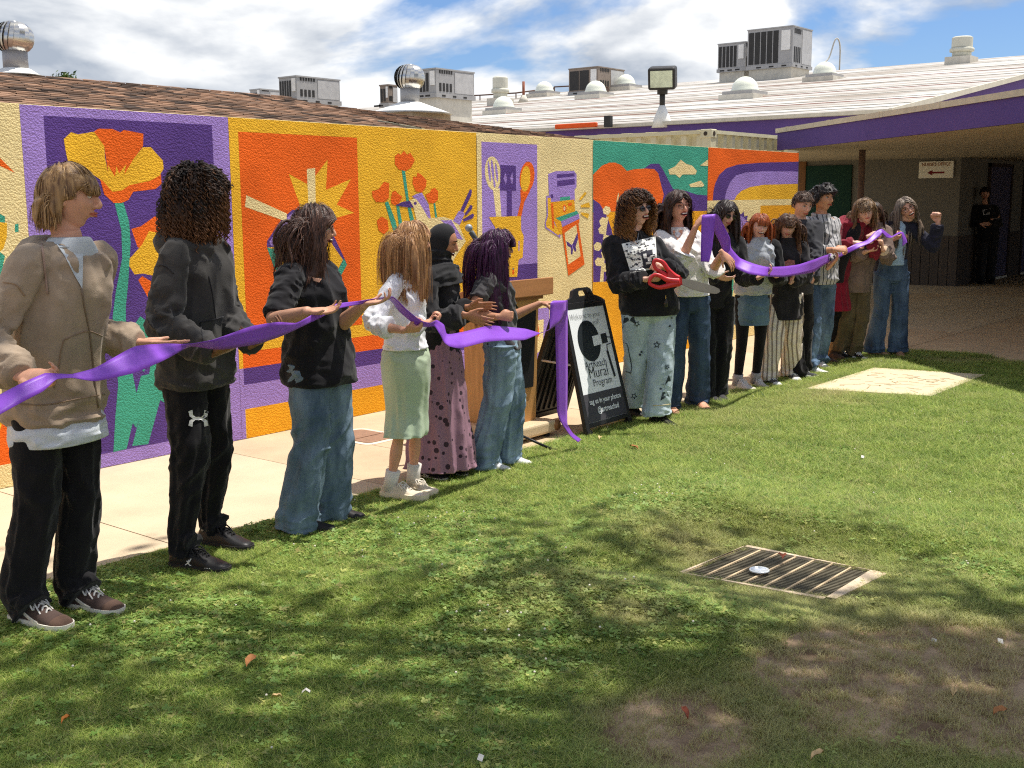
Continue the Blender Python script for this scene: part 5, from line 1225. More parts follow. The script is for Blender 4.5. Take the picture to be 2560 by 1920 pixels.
        hv = np.repeat(r.uniform(0, 1, n) ** 1.2, steps * m3); tt = np.broadcast_to(np.linspace(0, 1, steps)[None, :, None], (n, steps, m3)).ravel(); s._hv(o, hv, tt, tip); o['kind'] = 'stuff'
        return o
    def hairdo(s, m, nm=240, rm=.011, mv=None, mcurl=True, **k):
        """a solid mass of clumped locks with finer strands lying over it"""
        km = dict(k); km.update(n=nm, only_path=True, seed=k.get('seed', 1) + 100, facew=k.get('facew', .066) + rm * .6, fx=k.get('fx', .035) - rm * .8)
        if not mcurl: km['curl'] = 0; km['steps'] = 14; km['vol'] = .45 * km['vol']; km['L'] = .8 * km['L']
        Wd = s.hair(m, **km); st = Wd.shape[1]; parts = []
        inner = s.hc[None, None] - np.array([0, 0, .02]); pull = Wd - (Wd - inner) / (np.linalg.norm(Wd - inner, axis=2)[:, :, None] + 1e-6) * rm * .75 * s.hs
        rr = rm * s.hs * np.interp(np.linspace(0, 1, st), [0, .2, .75, 1], [.9, 1.1, .9, .3])
        for q in pull: parts.append(tube(q, rr, 6))
        V, F = ball((0, 0, 0), (1, 1, 1), 32, 22); x, y, z = V.T; P = np.stack([np.where(x < 0, x * .106, x * .097), y * .080, z * .120], 1); lo = np.clip(-z, 0, 1); P[:, 1] *= 1 - .24 * smooth01(lo * 1.2); P[:, 0] = np.where(x < 0, P[:, 0] * (1 - .4 * smooth01(lo * 1.2)), P[:, 0] * .985)
        keep = ((z > k.get('hairline', .4)) | (x < .06)) & (z > -.45); P[~keep] *= .80; parts.append((xf(P * s.hs, s.hM, s.hc), F))
        me = union(parts, mv or s.vox * 1.15, 8, .5); o = mesh_part('hair', me, m, s.root); me = o.data
        v = np.empty(len(me.vertices) * 3); me.vertices.foreach_get('co', v); v = v.reshape(-1, 3) + np.array(loc_of(o)); zt = np.clip((s.hc[2] + .09 - v[:, 2]) / (k.get('L', .3) + .04), 0, 1)
        s._hv(o, np.clip(vnoise(v[:, 0] * 130, v[:, 1] * 130, v[:, 2] * 8) * .7, 0, 1), zt, k.get('tip', 0)); o['kind'] = 'stuff'
        return s.hair(m, name='hair_strands', **k)
def collar_ring(p, zf, a_, b_, r, fwd=0.0, drop=0.0, n=26):
    """neckband following an oval round the neck, lower in front"""
    th = np.linspace(0, 2 * math.pi, n)
    P = [p.ctr(zf) + p.l * a_ * p.H * math.cos(q) + p.f * (b_ * p.H * math.sin(q) + fwd * p.H) - p.u * drop * p.H * (1 + math.sin(q)) / 2 for q in th]
    return tube(P, r, 8, cap=False)
def foot(px0, px1):
    """heel point and heading of a shoe from its heel and toe in the photograph"""
    a_, b_ = G(*px0), G(*px1); return a_[:2], math.degrees(math.atan2(b_[1] - a_[1], b_[0] - a_[0])), float(np.linalg.norm(b_ - a_))
# flat print laid on a garment: outline points seen in the photograph, carried onto the cloth below them
def decal(name, polys, target, m, lift=.004, mats=None, mi=None, parent=None, sub=0):
    bv = bvh_of(target); V, F, M = [], [], []
    for k_, (pts, tris) in enumerate(polys):
        P3 = []; ok = True
        for p in pts:
            d = unit(ray(*p)); h_ = bv.ray_cast(Vector(CAMP), Vector(d))
            if h_[0] is None: P3.append(None); continue
            P3.append(np.array(h_[0]) - d * lift)
        n = len(V); idx = {}
        for i, q in enumerate(P3):
            if q is not None: idx[i] = n + len(idx); V.append(q)
        for f in tris:
            if all(i in idx for i in f): F.append([idx[i] for i in f]); M.append(mi[k_] if mi else 0)
    if not F: return None
    return obj(name, V, F, m, parent or target, False, mats=mats, fm=M if mats else None)
def dense(pts, k_=3):
    P = np.asarray(pts, float); Q = []
    for i in range(len(P)):
        for j in range(k_): Q.append(P[i] + (P[(i + 1) % len(P)] - P[i]) * j / k_)
    return [tuple(q) for q in Q]
def poly_decal(pts): return (pts, tri_poly(pts))
# ================================================================== THE PEOPLE IN THE LINE
VR = np.array([.628, -.778, 0.]); UP = np.array([0, 0, 1.]); DN = -UP
def VC(O): v = -np.array([O[0], O[1], 0.]); return v / np.linalg.norm(v)
def mk(label, H, heading, feet, neck, **k):
    """feet: two (heel px, toe px, side); neck: pixel of the neck base"""
    fs = [(foot(a_, b_), sd) for a_, b_, sd in feet]; O = np.mean([f_[0][0] + np.array([math.cos(rad(f_[0][1])), math.sin(rad(f_[0][1]))]) * .09 for f_ in fs], axis=0) + np.array(k.pop('shift', (0, 0)))
    n_ = WZ(neck[0], neck[1], O[0] * HD[0] + O[1] * HD[1] + k.pop('dy', 0)); p = Person(label, O, H, heading, lean=(n_[0] - O[0], n_[1] - O[1]), **k)
    k_L = []; fl = []
    for (xy, hd, l), sd in fs: fl.append((xy[0], xy[1], hd, sd)); k_L.append(l)
    p.set_legs(fl); p.D = float(p.O @ HD); p.flen = k_L; return p
def seam(name, p, tgt, pts, r, m, n=14, lift=.002, parent=None):
    bv = bvh_of(tgt); q3 = []
    for q in spline(pts, n):
        d = unit(ray(*q)); h_ = bv.ray_cast(Vector(CAMP), Vector(d))
        if h_[0] is not None: q3.append(np.array(h_[0]) - d * lift)
    if len(q3) < 3: return None
    V, F = tube(q3, r, 6); return obj(name, V, F, m, parent or tgt, True)
def hood(p, r=.033, w=.062, zf=.838, back=.062, drop=.030):
    th = np.linspace(-.35 * math.pi, 1.35 * math.pi, 26); P = []; R = []
    for q in th:
        b_ = math.sin(q - math.pi) ; bk = max(0, -math.cos(q - .5 * math.pi + math.pi) * -1)
        c_ = p.ctr(zf) + p.l * w * p.H * math.cos(q) - p.f * back * p.H * math.sin(q) - p.u * p.H * (drop * (1 - max(0, math.sin(q))) + .012 * max(0, math.sin(q))); P.append(c_); R.append(r * p.H * (.55 + .6 * max(0, math.sin(q))))
    q = spline(np.c_[np.array(P), np.array(R)], 50); return tube(q[:, :3], q[:, 3], 18, disp=folds(.006, 8, 1.2, .5, 3))
HOODIE = [(.445, .112, .088), (.465, .122, .097), (.52, .123, .097), (.60, .119, .093), (.70, .119, .090, .004), (.76, .119, .084, .006), (.80, .108, .066, .004), (.824, .076, .054), (.838, .056, .048)]
TEE = [(.50, .102, .080), (.52, .104, .082), (.58, .094, .074), (.64, .092, .074, .004), (.70, .100, .078, .008), (.745, .106, .080, .012), (.785, .106, .066, .006), (.815, .088, .050, 0), (.836, .052, .042, 0), (.848, .044, .040, .002)]
black_c = cloth('cloth_black', (26, 25, 27), var=.25); black2 = cloth('cloth_soft_black', (36, 35, 37), var=.25)
sole_dark = mat('sole_dark', (44, 42, 42)); sole_white = mat('sole_white', (226, 220, 206), var=.06)

# ---- 1 boy in tan hoodie ------------------------------------------------------------
p = mk('teenage person in tan zip hoodie and black trousers holding the ribbon end, leftmost in line', 1.80, -76, [((40, 1553), (186, 1584), -1), ((166, 1517), (326, 1545), 1)], (166, 602), shift=(.03, -.04), vox=.0050, skin_col=(206, 154, 126), dy=-.03)
p.set_head(WZ(170, 494, p.D - .02), -38, -4, 2, size=1.0)
yh = p.O[1] - .34
p.arm(-1, W(46, 938, yh), -p.f * 1.0 - p.l * .35 - UP * .5, VR * .9 - UP * .12, UP * .5 + VC(p.O) * .6, 'hold'); p.arm(1, W(345, 856, yh + .16), -UP - p.f * .3, VR * .95 - UP * .02, UP * .9 - p.f * .3, 'flat')
p.finish_body(); p.face(brow=(120, 88, 58), eyes='open')
tan = cloth('cloth_tan_hoodie', (158, 140, 120), var=.16, vscale=7)
top = p.shell('hoodie', [p.loft_torso(HOODIE, 48, disp=addf(folds(.012, 5, 1.3, 1.2, 2), folds(.010, 12, 1.5, .8, 9, env=lambda t: np.exp(-((t - .12) / .14) ** 2) + .3))), p.sleeve(-1, .056, .050, .040, amp=.014), p.sleeve(1, .056, .048, .038, amp=.014), p.cuff_ring(-1, .029), p.cuff_ring(1, .029), hood(p, r=.034, w=.070, zf=.822, back=.066)], tan, vox=.0065, smooth=2)
p.pants('trousers', black_c, thigh=.060, knee=.053, hem=.050, hemz=.040, amp=.010, bunch=.8)
p.shell('tee_shirt', [p.loft_torso([(.405, .122, .100), (.42, .124, .102), (.445, .120, .098), (.47, .108, .086)], 40, disp=folds(.008, 3, 1.6, .5, 4))], cloth('cloth_white_tee', (206, 212, 218), var=.06))
gt_ = cloth('cloth_grey_tee', (186, 192, 196), var=.06)
p.shell('tee_collar', [p.loft_torso([(.79, .092, .062, .004), (.815, .080, .056, .008), (.836, .060, .050, .010), (.846, .050, .046, .010)], 30, steps=16)], gt_, vox=.006)
decal('tee_front', [poly_decal(dense([(140, 608), (172, 618), (204, 604), (208, 640), (206, 722), (184, 684), (162, 640)], 3))], top, gt_, lift=.007)
zip_m = mat('zip_metal', (120, 104, 88), rough=.5); tan_d = cloth('cloth_tan_seam', (140, 118, 96))
seam('zip', p, top, [(204, 722), (212, 770), (224, 830), (232, 900), (240, 980), (246, 1018)], .004, zip_m); seam('pocket_seam', p, top, [(160, 850), (190, 836), (222, 828), (256, 840)], .0028, tan_d); seam('pocket_seam', p, top, [(160, 850), (152, 880), (146, 925), (134, 970)], .0028, tan_d)
seam('drawstring', p, top, [(104, 610), (110, 650), (114, 690), (119, 735)], .0045, cloth('cloth_cord', (150, 126, 112)), lift=.006)
seam('hem_seam', p, top, [(50, 1010), (110, 1012), (180, 1000), (262, 985)], .0028, tan_d); seam('shoulder_seam', p, top, [(8, 705), (40, 712), (62, 740)], .003, tan_d)
hm = hairmat('hair_blond_brown', (92, 64, 40), (196, 158, 106), rough=.36)
p.hairdo(hm, n=3400, L=.175, Lvar=.10, w=.0014, vol=.010, part=9, crown=(-.35, .1, 1), comb=.95, stiff=.60, bangs=(.115, .75), hairline=.34, facew=.070, seed=5, steps=15, shoulder=False, cut=(-.022, .006), cutb=-.125, roots=lambda d: (d[:, 2] > -.36), wave=.003, wfreq=5)
sm_ = cloth('suede_brown', (78, 62, 56), var=.2); wh = mat('off_white_stripe', (220, 212, 198))
for i in (0, 1): p.shoe(i, .163, sm_, None, lace=(214, 210, 204), stripe=wh, sole_h=.030, toe_cap=cloth('suede_toe', (96, 74, 62), var=.15))

# ---- 2 curly haired boy in black hoodie -----------------------------------------------
p = mk('teenage person with dark curls tipped brown and glasses, in black hoodie and black joggers', 1.79, -66, [((436, 1419), (590, 1437), -1), ((508, 1362), (664, 1385), 1)], (490, 606), vox=.0050, skin_col=(128, 90, 66), dy=-.02)
p.set_head(WZ(494, 500, p.D - .02), -14, -3, 0)
yh = p.O[1] - .36
p.arm(-1, W(533, 884, yh), -p.f * 1.0 - p.l * .4 - UP * .7, VR * .8 - p.l * .0 + UP * .25, UP * .7 - VR * .35 + VC(p.O) * -.1, 'cup'); p.arm(1, W(634, 860, yh + .05), -UP - p.f * .2 + p.l * .2, VR * .7 + UP * .32, UP * .6 - VR * .5, 'cup')
p.finish_body(); p.face(brow=(30, 22, 20), glasses='round', gcol_=(90, 74, 66))
hb = cloth('cloth_washed_black', (62, 60, 58), var=.2, vscale=8)
top = p.shell('hoodie', [p.loft_torso([(r_[0] + .012 if r_[0] < .5 else r_[0],) + tuple(r_[1:]) for r_ in HOODIE], 48, disp=addf(folds(.012, 4, 1.3, 1.2, 12), folds(.010, 11, 1.5, .8, 19, env=lambda t: np.exp(-((t - .12) / .14) ** 2) + .3))), p.sleeve(-1, .056, .052, .040, amp=.014), p.sleeve(1, .056, .047, .036, amp=.014), p.cuff_ring(-1, .028), p.cuff_ring(1, .028), hood(p, r=.035, w=.064)], hb, vox=.0065)
tr = p.pants('joggers', cloth('cloth_jogger_black', (24, 23, 25), var=.3), thigh=.060, knee=.050, hem=.034, hemz=.060, amp=.011, bunch=1.0)
seam('pocket_seam', p, top, [(500, 806), (530, 800), (558, 792)], .0028, black2); seam('pocket_seam', p, top, [(500, 806), (506, 840), (510, 858)], .0028, black2); seam('shoulder_seam', p, top, [(372, 668), (410, 664), (434, 684)], .003, black2); seam('zip', p, top, [(522, 690), (532, 740), (540, 800)], .003, black2)
hm = hairmat('hair_dark_curls', (22, 17, 15), (66, 46, 34), tip=(140, 92, 52), rough=.6)
p.hairdo(hm, mcurl=False, n=1500, L=.25, Lvar=.10, w=.0032, vol=.05, part=9, crown=(-.1, 0, 1), comb=.75, stiff=.55, curl=.0062, cfreq=44, steps=30, hairline=.20, facew=.072, seed=8, tip=.7, flat=.9, taper=.8, shoulder=False, roots=lambda d: d[:, 2] > -.25, wave=.006, wfreq=7)
p.hair(hm, n=900, L=.045, Lvar=.25, w=.0046, vol=.034, part=9, crown=(0, 0, 1), comb=.45, stiff=.9, curl=.010, cfreq=13, steps=12, hairline=.2, seed=9, gravity=.15, flat=.9, shoulder=False, name='top_curls', roots=lambda d: d[:, 2] > .15)
bs = mat('black_leather', (30, 29, 30), rough=.45, var=.15, bump=.0006)
for i in (0, 1): p.shoe(i, .162, bs, sole_dark, lace=(34, 33, 34), collar=cloth('cloth_grey_collar', (150, 144, 136)), sole_h=.028)
logo_m = mat('print_white', (226, 224, 220), rough=.7, var=.03)
def arcs(cx, cy, w, h):
    """crossed arcs emblem: an upper U over a lower one"""
    L = []
    for sg in (-1, 1):
        out_ = [(cx - w * .5, cy + sg * h * .42), (cx - w * .44, cy + sg * h * .12), (cx - w * .2, cy - sg * h * .06), (cx, cy - sg * h * .10), (cx + w * .2, cy - sg * h * .06), (cx + w * .44, cy + sg * h * .12), (cx + w * .5, cy + sg * h * .42), (cx + w * .30, cy + sg * h * .5), (cx + w * .27, cy + sg * h * .22), (cx + w * .14, cy + sg * h * .08), (cx, cy + sg * h * .05), (cx - w * .14, cy + sg * h * .08), (cx - w * .27, cy + sg * h * .22), (cx - w * .30, cy + sg * h * .5)]
        L.append(poly_decal(dense(out_, 2)))
    return L
decal('printed_emblem', arcs(496, 1046, 50, 42), tr, logo_m, lift=.006)
sh0 = [c_ for c_ in p.root.children if c_.name.startswith('shoe')][0]
jx, jy = 470, 1404
decal('leaping_emblem', [poly_decal([(jx + a_, jy + b_) for a_, b_ in ((7, -8), (9, -7), (5, 0), (2, 3), (4, 7), (8, 9), (8, 11), (3, 10), (0, 6), (-4, 8), (-8, 10), (-8, 8), (-4, 5), (-1, 1), (-4, 0), (-4, -2), (0, -2), (2, -5), (4, -4))])], sh0, logo_m, lift=.004)
decal('stitched_marks', [poly_decal([(510 + 6 * i + a_, 1420 + b_) for a_, b_ in ((0, 0), (3, 0), (4, 6), (3, 12), (0, 12), (1, 6))]) for i in range(3)], sh0, logo_m, lift=.004)

# ---- 3 woman in black tee -----------------------------------------------------------
p = mk('woman with wavy dark brown hair and glasses, in black tee shirt and wide blue jeans', 1.64, -74, [((728, 1331), (836, 1331), -1), ((806, 1300), (900, 1300), 1)], (768, 672), vox=.0050, female=True, skin_col=(200, 150, 122), bw=1.08, girth=1.0, dy=-.02)
p.set_head(WZ(785, 574, p.D - .02), -46, -2, 0)
yh = p.O[1] - .36
p.arm(-1, W(772, 778, yh), -p.f * .8 - p.l * .5 - UP * .9, VR * .95 + UP * .02, UP * .8 - VR * .1 + VC(p.O) * .3, 'relax', rs=1.22); p.arm(1, W(912, 760, yh + .05), -UP - p.f * .1, VR * .95 + UP * .12, UP * .9 - VR * .2, 'cup', rs=1.2)
p.finish_body(); p.face(brow=(50, 36, 30), mouth='smile', glasses='square', gcol_=(50, 30, 26))
top = p.shell('tee_shirt', [p.loft_torso([(.455, .113, .098), (.47, .116, .101), (.52, .115, .100), (.58, .102, .090, .004), (.64, .096, .084, .008), (.70, .098, .084, .014), (.745, .102, .084, .018), (.785, .103, .068, .008), (.815, .082, .050), (.836, .052, .042), (.846, .046, .04)], 48, disp=addf(folds(.010, 5, 1.4, 1.4, 21), folds(.008, 10, 1.3, 1.0, 23))), p.sleeve(-1, .062, .050, .05, upto=.46, amp=.008), p.sleeve(1, .060, .050, .05, upto=.46, amp=.008)], cloth('cloth_black_tee', (30, 29, 32), var=.25), vox=.0065)
den1 = denim('denim_mid', (84, 104, 124), (136, 156, 172))
p.pants('jeans', den1, thigh=.066, knee=.054, hem=.062, hemz=.012, amp=.012, waist=.575, wa=.088, wb=.074, seat=.098, seatb=.080, wide_fold=.8, breakf=-.01)
decal('neck_opening', [poly_decal(dense([(782, 655), (800, 652), (806, 672), (808, 692), (798, 706), (784, 702), (776, 684)], 2))], top, p.sk, lift=.006)
V, F = tube(np.array([W(771 + 3 * math.cos(a_), 777 + 9 * math.sin(a_), yh) + np.array([0, .018 * math.cos(a_ + 1.57), 0]) for a_ in np.linspace(0, 6.28, 14)]), .003, 5, cap=False); obj('wrist_band', V, F, mat('band_dark', (40, 40, 46)), p.root)
hm = hairmat('hair_dark_brown', (34, 23, 20), (104, 70, 54), rough=.40)
p.hairdo(hm, n=3200, L=.36, Lvar=.12, w=.0014, vol=.032, part=.15, crown=(-.2, .1, 1), comb=.85, stiff=.66, wave=.013, wfreq=11, grouped=40, facew=.074, hairline=.42, seed=12, fx=0.03, steps=18, tip=.35)
shoe_b = mat('flat_black', (34, 32, 34), rough=.6)
for i in (0, 1): p.shoe(i, .16, shoe_b, sole_dark, h=.8, sole_h=.016)

# ---- 4 girl in white cardigan -----------------------------------------------------------
p = mk('girl with long straight light brown hair, in white cardigan and pale green satin skirt', 1.545, -62, [((960, 1247), (1066, 1258), -1), ((1022, 1228), (1086, 1245), 1)], (1006, 690), vox=.0050, female=True, skin_col=(206, 152, 124), dy=-.02)
p.set_head(WZ(1030, 604, p.D - .02), -28, -4, 0)
yh = p.O[1] - .27
p.arm(-1, W(1012, 826, yh), -p.f * .9 - p.l * .4 - UP * .8, VR * .95 + UP * .1, UP * .7 - VC(p.O) * .5, 'grip'); p.arm(1, W(1058, 808, yh + .04), -UP - p.f * .2, VR * .9 + UP * .1, UP * .8, 'grip')
p.finish_body(legs=True, lr=.66); p.face(brow=(130, 96, 64), mouth='smile')
wht = cloth('cloth_white_knit', (226, 226, 230), var=.06, vscale=14)
p.shell('cardigan', [p.loft_torso([(.548, .104, .084), (.57, .100, .080), (.62, .090, .074), (.68, .094, .076, .006), (.74, .100, .076, .008), (.785, .102, .064, .004), (.815, .080, .048), (.84, .050, .042)], 48, disp=addf(folds(.008, 3, 2.2, .4, 31), folds(.007, 9, 1.3, .8, 33))), p.sleeve(-1, .047, .041, .040, upto=.80, amp=.010), p.sleeve(1, .046, .043, .038, upto=.80, amp=.010)], wht, vox=.0062)
grn = mat('satin_pale_green', (172, 188, 160), rough=.38, var=.08, vscale=5, spec=.45, sheen=.15)
p.shell('skirt', [p.loft_torso([(.235, .100, .090), (.25, .098, .088), (.31, .082, .080), (.38, .086, .088), (.45, .100, .098), (.51, .106, .096), (.555, .094, .074), (.60, .080, .064)], 64, steps=60, disp=addf(folds(.022, 1.0, 2.0, .2, 37, env=lambda t: np.clip(1.0 - t * 1.7, 0, 1)), folds(.007, 9, 1.4, .9, 39, env=lambda t: np.exp(-((t - .82) / .12) ** 2) * 1.4 + .2)))], grn, vox=.0065)
sock = cloth('cloth_sock_white', (216, 208, 198), var=.08)
for (A, K, Hh) in p.legpts:
    d = unit(K - A); V, F = tube([A - d * .05, A + d * .03, A + d * .085], np.array([.028, .0235, .026]) * p.H, 16, disp=folds(.004, 6, .4, 0, 3)); obj('sock', V, F, sock, p.root, True)
hm = hairmat('hair_light_brown', (112, 72, 42), (206, 158, 106), rough=.33)
p.hairdo(hm, n=3200, L=.44, Lvar=.08, w=.0014, vol=.022, part=.1, crown=(-.15, 0, 1), comb=.9, stiff=.6, wave=.004, wfreq=7, grouped=30, facew=.066, hairline=.44, seed=14, fx=0.055, steps=17)
run_m = cloth('runner_beige', (206, 194, 172), var=.14)
for i in (0, 1): p.shoe(i, .175, run_m, mat('sole_cream', (224, 210, 184)), lace=(220, 212, 198), sole_h=.036, chunky=1.0, toe_cap=cloth('runner_white', (224, 216, 202)), collar=cloth('runner_grey', (150, 146, 136)))

# ---- 5 hijab ------------------------------------------------------------------------
p = mk('smiling person in black headscarf and black top clapping, long mauve skirt with dark spots', 1.535, -66, [((1040, 1192), (1132, 1212), -1), ((1118, 1180), (1162, 1196), 1)], (1092, 690), vox=.0050, female=True, skin_col=(176, 122, 92), dy=-.02)
p.set_head(WZ(1106, 606, p.D - .02), -54, -16, 0, smile=.6)
yh = p.O[1] - .34
p.arm(-1, W(1164, 788, yh), -p.f * .8 - p.l * .3 - UP * .8, VR * .85 - UP * .32, p.l * .9 + UP * .3, 'clap', hs=1.05); p.arm(1, W(1172, 768, yh + .10), -UP - p.f * .2 + p.l * .4, VR * .95 + UP * .02, -p.l * .8 - UP * .4, 'clap', hs=1.05)
p.finish_body(); p.face(brow=(40, 28, 24), mouth='smile', eyes='closed')
p.shell('blouse', [p.loft_torso([(.50, .106, .086), (.55, .104, .084), (.62, .096, .080), (.70, .102, .082, .008), (.745, .106, .082, .010), (.785, .106, .068, .006), (.815, .086, .052), (.84, .05, .042)], 44, disp=folds(.010, 5, 1.4, 1.1, 41)), p.sleeve(-1, .054, .050, .047, upto=.96, amp=.012), p.sleeve(1, .052, .047, .044, upto=.96, amp=.012)], black2, vox=.0065)
# scarf: a hood that hugs the skull, then folds that wrap the neck and drop over the chest
HV, HF = ball((0, 0, 0), (1, 1, 1), 48, 36); hx, hy, hz = HV.T
Q = np.stack([np.where(hx < 0, hx * .116, hx * .094), hy * .092, hz * .132], 1); Q[:, 1] *= 1 - .12 * smooth01(np.clip(-hz, 0, 1)); opening = np.exp(-((Q[:, 1] / .056) ** 4 + ((Q[:, 2] + .022) / .082) ** 4)) * (hx > 0); Q[:, 0] -= opening * .085
scf = [(xf(Q * p.hs, p.hM, p.hc), HF)]
n0 = xf(np.array([-.022, 0, -.06]) * p.hs, p.hM, p.hc); q = spline([n0, (n0 + p.neck0) / 2, p.ctr(.835), p.ctr(.80) + p.f * .012, p.ctr(.755) + p.f * .020], 34)
rw = np.interp(np.linspace(0, 1, 34), [0, .3, .5, .72, .88, 1], [.080, .078, .095, .165, .185, .188]); rd = np.interp(np.linspace(0, 1, 34), [0, .3, .5, .72, .88, 1], [.085, .082, .090, .112, .124, .126])
scf.append(tube(q, rd, 48, rb=rw, ref=p.f, disp=lambda t, th: .011 * np.sin(t * 38 + 1.6 * np.sin(th + .7)) * np.clip(t * 3 - .4, 0, 1) * (1 - .6 * t) + folds(.010, 7, 1.6, 1.2, 45)(t, th)))
p.shell('headscarf', scf, cloth('cloth_scarf_black', (30, 30, 32), var=.22, rough=.75), vox=.0062, smooth=1)
spot = bpy.data.materials.new('mauve_spotted_cloth'); spot.use_nodes = True; t = NT(spot); b = t.n['Principled BSDF']; b.inputs['Roughness'].default_value = .85
ge = t.new('ShaderNodeNewGeometry'); vo = t.new('ShaderNodeTexVoronoi'); vo.inputs['Scale'].default_value = 21; vo.inputs['Randomness'].default_value = .75; t.link(ge.outputs['Position'], vo.inputs['Vector'])
sc_ = t.new('ShaderNodeSeparateColor'); t.link(vo.outputs['Color'], sc_.inputs[0]); ml = t.new('ShaderNodeMath', operation='MULTIPLY_ADD'); t.link(sc_.outputs[0], ml.inputs[0]); ml.inputs[1].default_value = .22; ml.inputs[2].default_value = .16
lt = t.new('ShaderNodeMath', operation='LESS_THAN'); t.link(vo.outputs['Distance'], lt.inputs[0]); t.link(ml.outputs[0], lt.inputs[1]); mx = t.new('ShaderNodeMix', data_type='RGBA'); t.link(lt.outputs[0], mx.inputs[0]); mx.inputs[6].default_value = lin((150, 112, 128)); mx.inputs[7].default_value = lin((56, 36, 48)); t.link(mx.outputs[2], b.inputs['Base Color'])
p.shell('skirt', [p.loft_torso([(.045, .156, .136), (.06, .154, .134), (.16, .144, .122), (.30, .130, .108), (.44, .116, .096), (.52, .104, .084), (.57, .094, .074), (.60, .086, .066)], 80, steps=70, disp=addf(folds(.034, .8, 2.4, .2, 47, env=lambda t: np.clip(1.05 - t * 1.15, 0, 1)), folds(.008, 5, 2.2, .5, 49)))], spot, vox=.0068, smooth=1)
for i in (0, 1): p.shoe(i, .165, mat('skate_black', (30, 29, 30), var=.15), sole_white, lace=(40, 38, 38), stripe=logo_m, sole_h=.030, toe_cap=mat('skate_black_toe', (36, 34, 36)))

# ---- 6 purple hair ------------------------------------------------------------------------
p = mk("person with very long dark purple hair, charcoal tee and blue jeans, reaching to the sign", 1.495, -58, [((1196, 1176), (1266, 1180), -1), ((1252, 1160), (1314, 1165), 1)], (1222, 704), vox=.0052, female=True, skin_col=(186, 134, 104), dy=-.02)
p.set_head(WZ(1243, 620, p.D - .02), -42, -2, 0)
yh = p.O[1] - .26
p.arm(-1, W(1248, 792, yh), -p.f * .9 - p.l * .4 - UP * .9, VR * .95 + UP * .04, p.l * .8 + DN * .2, 'fist', rs=1.1); p.arm(1, W(1352, 758, yh + .16), -UP, VR * .95 + UP * .02, DN * .9 + VR * .1, 'pinch', rs=1.05)
p.finish_body(); p.face(brow=(50, 30, 40), mouth='smile', glasses='round')
p.shell('tee_shirt', [p.loft_torso(TEE, 44, disp=addf(folds(.009, 5, 1.4, 1.2, 51), folds(.007, 10, 1.3, 1, 53))), p.sleeve(-1, .054, .049, .05, upto=.27, amp=.006), p.sleeve(1, .052, .048, .05, upto=.27, amp=.007)], cloth('cloth_charcoal', (72, 70, 72), var=.18), vox=.0065)
p.pants('jeans', denim('denim_faded', (88, 110, 134), (158, 180, 196)), thigh=.074, knee=.067, hem=.068, hemz=.014, amp=.011, waist=.585, wa=.090, wb=.070, seat=.110, seatb=.084, wide_fold=.8, breakf=0)
hm = hairmat('hair_purple', (30, 12, 30), (86, 34, 82), rough=.34)
p.hairdo(hm, n=3000, L=.60, Lvar=.07, w=.0014, vol=.035, part=.0, crown=(-.15, 0, 1), comb=.9, stiff=.6, wave=.006, wfreq=12, grouped=40, facew=.074, hairline=.44, bangs=(.085, .5), seed=16, fx=0.045, steps=20)
for i in (0, 1): p.shoe(i, .165, cloth('canvas_white', (222, 222, 220), var=.05), sole_white, lace=(226, 226, 224), sole_h=.028)

# ---- 7 curly woman with scissors ------------------------------------------------------------
p = mk("laughing woman with curly brown hair, star patterned pale jeans, holding big red scissors", 1.68, -128, [((1560, 1046), (1600, 1050), -1), ((1628, 1062), (1690, 1073), 1)], (1577, 580), vox=.0056, female=True, skin_col=(222, 172, 150), bw=1.08, girth=1.08, dy=-.03)
p.set_head(WZ(1592, 526, p.D - .05), -104, 6, -6, size=1.02, smile=1)
yh = p.D - .36
p.arm(-1, WZ(1617, 698, yh), -p.f * .7 - p.l * .6 - UP * .9, VR * .9 + UP * .02, p.l * .7 + UP * .3, 'fist', hs=1.1); p.arm(1, WZ(1660, 668, yh + .10), -UP * .8 + p.l * .8, unit(WZ(1636, 656, yh) - WZ(1660, 668, yh + .10)), -p.l * .5 - UP * .5, 'fist', hs=1.1)
p.finish_body(); p.face(brow=(60, 40, 32), mouth='laugh', eyes='closed', glasses='square', gcol_=(28, 26, 28), lens=(34, 30, 34))
top = p.shell('long_sleeve_top', [p.loft_torso([(.485, .114, .095), (.51, .117, .098), (.56, .114, .097), (.62, .104, .089, .006), (.70, .104, .086, .014), (.745, .106, .086, .016), (.785, .105, .070, .008), (.815, .086, .054), (.836, .052, .044), (.848, .046, .042)], 48, disp=addf(folds(.012, 4, 1.4, 1.3, 61), folds(.008, 10, 1.3, 1, 63))), p.sleeve(-1, .060, .056, .044, upto=.96, amp=.014), p.sleeve(1, .058, .054, .044, upto=.96, amp=.014)], cloth('cloth_black_longsleeve', (30, 30, 33), var=.25), vox=.0068)
pale = denim('denim_pale', (152, 172, 182), (200, 214, 220))
tr = p.pants('star_jeans', pale, thigh=.064, knee=.051, hem=.055, hemz=.055, amp=.008, waist=.57, wa=.090, wb=.072, seat=.104, seatb=.083, wide_fold=.5, breakf=0)
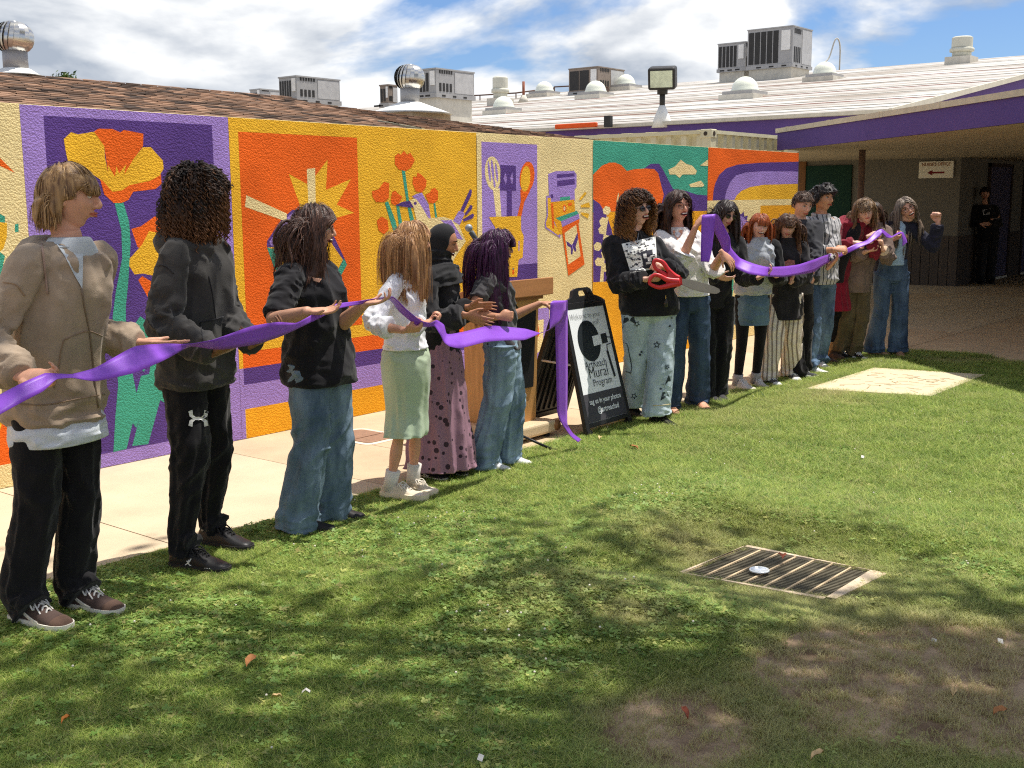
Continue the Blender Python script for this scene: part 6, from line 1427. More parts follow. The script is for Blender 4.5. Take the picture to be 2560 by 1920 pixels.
# printed front: generic collage of pale blocks and dark scribbles
r = np.random.default_rng(77); blocks = []; inks = []
q0 = [(1551, 606), (1640, 586), (1646, 674), (1576, 684)]
quad = lambda u_, v_: (np.array(q0[0]) * (1 - u_) + np.array(q0[1]) * u_) * (1 - v_) + (np.array(q0[3]) * (1 - u_) + np.array(q0[2]) * u_) * v_
def gridq(u0, v0, u1, v1, n=4):
    pts = [tuple(quad(u0 + (u1 - u0) * i / n, v0 + (v1 - v0) * j / n)) for j in range(n + 1) for i in range(n + 1)]
    return pts, [f for j in range(n) for i in range(n) for f in ((j * (n + 1) + i, j * (n + 1) + i + 1, (j + 1) * (n + 1) + i + 1), (j * (n + 1) + i, (j + 1) * (n + 1) + i + 1, (j + 1) * (n + 1) + i))]
blocks = [gridq(.02, .05, .98, .97, 12)]
for i in range(90):
    u_, v_, a_, l_, w_ = r.uniform(.06, .94), r.uniform(.08, .94), r.uniform(-.5, .6), r.uniform(.015, .06), r.uniform(.006, .016); c_, q_ = math.cos(a_) * l_, math.sin(a_) * l_ * .8
    P_ = [tuple(quad(u_ + x, v_ + y)) for x, y in ((-c_, -q_ - w_), (0, -w_ * r.uniform(0, 3)), (c_, q_ - w_), (c_ * .8, q_ + w_), (0, w_ * r.uniform(0, 2)), (-c_, -q_ + w_))]; blocks.append(poly_decal(P_))
blocks.append(gridq(.50, .40, .86, .92, 4)); blocks.append(gridq(.56, .48, .66, .62, 2)); blocks.append(gridq(.68, .60, .80, .72, 2)); blocks.append(gridq(.60, .74, .78, .80, 2))
tV, tF = text_mesh('LIVE', 1, .02); tx0, tx1 = tV[:, 0].min(), tV[:, 0].max()
blocks.append(([tuple(quad(.18 + (v_[0] - tx0) / (tx1 - tx0) * .27, .64 - v_[1] * .10)) for v_ in tV], tF))
prn = [mat('print_offwhite', (222, 222, 216), var=.14, vscale=60), mat('print_ink', (46, 46, 56), var=.3, vscale=40)]
for lv, (grp, mi_) in enumerate(((blocks[:1], 0), (blocks[1:91], 1), (blocks[91:92], 1), (blocks[92:95], 0), (blocks[95:], 1))): decal('printed_front', grp, top, prn[mi_], lift=.006 + .0012 * lv)
nk = seam('necklace', p, top, [(1567, 590), (1578, 606), (1589, 610), (1594, 596), (1596, 580)], .0022, mat('silver', (190, 190, 194), metal=.8, rough=.3), lift=.008)
def star(cx, cy, r_, a0=-90, k_=.42): return [(cx + r_ * (1 if i % 2 == 0 else k_) * math.cos(rad(a0 + 36 * i)), cy + r_ * (1 if i % 2 == 0 else k_) * math.sin(rad(a0 + 36 * i))) for i in range(10)]
ink = [mat('denim_ink', (44, 52, 60), var=.2), pale]
S_ = []; S2 = []
for cx, cy, r_ in ((1573, 788, 29), (1672, 973, 36)): S_.append(poly_decal(dense(star(cx, cy, r_), 2))); S2.append(poly_decal(star(cx, cy, r_ * .52, -60)))
for cx, cy, r_ in ((1556, 813, 9), (1592, 810, 9), (1552, 835, 6), (1642, 862, 10), (1668, 918, 7), (1600, 887, 5), (1604, 880, 4), (1675, 815, 4), (1652, 972, 4), (1585, 990, 9), (1680, 795, 3), (1548, 846, 4)):
    S_.append(poly_decal(dense(star(cx, cy, r_, -90 + cx % 40), 2)))
    if r_ > 5: S2.append(poly_decal(star(cx, cy, r_ * .5, -90 + cx % 40)))
decal('printed_stars', S_, tr, ink[0], lift=.006); decal('printed_star_centres', S2, tr, pale, lift=.0075)
seam('cargo_pocket', p, tr, [(1550, 858), (1566, 858), (1572, 880), (1580, 930), (1560, 926), (1550, 918), (1546, 890), (1550, 858)], .0035, ink[0]); seam('hem_seam', p, tr, [(1632, 1014), (1665, 1012), (1694, 1006)], .003, mat('stitch_tan', (196, 180, 140)))
kc = WZ(1664, 758, p.D - .22); o = obj('key_charm', *lathe([(.001, -.03), (.014, -.025), (.017, .01), (.006, .03), (.001, .034)], kc, 10), mat('charm_dark', (52, 48, 44), rough=.3), p.root, True); V, F = tube([kc + [0, 0, .03], kc + [0, 0, .055]], .004, 6); obj('charm_loop', V, F, mat('brass', (190, 160, 90), metal=.8, rough=.3), o)
hm = hairmat('hair_curly_brown', (36, 24, 20), (96, 62, 42), tip=(184, 130, 72), rough=.45)
p.hairdo(hm, mcurl=False, n=1700, L=.30, Lvar=.14, w=.0022, vol=.055, part=.1, crown=(-.15, 0, 1), comb=.7, stiff=.62, curl=.0125, cfreq=30, steps=32, facew=.074, hairline=.44, seed=18, tip=.8, flat=.9, taper=.7)
bt = mat('boot_black', (28, 27, 28), rough=.35, spec=.5)
for i in (0, 1): p.shoe(i, .165, bt, sole_dark, h=1.15, sole_h=.028, lace=(30, 30, 30))
p7 = p

# ---- 8 woman in white blouse --------------------------------------------------------------
p = mk('laughing woman with long dark hair and glasses, in white blouse, raising the purple ribbon', 1.72, -118, [((1668, 1030), (1690, 1042), -1), ((1738, 1018), (1768, 1032), 1)], (1690, 578), vox=.0056, female=True, skin_col=(214, 156, 128), dy=-.02)
p.set_head(WZ(1695, 518, p.D - .04), -118, 3, -4, smile=1)
yh = p.D - .30
p.arm(-1, WZ(1740, 566, yh - .06), -UP * .9 - p.l * .2, unit(WZ(1756, 545, yh - .06) - WZ(1740, 566, yh - .06)), VR * .6 + VC(p.O) * -.3, 'grip'); p.arm(1, WZ(1806, 632, yh), -UP - p.f * .2 + p.l * .3, VR * .55 - UP * .55, -p.l * .4 + VC(p.O) * -.5, 'relax')
p.finish_body(); p.face(brow=(44, 30, 26), mouth='laugh', eyes='closed', glasses='square', gcol_=(88, 62, 54))
wb_ = cloth('cloth_white_blouse', (230, 226, 222), var=.06, vscale=30, bump=.003, bscale=70)
top = p.shell('blouse', [p.loft_torso([(.53, .106, .086), (.55, .110, .088), (.60, .106, .086), (.66, .102, .084, .006), (.72, .106, .084, .012), (.75, .107, .082, .012), (.785, .107, .066, .006), (.815, .086, .050), (.836, .05, .042)], 46, disp=addf(folds(.012, 4, 1.8, .6, 71), folds(.008, 12, 1.5, 1, 73))), p.sleeve(-1, .056, .054, .050, upto=.60, amp=.012), p.sleeve(1, .056, .054, .05, upto=.62, amp=.012)], wb_, vox=.0068)
decal('neck_opening', [poly_decal(dense([(1680, 566), (1708, 566), (1706, 584), (1694, 600), (1684, 586)], 2))], top, p.sk, lift=.006)
p.pants('jeans', denim('denim_dark', (38, 48, 66), (74, 92, 116)), thigh=.064, knee=.052, hem=.060, hemz=.02, amp=.009, seat=.108, wide_fold=.8, breakf=0)
hm = hairmat('hair_dark_wavy', (30, 21, 20), (88, 60, 48), rough=.36)
p.hairdo(hm, n=1530, L=.40, Lvar=.1, w=.0017, vol=.028, part=.05, crown=(-.1, 0, 1), comb=.88, stiff=.62, wave=.012, wfreq=11, grouped=30, facew=.074, hairline=.48, seed=20, fx=0.025, steps=18)
for i in (0, 1):
    o = p.shoe(i, .155, p.sk, mat('sandal_sole', (96, 70, 52)), h=.62, sole_h=.014, name='sandal_foot')
    V, F = tube([np.array(v_) for v_ in spline([xf([.60, s_ * .047, .03 + .03 * (1 - abs(s_))], np.stack([np.array([math.cos(rad(p.feet[i][2])), math.sin(rad(p.feet[i][2])), 0]) * .26, np.array([-math.sin(rad(p.feet[i][2])), math.cos(rad(p.feet[i][2])), 0]), UP], 1), [p.feet[i][0], p.feet[i][1], 0]) for s_ in (-1, -.5, 0, .5, 1)], 10)], .007, 6); obj('strap', V, F, mat('sandal_strap', (120, 84, 60)), o)
p8 = p

# ---- 9 woman in sunglasses ---------------------------------------------------------------
p = mk('woman in sunglasses with straight dark hair, dressed all in black, behind the purple ribbon', 1.64, -128, [((1752, 1002), (1800, 1010), -1), ((1784, 998), (1806, 1005), 1)], (1806, 592), vox=.0066, female=True, skin_col=(206, 158, 136), dy=-.02, shift=(.02, .05))
P9 = p
p.set_head(WZ(1813, 536, p.D - .05), -118, -14, 8)
yh = p.D - .28
p.arm(1, WZ(1898, 694, yh - .02), -UP - p.f * .2, VR * .75 + UP * .35, UP * .5 - VR * .5, 'hold'); p.arm(-1, WZ(1790, 690, yh), -UP - p.l * .4, VR * .7 - UP * .2, p.l, 'relax')
p.finish_body(); p.face(brow=(44, 34, 30), eyes='closed', glasses='square', gcol_=(22, 20, 22), lens=(26, 22, 24))
p.shell('jacket', [p.loft_torso([(.47, .104, .080), (.52, .106, .082), (.60, .098, .078), (.68, .098, .078, .006), (.745, .104, .078, .008), (.785, .105, .064, .004), (.815, .084, .050), (.84, .05, .042)], 40, disp=folds(.010, 5, 1.4, 1.1, 81)), p.sleeve(1, .056, .050, .040, upto=.98, amp=.010), p.sleeve(-1, .056, .050, .042, upto=.98, amp=.010)], black2, vox=.0075)
p.pants('trousers', black_c, thigh=.070, knee=.060, hem=.062, hemz=.03, amp=.010, breakf=0)
hm = hairmat('hair_black_brown', (24, 19, 19), (78, 62, 56), rough=.34)
p.hairdo(hm, n=1190, L=.38, Lvar=.06, w=.0017, vol=.020, part=.2, crown=(-.1, .1, 1), comb=.9, stiff=.6, facew=.056, hairline=.46, seed=22, fx=0.03, steps=15)
for i in (0, 1): p.shoe(i, .16, cloth('canvas_dark_grey', (66, 64, 66)), sole_dark, h=.85)

# ---- 10 redhead --------------------------------------------------------------------------
p = mk('smiling person with straight ginger hair and fringe, in grey sweatshirt, denim shorts and black tights', 1.575, -138, [((1836, 972), (1898, 986), -1), ((1882, 966), (1912, 974), 1)], (1896, 612), vox=.0066, female=True, skin_col=(226, 176, 156), dy=-.03)
P10 = p
p.set_head(WZ(1898, 566, p.D - .05), -134, -4, 8, smile=1)
yh = p.D - .26
p.arm(-1, WZ(1846, 640, yh), -UP * .7 - p.l * .9, UP * .9 + VR * .12, VR * .4 + VC(p.O) * .5, 'flat'); p.arm(1, WZ(1940, 690, yh + .02), -UP - p.f * .2 + p.l * .3, VR * -.5 + UP * .1, UP * .8, 'relax')
p.finish_body(); p.face(brow=(150, 92, 56), mouth='smile', eyes='closed')
gs = cloth('cloth_light_grey', (176, 180, 186), var=.1)
p.shell('sweatshirt', [p.loft_torso([(.525, .102, .080), (.545, .112, .088), (.60, .112, .088), (.68, .108, .084, .006), (.745, .108, .080, .008), (.785, .107, .066, .004), (.815, .084, .050), (.84, .05, .042)], 40, disp=addf(folds(.012, 5, 1.5, 1.2, 91), folds(.008, 9, 1.2, .8, 93)))], gs, vox=.0075)
p.shell('dark_sleeves', [p.sleeve(-1, .056, .052, .042, upto=.97, amp=.012), p.sleeve(1, .056, .050, .042, upto=.97, amp=.012)], black2, vox=.0075)
p.shell('shorts', [p.loft_torso([(.36, .106, .084), (.37, .108, .086), (.42, .108, .088), (.48, .106, .086), (.54, .098, .078), (.585, .086, .066)], 40, disp=folds(.006, 7, 1.4, .8, 95))], denim('denim_shorts', (64, 88, 110), (112, 138, 156)), vox=.0075)
p.pants('tights', black_c, thigh=.052, knee=.036, hem=.026, hemz=.060, amp=.002, bunch=.2, waist=.56, wa=.08, wb=.06, seat=.09, seatb=.07, wide_fold=.2, breakf=-.02)
hm = hairmat('hair_ginger', (112, 48, 22), (206, 112, 58), rough=.33)
p.hairdo(hm, n=1275, L=.34, Lvar=.07, w=.0017, vol=.020, part=.0, crown=(-.1, 0, 1), comb=.9, stiff=.6, facew=.074, hairline=.44, bangs=(.085, .55), seed=24, fx=0.04, steps=15)
for i in (0, 1):
    p.shoe(i, .165, cloth('runner_light_grey', (196, 192, 188), var=.12), sole_white, lace=(222, 220, 218), sole_h=.032, chunky=.6)
    A, K, Hh = p.legpts[i]; d = unit(K - A); V, F = tube([A - d * .05, A + d * .02, A + d * .05], np.array([.030, .027, .029]) * p.H, 14); obj('sock', V, F, cloth('cloth_sock_grey', (170, 166, 168)), p.root, True)

# ---- 11 fringe girl ------------------------------------------------------------------------
p = mk('person with long wavy brown hair and fringe, in black top over cream striped trousers', 1.555, -142, [((1912, 960), (1952, 972), -1), ((1970, 948), (2004, 962), 1)], (1966, 612), vox=.0066, female=True, skin_col=(216, 168, 146), dy=-.03)
P11 = p
p.set_head(WZ(1968, 568, p.D - .06), -146, -8, 6, smile=.5)
yh = p.D - .26
p.arm(-1, WZ(1950, 704, yh), -UP * .8 - p.l * .7, VR * .45 + UP * .7, UP * .4 + VR * .5, 'hold'); p.arm(1, WZ(1978, 704, yh), -UP + p.l * .6, VR * .3 + UP * .8, -VR * .3 + UP * .3, 'hold')
p.finish_body(); p.face(brow=(70, 48, 38), mouth='closed', eyes='closed')
top = p.shell('long_top', [p.loft_torso([(.375, .118, .100), (.39, .118, .100), (.46, .116, .098), (.54, .106, .089), (.62, .096, .078), (.70, .100, .080, .006), (.745, .104, .078, .008), (.785, .105, .064, .004), (.815, .084, .050), (.84, .05, .042)], 44, disp=addf(folds(.012, 2, 2.0, .4, 101), folds(.007, 8, 1.3, .8, 103))), p.sleeve(-1, .054, .048, .040, upto=.96, amp=.010), p.sleeve(1, .054, .048, .040, upto=.96, amp=.010)], cloth('cloth_faded_black', (44, 42, 44), var=.3), vox=.0075)
strp = bpy.data.materials.new('cream_striped_cloth'); strp.use_nodes = True; t = NT(strp); b = t.n['Principled BSDF']; b.inputs['Roughness'].default_value = .85
ge = t.new('ShaderNodeNewGeometry'); dt = t.new('ShaderNodeVectorMath', operation='DOT_PRODUCT'); t.link(ge.outputs['Position'], dt.inputs[0]); dt.inputs[1].default_value = tuple(p.l * 1.0 + p.f * .35); nzz = t.new('ShaderNodeTexNoise'); nzz.inputs['Scale'].default_value = 3.0; t.link(ge.outputs['Position'], nzz.inputs['Vector'])
ma = t.new('ShaderNodeMath', operation='MULTIPLY_ADD'); t.link(nzz.outputs['Fac'], ma.inputs[0]); ma.inputs[1].default_value = .05; t.link(dt.outputs['Value'], ma.inputs[2]); mu = t.new('ShaderNodeMath', operation='MULTIPLY'); t.link(ma.outputs[0], mu.inputs[0]); mu.inputs[1].default_value = 155; si = t.new('ShaderNodeMath', operation='SINE'); t.link(mu.outputs[0], si.inputs[0])
rp = t.new('ShaderNodeValToRGB'); mr = t.new('ShaderNodeMapRange'); mr.inputs[1].default_value = -1; t.link(si.outputs[0], mr.inputs[0]); t.link(mr.outputs[0], rp.inputs[0]); rp.color_ramp.elements[0].position = .12; rp.color_ramp.elements[0].color = lin((134, 120, 108)); rp.color_ramp.elements[1].position = .42; rp.color_ramp.elements[1].color = lin((218, 208, 194)); t.link(rp.outputs[0], b.inputs['Base Color'])
p.pants('striped_trousers', strp, thigh=.070, knee=.064, hem=.058, hemz=.022, amp=.012, waist=.56, wa=.088, wb=.070, seat=.102, seatb=.080, bunch=.9, breakf=.01)
decal('chest_print', [poly_decal([(1960 + a_, 655 + b_) for a_, b_ in ((0, 0), (12, -6), (26, -4), (28, 6), (14, 10), (4, 12))])], top, mat('print_faded_pink', (176, 120, 112), var=.3, vscale=50), lift=.03)
hm = hairmat('hair_brown_long', (40, 27, 23), (122, 86, 62), tip=(170, 116, 72), rough=.38)
p.hairdo(hm, n=1445, L=.46, Lvar=.1, w=.0017, vol=.034, part=.1, crown=(-.1, 0, 1), comb=.85, stiff=.62, wave=.013, wfreq=12, grouped=26, facew=.074, hairline=.44, bangs=(.080, .45), seed=26, fx=0.045, steps=18, tip=.5)
for i in (0, 1): p.shoe(i, .165, cloth('skate_black_white', (70, 68, 70)), sole_white, lace=(222, 222, 222), toe_cap=cloth('canvas_white', (222, 222, 220)), sole_h=.030)

# ---- 12 short haired boy ------------------------------------------------------------------
p = mk('young man with cropped brown hair looking down, dark jumper, half hidden behind the striped trousers', 1.74, -136, [((1982, 952), (2040, 946), -1), ((1998, 940), (2040, 932), 1)], (2000, 556), vox=.0068, skin_col=(216, 164, 140), dy=.02, shift=(.0, .12))
p.set_head(WZ(2006, 512, p.D - .02), -122, -16, 0, smile=.4)
yh = p.D - .36
p.arm(1, WZ(2030, 700, yh), -UP + p.l * .5, UP * .9 + VR * .1, -p.f * .2 + VR * -.6, 'hold'); p.arm(-1, WZ(1990, 690, yh + .1), -UP - p.l * .5, VR * .6 + UP * .3, UP, 'hold')
p.finish_body(); p.face(brow=(66, 46, 36), mouth='closed')
p.shell('jumper', [p.loft_torso(HOODIE, 40, disp=folds(.010, 5, 1.4, 1.1, 111)), p.sleeve(-1, .054, .046, .038, amp=.010), p.sleeve(1, .054, .046, .038, amp=.010)], cloth('cloth_dark_grey', (58, 58, 62), var=.2), vox=.0078)
p.pants('trousers', black_c, thigh=.058, knee=.050, hem=.046, hemz=.04, amp=.009)
hm = hairmat('hair_short_brown', (44, 32, 27), (112, 84, 66), rough=.5)
p.hairdo(hm, rm=.006, n=1100, L=.034, Lvar=.2, w=.0019, vol=.008, part=9, crown=(-.5, 0, 1), comb=.75, stiff=.9, gravity=.2, steps=6, hairline=.40, seed=28, shoulder=False, roots=lambda d: d[:, 2] > -.12)
for i in (0, 1): p.shoe(i, .165, cloth('runner_charcoal', (72, 72, 76)), sole_white, lace=(200, 200, 200), stripe=logo_m, sole_h=.028)

# ---- 13 black haired boy ---------------------------------------------------------------
p = mk("young man with wavy black hair, in grey striped zip sweater and blue jeans", 1.775, -112, [((2004, 934), (2064, 938), -1), ((2038, 918), (2066, 926), 1)], (2052, 548), vox=.0068, skin_col=(204, 146, 112), dy=-.02)
P13 = p
p.set_head(WZ(2057, 497, p.D - .03), -108, 2, 0)
yh = p.D - .40
p.arm(-1, WZ(2088, 624, yh - .02), -UP * .9 - p.l * .6, VR * .95 + UP * .06, UP * .2 + p.l * .2 - VC(p.O) * .4 + DN * .6, 'grip'); p.arm(1, WZ(2072, 668, yh), -UP + p.l * .3, VR * .4 + UP * .4, VC(p.O) * -.2 - VR * .6, 'hold')
p.finish_body(); p.face(brow=(34, 26, 24), mouth='closed')
gst = bpy.data.materials.new('grey_striped_knit'); gst.use_nodes = True; t = NT(gst); b = t.n['Principled BSDF']; b.inputs['Roughness'].default_value = .9
ge = t.new('ShaderNodeNewGeometry'); dt = t.new('ShaderNodeVectorMath', operation='DOT_PRODUCT'); t.link(ge.outputs['Position'], dt.inputs[0]); dt.inputs[1].default_value = tuple(p.l + p.f * .3); mu = t.new('ShaderNodeMath', operation='MULTIPLY'); t.link(dt.outputs['Value'], mu.inputs[0]); mu.inputs[1].default_value = 145; si = t.new('ShaderNodeMath', operation='SINE'); t.link(mu.outputs[0], si.inputs[0]); gt = t.new('ShaderNodeMath', operation='GREATER_THAN'); t.link(si.outputs[0], gt.inputs[0]); gt.inputs[1].default_value = .72
mx = t.new('ShaderNodeMix', data_type='RGBA'); t.link(gt.outputs[0], mx.inputs[0]); mx.inputs[6].default_value = lin((172, 170, 170)); mx.inputs[7].default_value = lin((74, 76, 82)); t.link(mx.outputs[2], b.inputs['Base Color'])
top = p.shell('zip_sweater', [p.loft_torso([(r_[0] + (.03 if r_[0] < .5 else 0),) + tuple(r_[1:]) for r_ in HOODIE], 44, disp=addf(folds(.010, 5, 1.4, 1.1, 121), folds(.007, 10, 1.3, 1, 122))), p.sleeve(-1, .054, .046, .036, upto=.86, amp=.010), p.sleeve(1, .054, .046, .036, upto=.9, amp=.010), collar_ring(p, .846, .046, .040, .016, drop=.01)], gst, vox=.0078)
seam('zip', p, top, [(2060, 556), (2062, 600), (2066, 660)], .004, mat('zip_dark', (60, 62, 66)))
p.pants('jeans', denim('denim_blue', (56, 74, 100), (112, 136, 162)), thigh=.062, knee=.054, hem=.052, hemz=.03, amp=.010)
hm = hairmat('hair_black', (20, 17, 17), (58, 46, 42), rough=.4)
p.hairdo(hm, rm=.010, n=620, L=.075, Lvar=.2, w=.0027, vol=.020, part=9, crown=(-.4, 0, 1), comb=.6, stiff=.86, gravity=.35, curl=.006, cfreq=9, steps=9, hairline=.40, seed=30, shoulder=False, roots=lambda d: d[:, 2] > -.08)
for i in (0, 1): p.shoe(i, .17, cloth('runner_white_bright', (228, 228, 226), var=.05), sole_white, lace=(230, 230, 230), sole_h=.032, chunky=.5)

# ---- 14 red hoodie --------------------------------------------------------------------------
p = mk("person leaning in with feathered light brown hair, burgundy hoodie, red skirt and black tights", 1.72, -128, [((2042, 908), (2096, 912), -1), ((2066, 896), (2112, 905), 1)], (2132, 566), vox=.0070, female=True, skin_col=(222, 176, 156), dy=-.02)
P14 = p
p.set_head(WZ(2162, 530, p.D - .10), -146, -4, -14)
yh = p.D - .34
p.arm(-1, WZ(2136, 606, yh), -UP * .8 - p.l * .8, VR * .9 - UP * .16, DN * .6 - VC(p.O) * .4, 'grip'); p.arm(1, WZ(2172, 590, yh + .1), -UP + p.l * .5, VR * .85 + UP * .3, DN * .4 - VC(p.O) * .5, 'pinch')
p.finish_body(); p.face(brow=(110, 84, 64), mouth='closed', glasses='round', gcol_=(150, 130, 110))
red = cloth('cloth_burgundy', (124, 34, 48), var=.25)
p.shell('hoodie', [p.loft_torso([(.44, .100, .076), (.48, .108, .082), (.56, .106, .082), (.64, .104, .080), (.72, .108, .080), (.785, .110, .068), (.815, .088, .054), (.845, .054, .046)], 40, disp=folds(.012, 5, 1.5, 1.3, 131)), p.sleeve(-1, .058, .052, .040, amp=.012), p.sleeve(1, .050, .042, .036, upto=.84, amp=.010), hood(p, r=.028, w=.06)], red, vox=.008)
V, F = p.loft_torso([(.47, .060, .060, .030), (.56, .062, .060, .032), (.66, .060, .058, .034), (.76, .060, .052, .036), (.82, .046, .040, .018)], 24, steps=24); p.shell('black_top', [(V, F)], cloth('cloth_black_tee', (30, 29, 32)), vox=.008)
p.shell('skirt', [p.loft_torso([(.305, .124, .108), (.32, .122, .106), (.40, .112, .094), (.48, .104, .082), (.54, .094, .072)], 56, steps=36, disp=folds(.020, .8, 2.6, .2, 133, env=lambda t: np.clip(1.1 - t * 1.2, 0, 1)))], cloth('cloth_red_skirt', (132, 26, 46), var=.2), vox=.008)
p.pants('tights', black_c, thigh=.054, knee=.042, hem=.034, hemz=.09, amp=.004, bunch=.3, waist=.52, wa=.08, wb=.06, seat=.088, seatb=.068, wide_fold=.3, breakf=-.02)
osk = mat('sock_orange_pattern', (196, 124, 72), var=.5, vscale=45, col2=(230, 176, 110))
for i in (0, 1):
    A, K, Hh = p.legpts[i]; d = unit(K - A); V, F = tube([A - d * .05, A + d * .04, A + d * .11], np.array([.036, .032, .034]) * p.H, 14); obj('sock', V, F, osk, p.root, True)
    p.shoe(i, .165, cloth('suede_dark_brown', (70, 54, 46)), mat('sole_brown', (92, 74, 62)), lace=(60, 48, 42), h=.9)
hm = hairmat('hair_feathered', (62, 44, 34), (178, 144, 106), rough=.4)
p.hairdo(hm, n=1360, L=.27, Lvar=.15, w=.0017, vol=.040, part=.0, crown=(-.1, 0, 1), comb=.8, stiff=.66, wave=.012, wfreq=10, grouped=30, facew=.074, hairline=.42, bangs=(.080, .55), seed=32, fx=0.045, steps=15)

# ---- 15 taupe jacket -----------------------------------------------------------------------
p = mk('person in taupe jacket with furry cuffs and olive trousers, head hidden behind the feathered hair', 1.66, -132, [((2086, 898), (2122, 900), -1), ((2126, 898), (2158, 903), 1)], (2186, 572), vox=.0072, female=True, skin_col=(216, 168, 140), dy=.0)
P15 = p
p.set_head(WZ(2182, 536, p.D + .03), -150, -8, -6)
yh = p.D - .30
p.arm(1, WZ(2206, 622, yh), -UP + p.l * .3, UP * .95 + VR * -.06, VR * -.6 + VC(p.O) * -.2, 'fist'); p.arm(-1, WZ(2168, 628, yh), -UP - p.l * .5, VR * .7 + UP * .1, UP * .6, 'grip')
p.finish_body(); p.face(brow=(60, 44, 36))
p.shell('jacket', [p.loft_torso([(.42, .104, .084), (.46, .110, .088), (.56, .108, .086), (.66, .104, .082), (.745, .108, .080), (.785, .108, .066), (.815, .086, .052), (.845, .054, .046)], 40, disp=addf(folds(.012, 4, 1.6, 1.0, 141), folds(.008, 9, 1.3, 1, 143))), p.sleeve(1, .058, .054, .046, upto=.90, amp=.012), p.sleeve(-1, .058, .052, .044, upto=.9, amp=.012)], cloth('cloth_taupe', (122, 104, 94), var=.22), vox=.008)
V, F = p.cuff_ring(1, .036, .03, .92); obj('fur_cuff', *tube(*(lambda q: (q, .05))(np.array([p.arms[1][1] + (p.arms[1][2] - p.arms[1][1]) * f_ for f_ in (.72, .78, .84)])), 20, disp=lambda t, th: .012 * vnoise(t * 9, np.cos(th) * 9, np.sin(th) * 9)), cloth('fur_cream', (206, 184, 156), var=.25), p.root, True)
p.pants('trousers', cloth('cloth_olive', (98, 86, 62), var=.22), thigh=.064, knee=.060, hem=.054, hemz=.06, amp=.011, bunch=1.0)
hm = hairmat('hair_dark_brown2', (36, 26, 22), (92, 66, 52), rough=.4); p.hairdo(hm, n=420, L=.34, Lvar=.1, w=.0031, vol=.03, part=0, comb=.85, stiff=.62, wave=.01, wfreq=10, grouped=20, hairline=.42, seed=34, steps=14)
for i in (0, 1): p.shoe(i, .16, cloth('canvas_black', (38, 36, 38)), sole_white, lace=(224, 222, 220), toe_cap=mat('rubber_white', (226, 222, 216)), sole_h=.028)

# ---- 16 woman with blazer -------------------------------------------------------------------
p = mk("cheering woman with long grey brown hair, fist raised, navy blazer over pale blue tee", 1.70, -140, [((2172, 892), (2206, 892), -1), ((2240, 890), (2256, 898), 1)], (2243, 560), vox=.0070, female=True, skin_col=(222, 168, 144), dy=-.04)
P16 = p
p.set_head(WZ(2267, 522, p.D - .10), -146, -2, -30, size=1.02, smile=1)
yh = p.D - .26
p.arm(1, WZ(2345, 556, p.D - .16), -UP * .8 + p.l * .3, UP * .96 - VR * .1, -p.l * .5 + p.f * .5, 'fist', hs=1.15); p.arm(-1, WZ(2232, 600, yh), -UP - p.l * .6, VR * .8 + UP * .32, UP * .5 - VC(p.O) * .3, 'grip')
p.finish_body(); p.face(brow=(96, 76, 62), mouth='laugh', glasses='square', gcol_=(44, 30, 34))
navy = cloth('cloth_navy_blazer', (44, 44, 58), var=.2)
p.shell('blazer', [p.loft_torso([(.47, .108, .066, -.030), (.52, .108, .068, -.028), (.60, .102, .068, -.020), (.68, .102, .070, -.014), (.745, .106, .072, -.008), (.785, .107, .066, -.002), (.815, .086, .052, -.004), (.845, .052, .044, -.006)], 40, disp=folds(.010, 5, 1.5, 1.1, 151)), p.sleeve(1, .056, .050, .040, upto=.96, amp=.010), p.sleeve(-1, .056, .050, .042, upto=.92, amp=.010)], navy, vox=.008)
p.shell('tee_shirt', [p.loft_torso([(.565, .064, .066, .022), (.60, .062, .064, .022), (.68, .060, .064, .024), (.745, .060, .062, .024), (.80, .050, .050, .018), (.832, .038, .036, .008)], 30, steps=26, disp=folds(.006, 6, 1.4, 1, 153))], cloth('cloth_pale_blue', (168, 196, 222), var=.06), vox=.008)
p.pants('jeans', denim('denim_flare', (50, 66, 92), (104, 126, 152)), thigh=.062, knee=.050, hem=.066, hemz=.03, amp=.009, seat=.104, wide_fold=.9, breakf=0)
hm = hairmat('hair_grey_brown', (70, 56, 48), (178, 160, 142), rough=.36); p.hairdo(hm, n=800, L=.47, Lvar=.08, w=.0025, vol=.022, part=.05, crown=(-.1, 0, 1), comb=.9, stiff=.58, wave=.006, wfreq=8, grouped=24, facew=.066, hairline=.48, seed=36, fx=0.015, steps=17)
for i in (0, 1): p.shoe(i, .155, mat('flat_tan', (178, 138, 112), rough=.5), mat('sole_tan', (140, 108, 88)), h=.7, sole_h=.012)

# ---- 17 man under the walkway -----------------------------------------------------------
p = mk('person in dark jacket and trousers standing by the doors under the walkway, holding a phone', 1.80, -150, [((2446, 709), (2462, 712), -1), ((2472, 708), (2490, 712), 1)], (2462, 506), vox=.010, skin_col=(190, 140, 114))
p.O  # stands close to the far wall
p.set_head(WZ(2463, 484, p.D - .03), -160, -10, 0)
p.arm(1, WZ(2480, 548, p.D - .26), -UP + p.l * .5, VR * .8 + UP * .1, UP, 'hold'); p.arm(-1, WZ(2452, 560, p.D - .2), -UP - p.l * .5, VR * .7, p.l, 'relax')
p.finish_body(); p.face(brow=(40, 30, 28))
top = p.shell('jacket', [p.loft_torso(HOODIE, 36, disp=folds(.010, 5, 1.4, 1.1, 161)), p.sleeve(-1, .058, .052, .040), p.sleeve(1, .058, .052, .040)], black_c, vox=.011)
p.pants('trousers', black2, thigh=.060, knee=.052, hem=.050, hemz=.04)
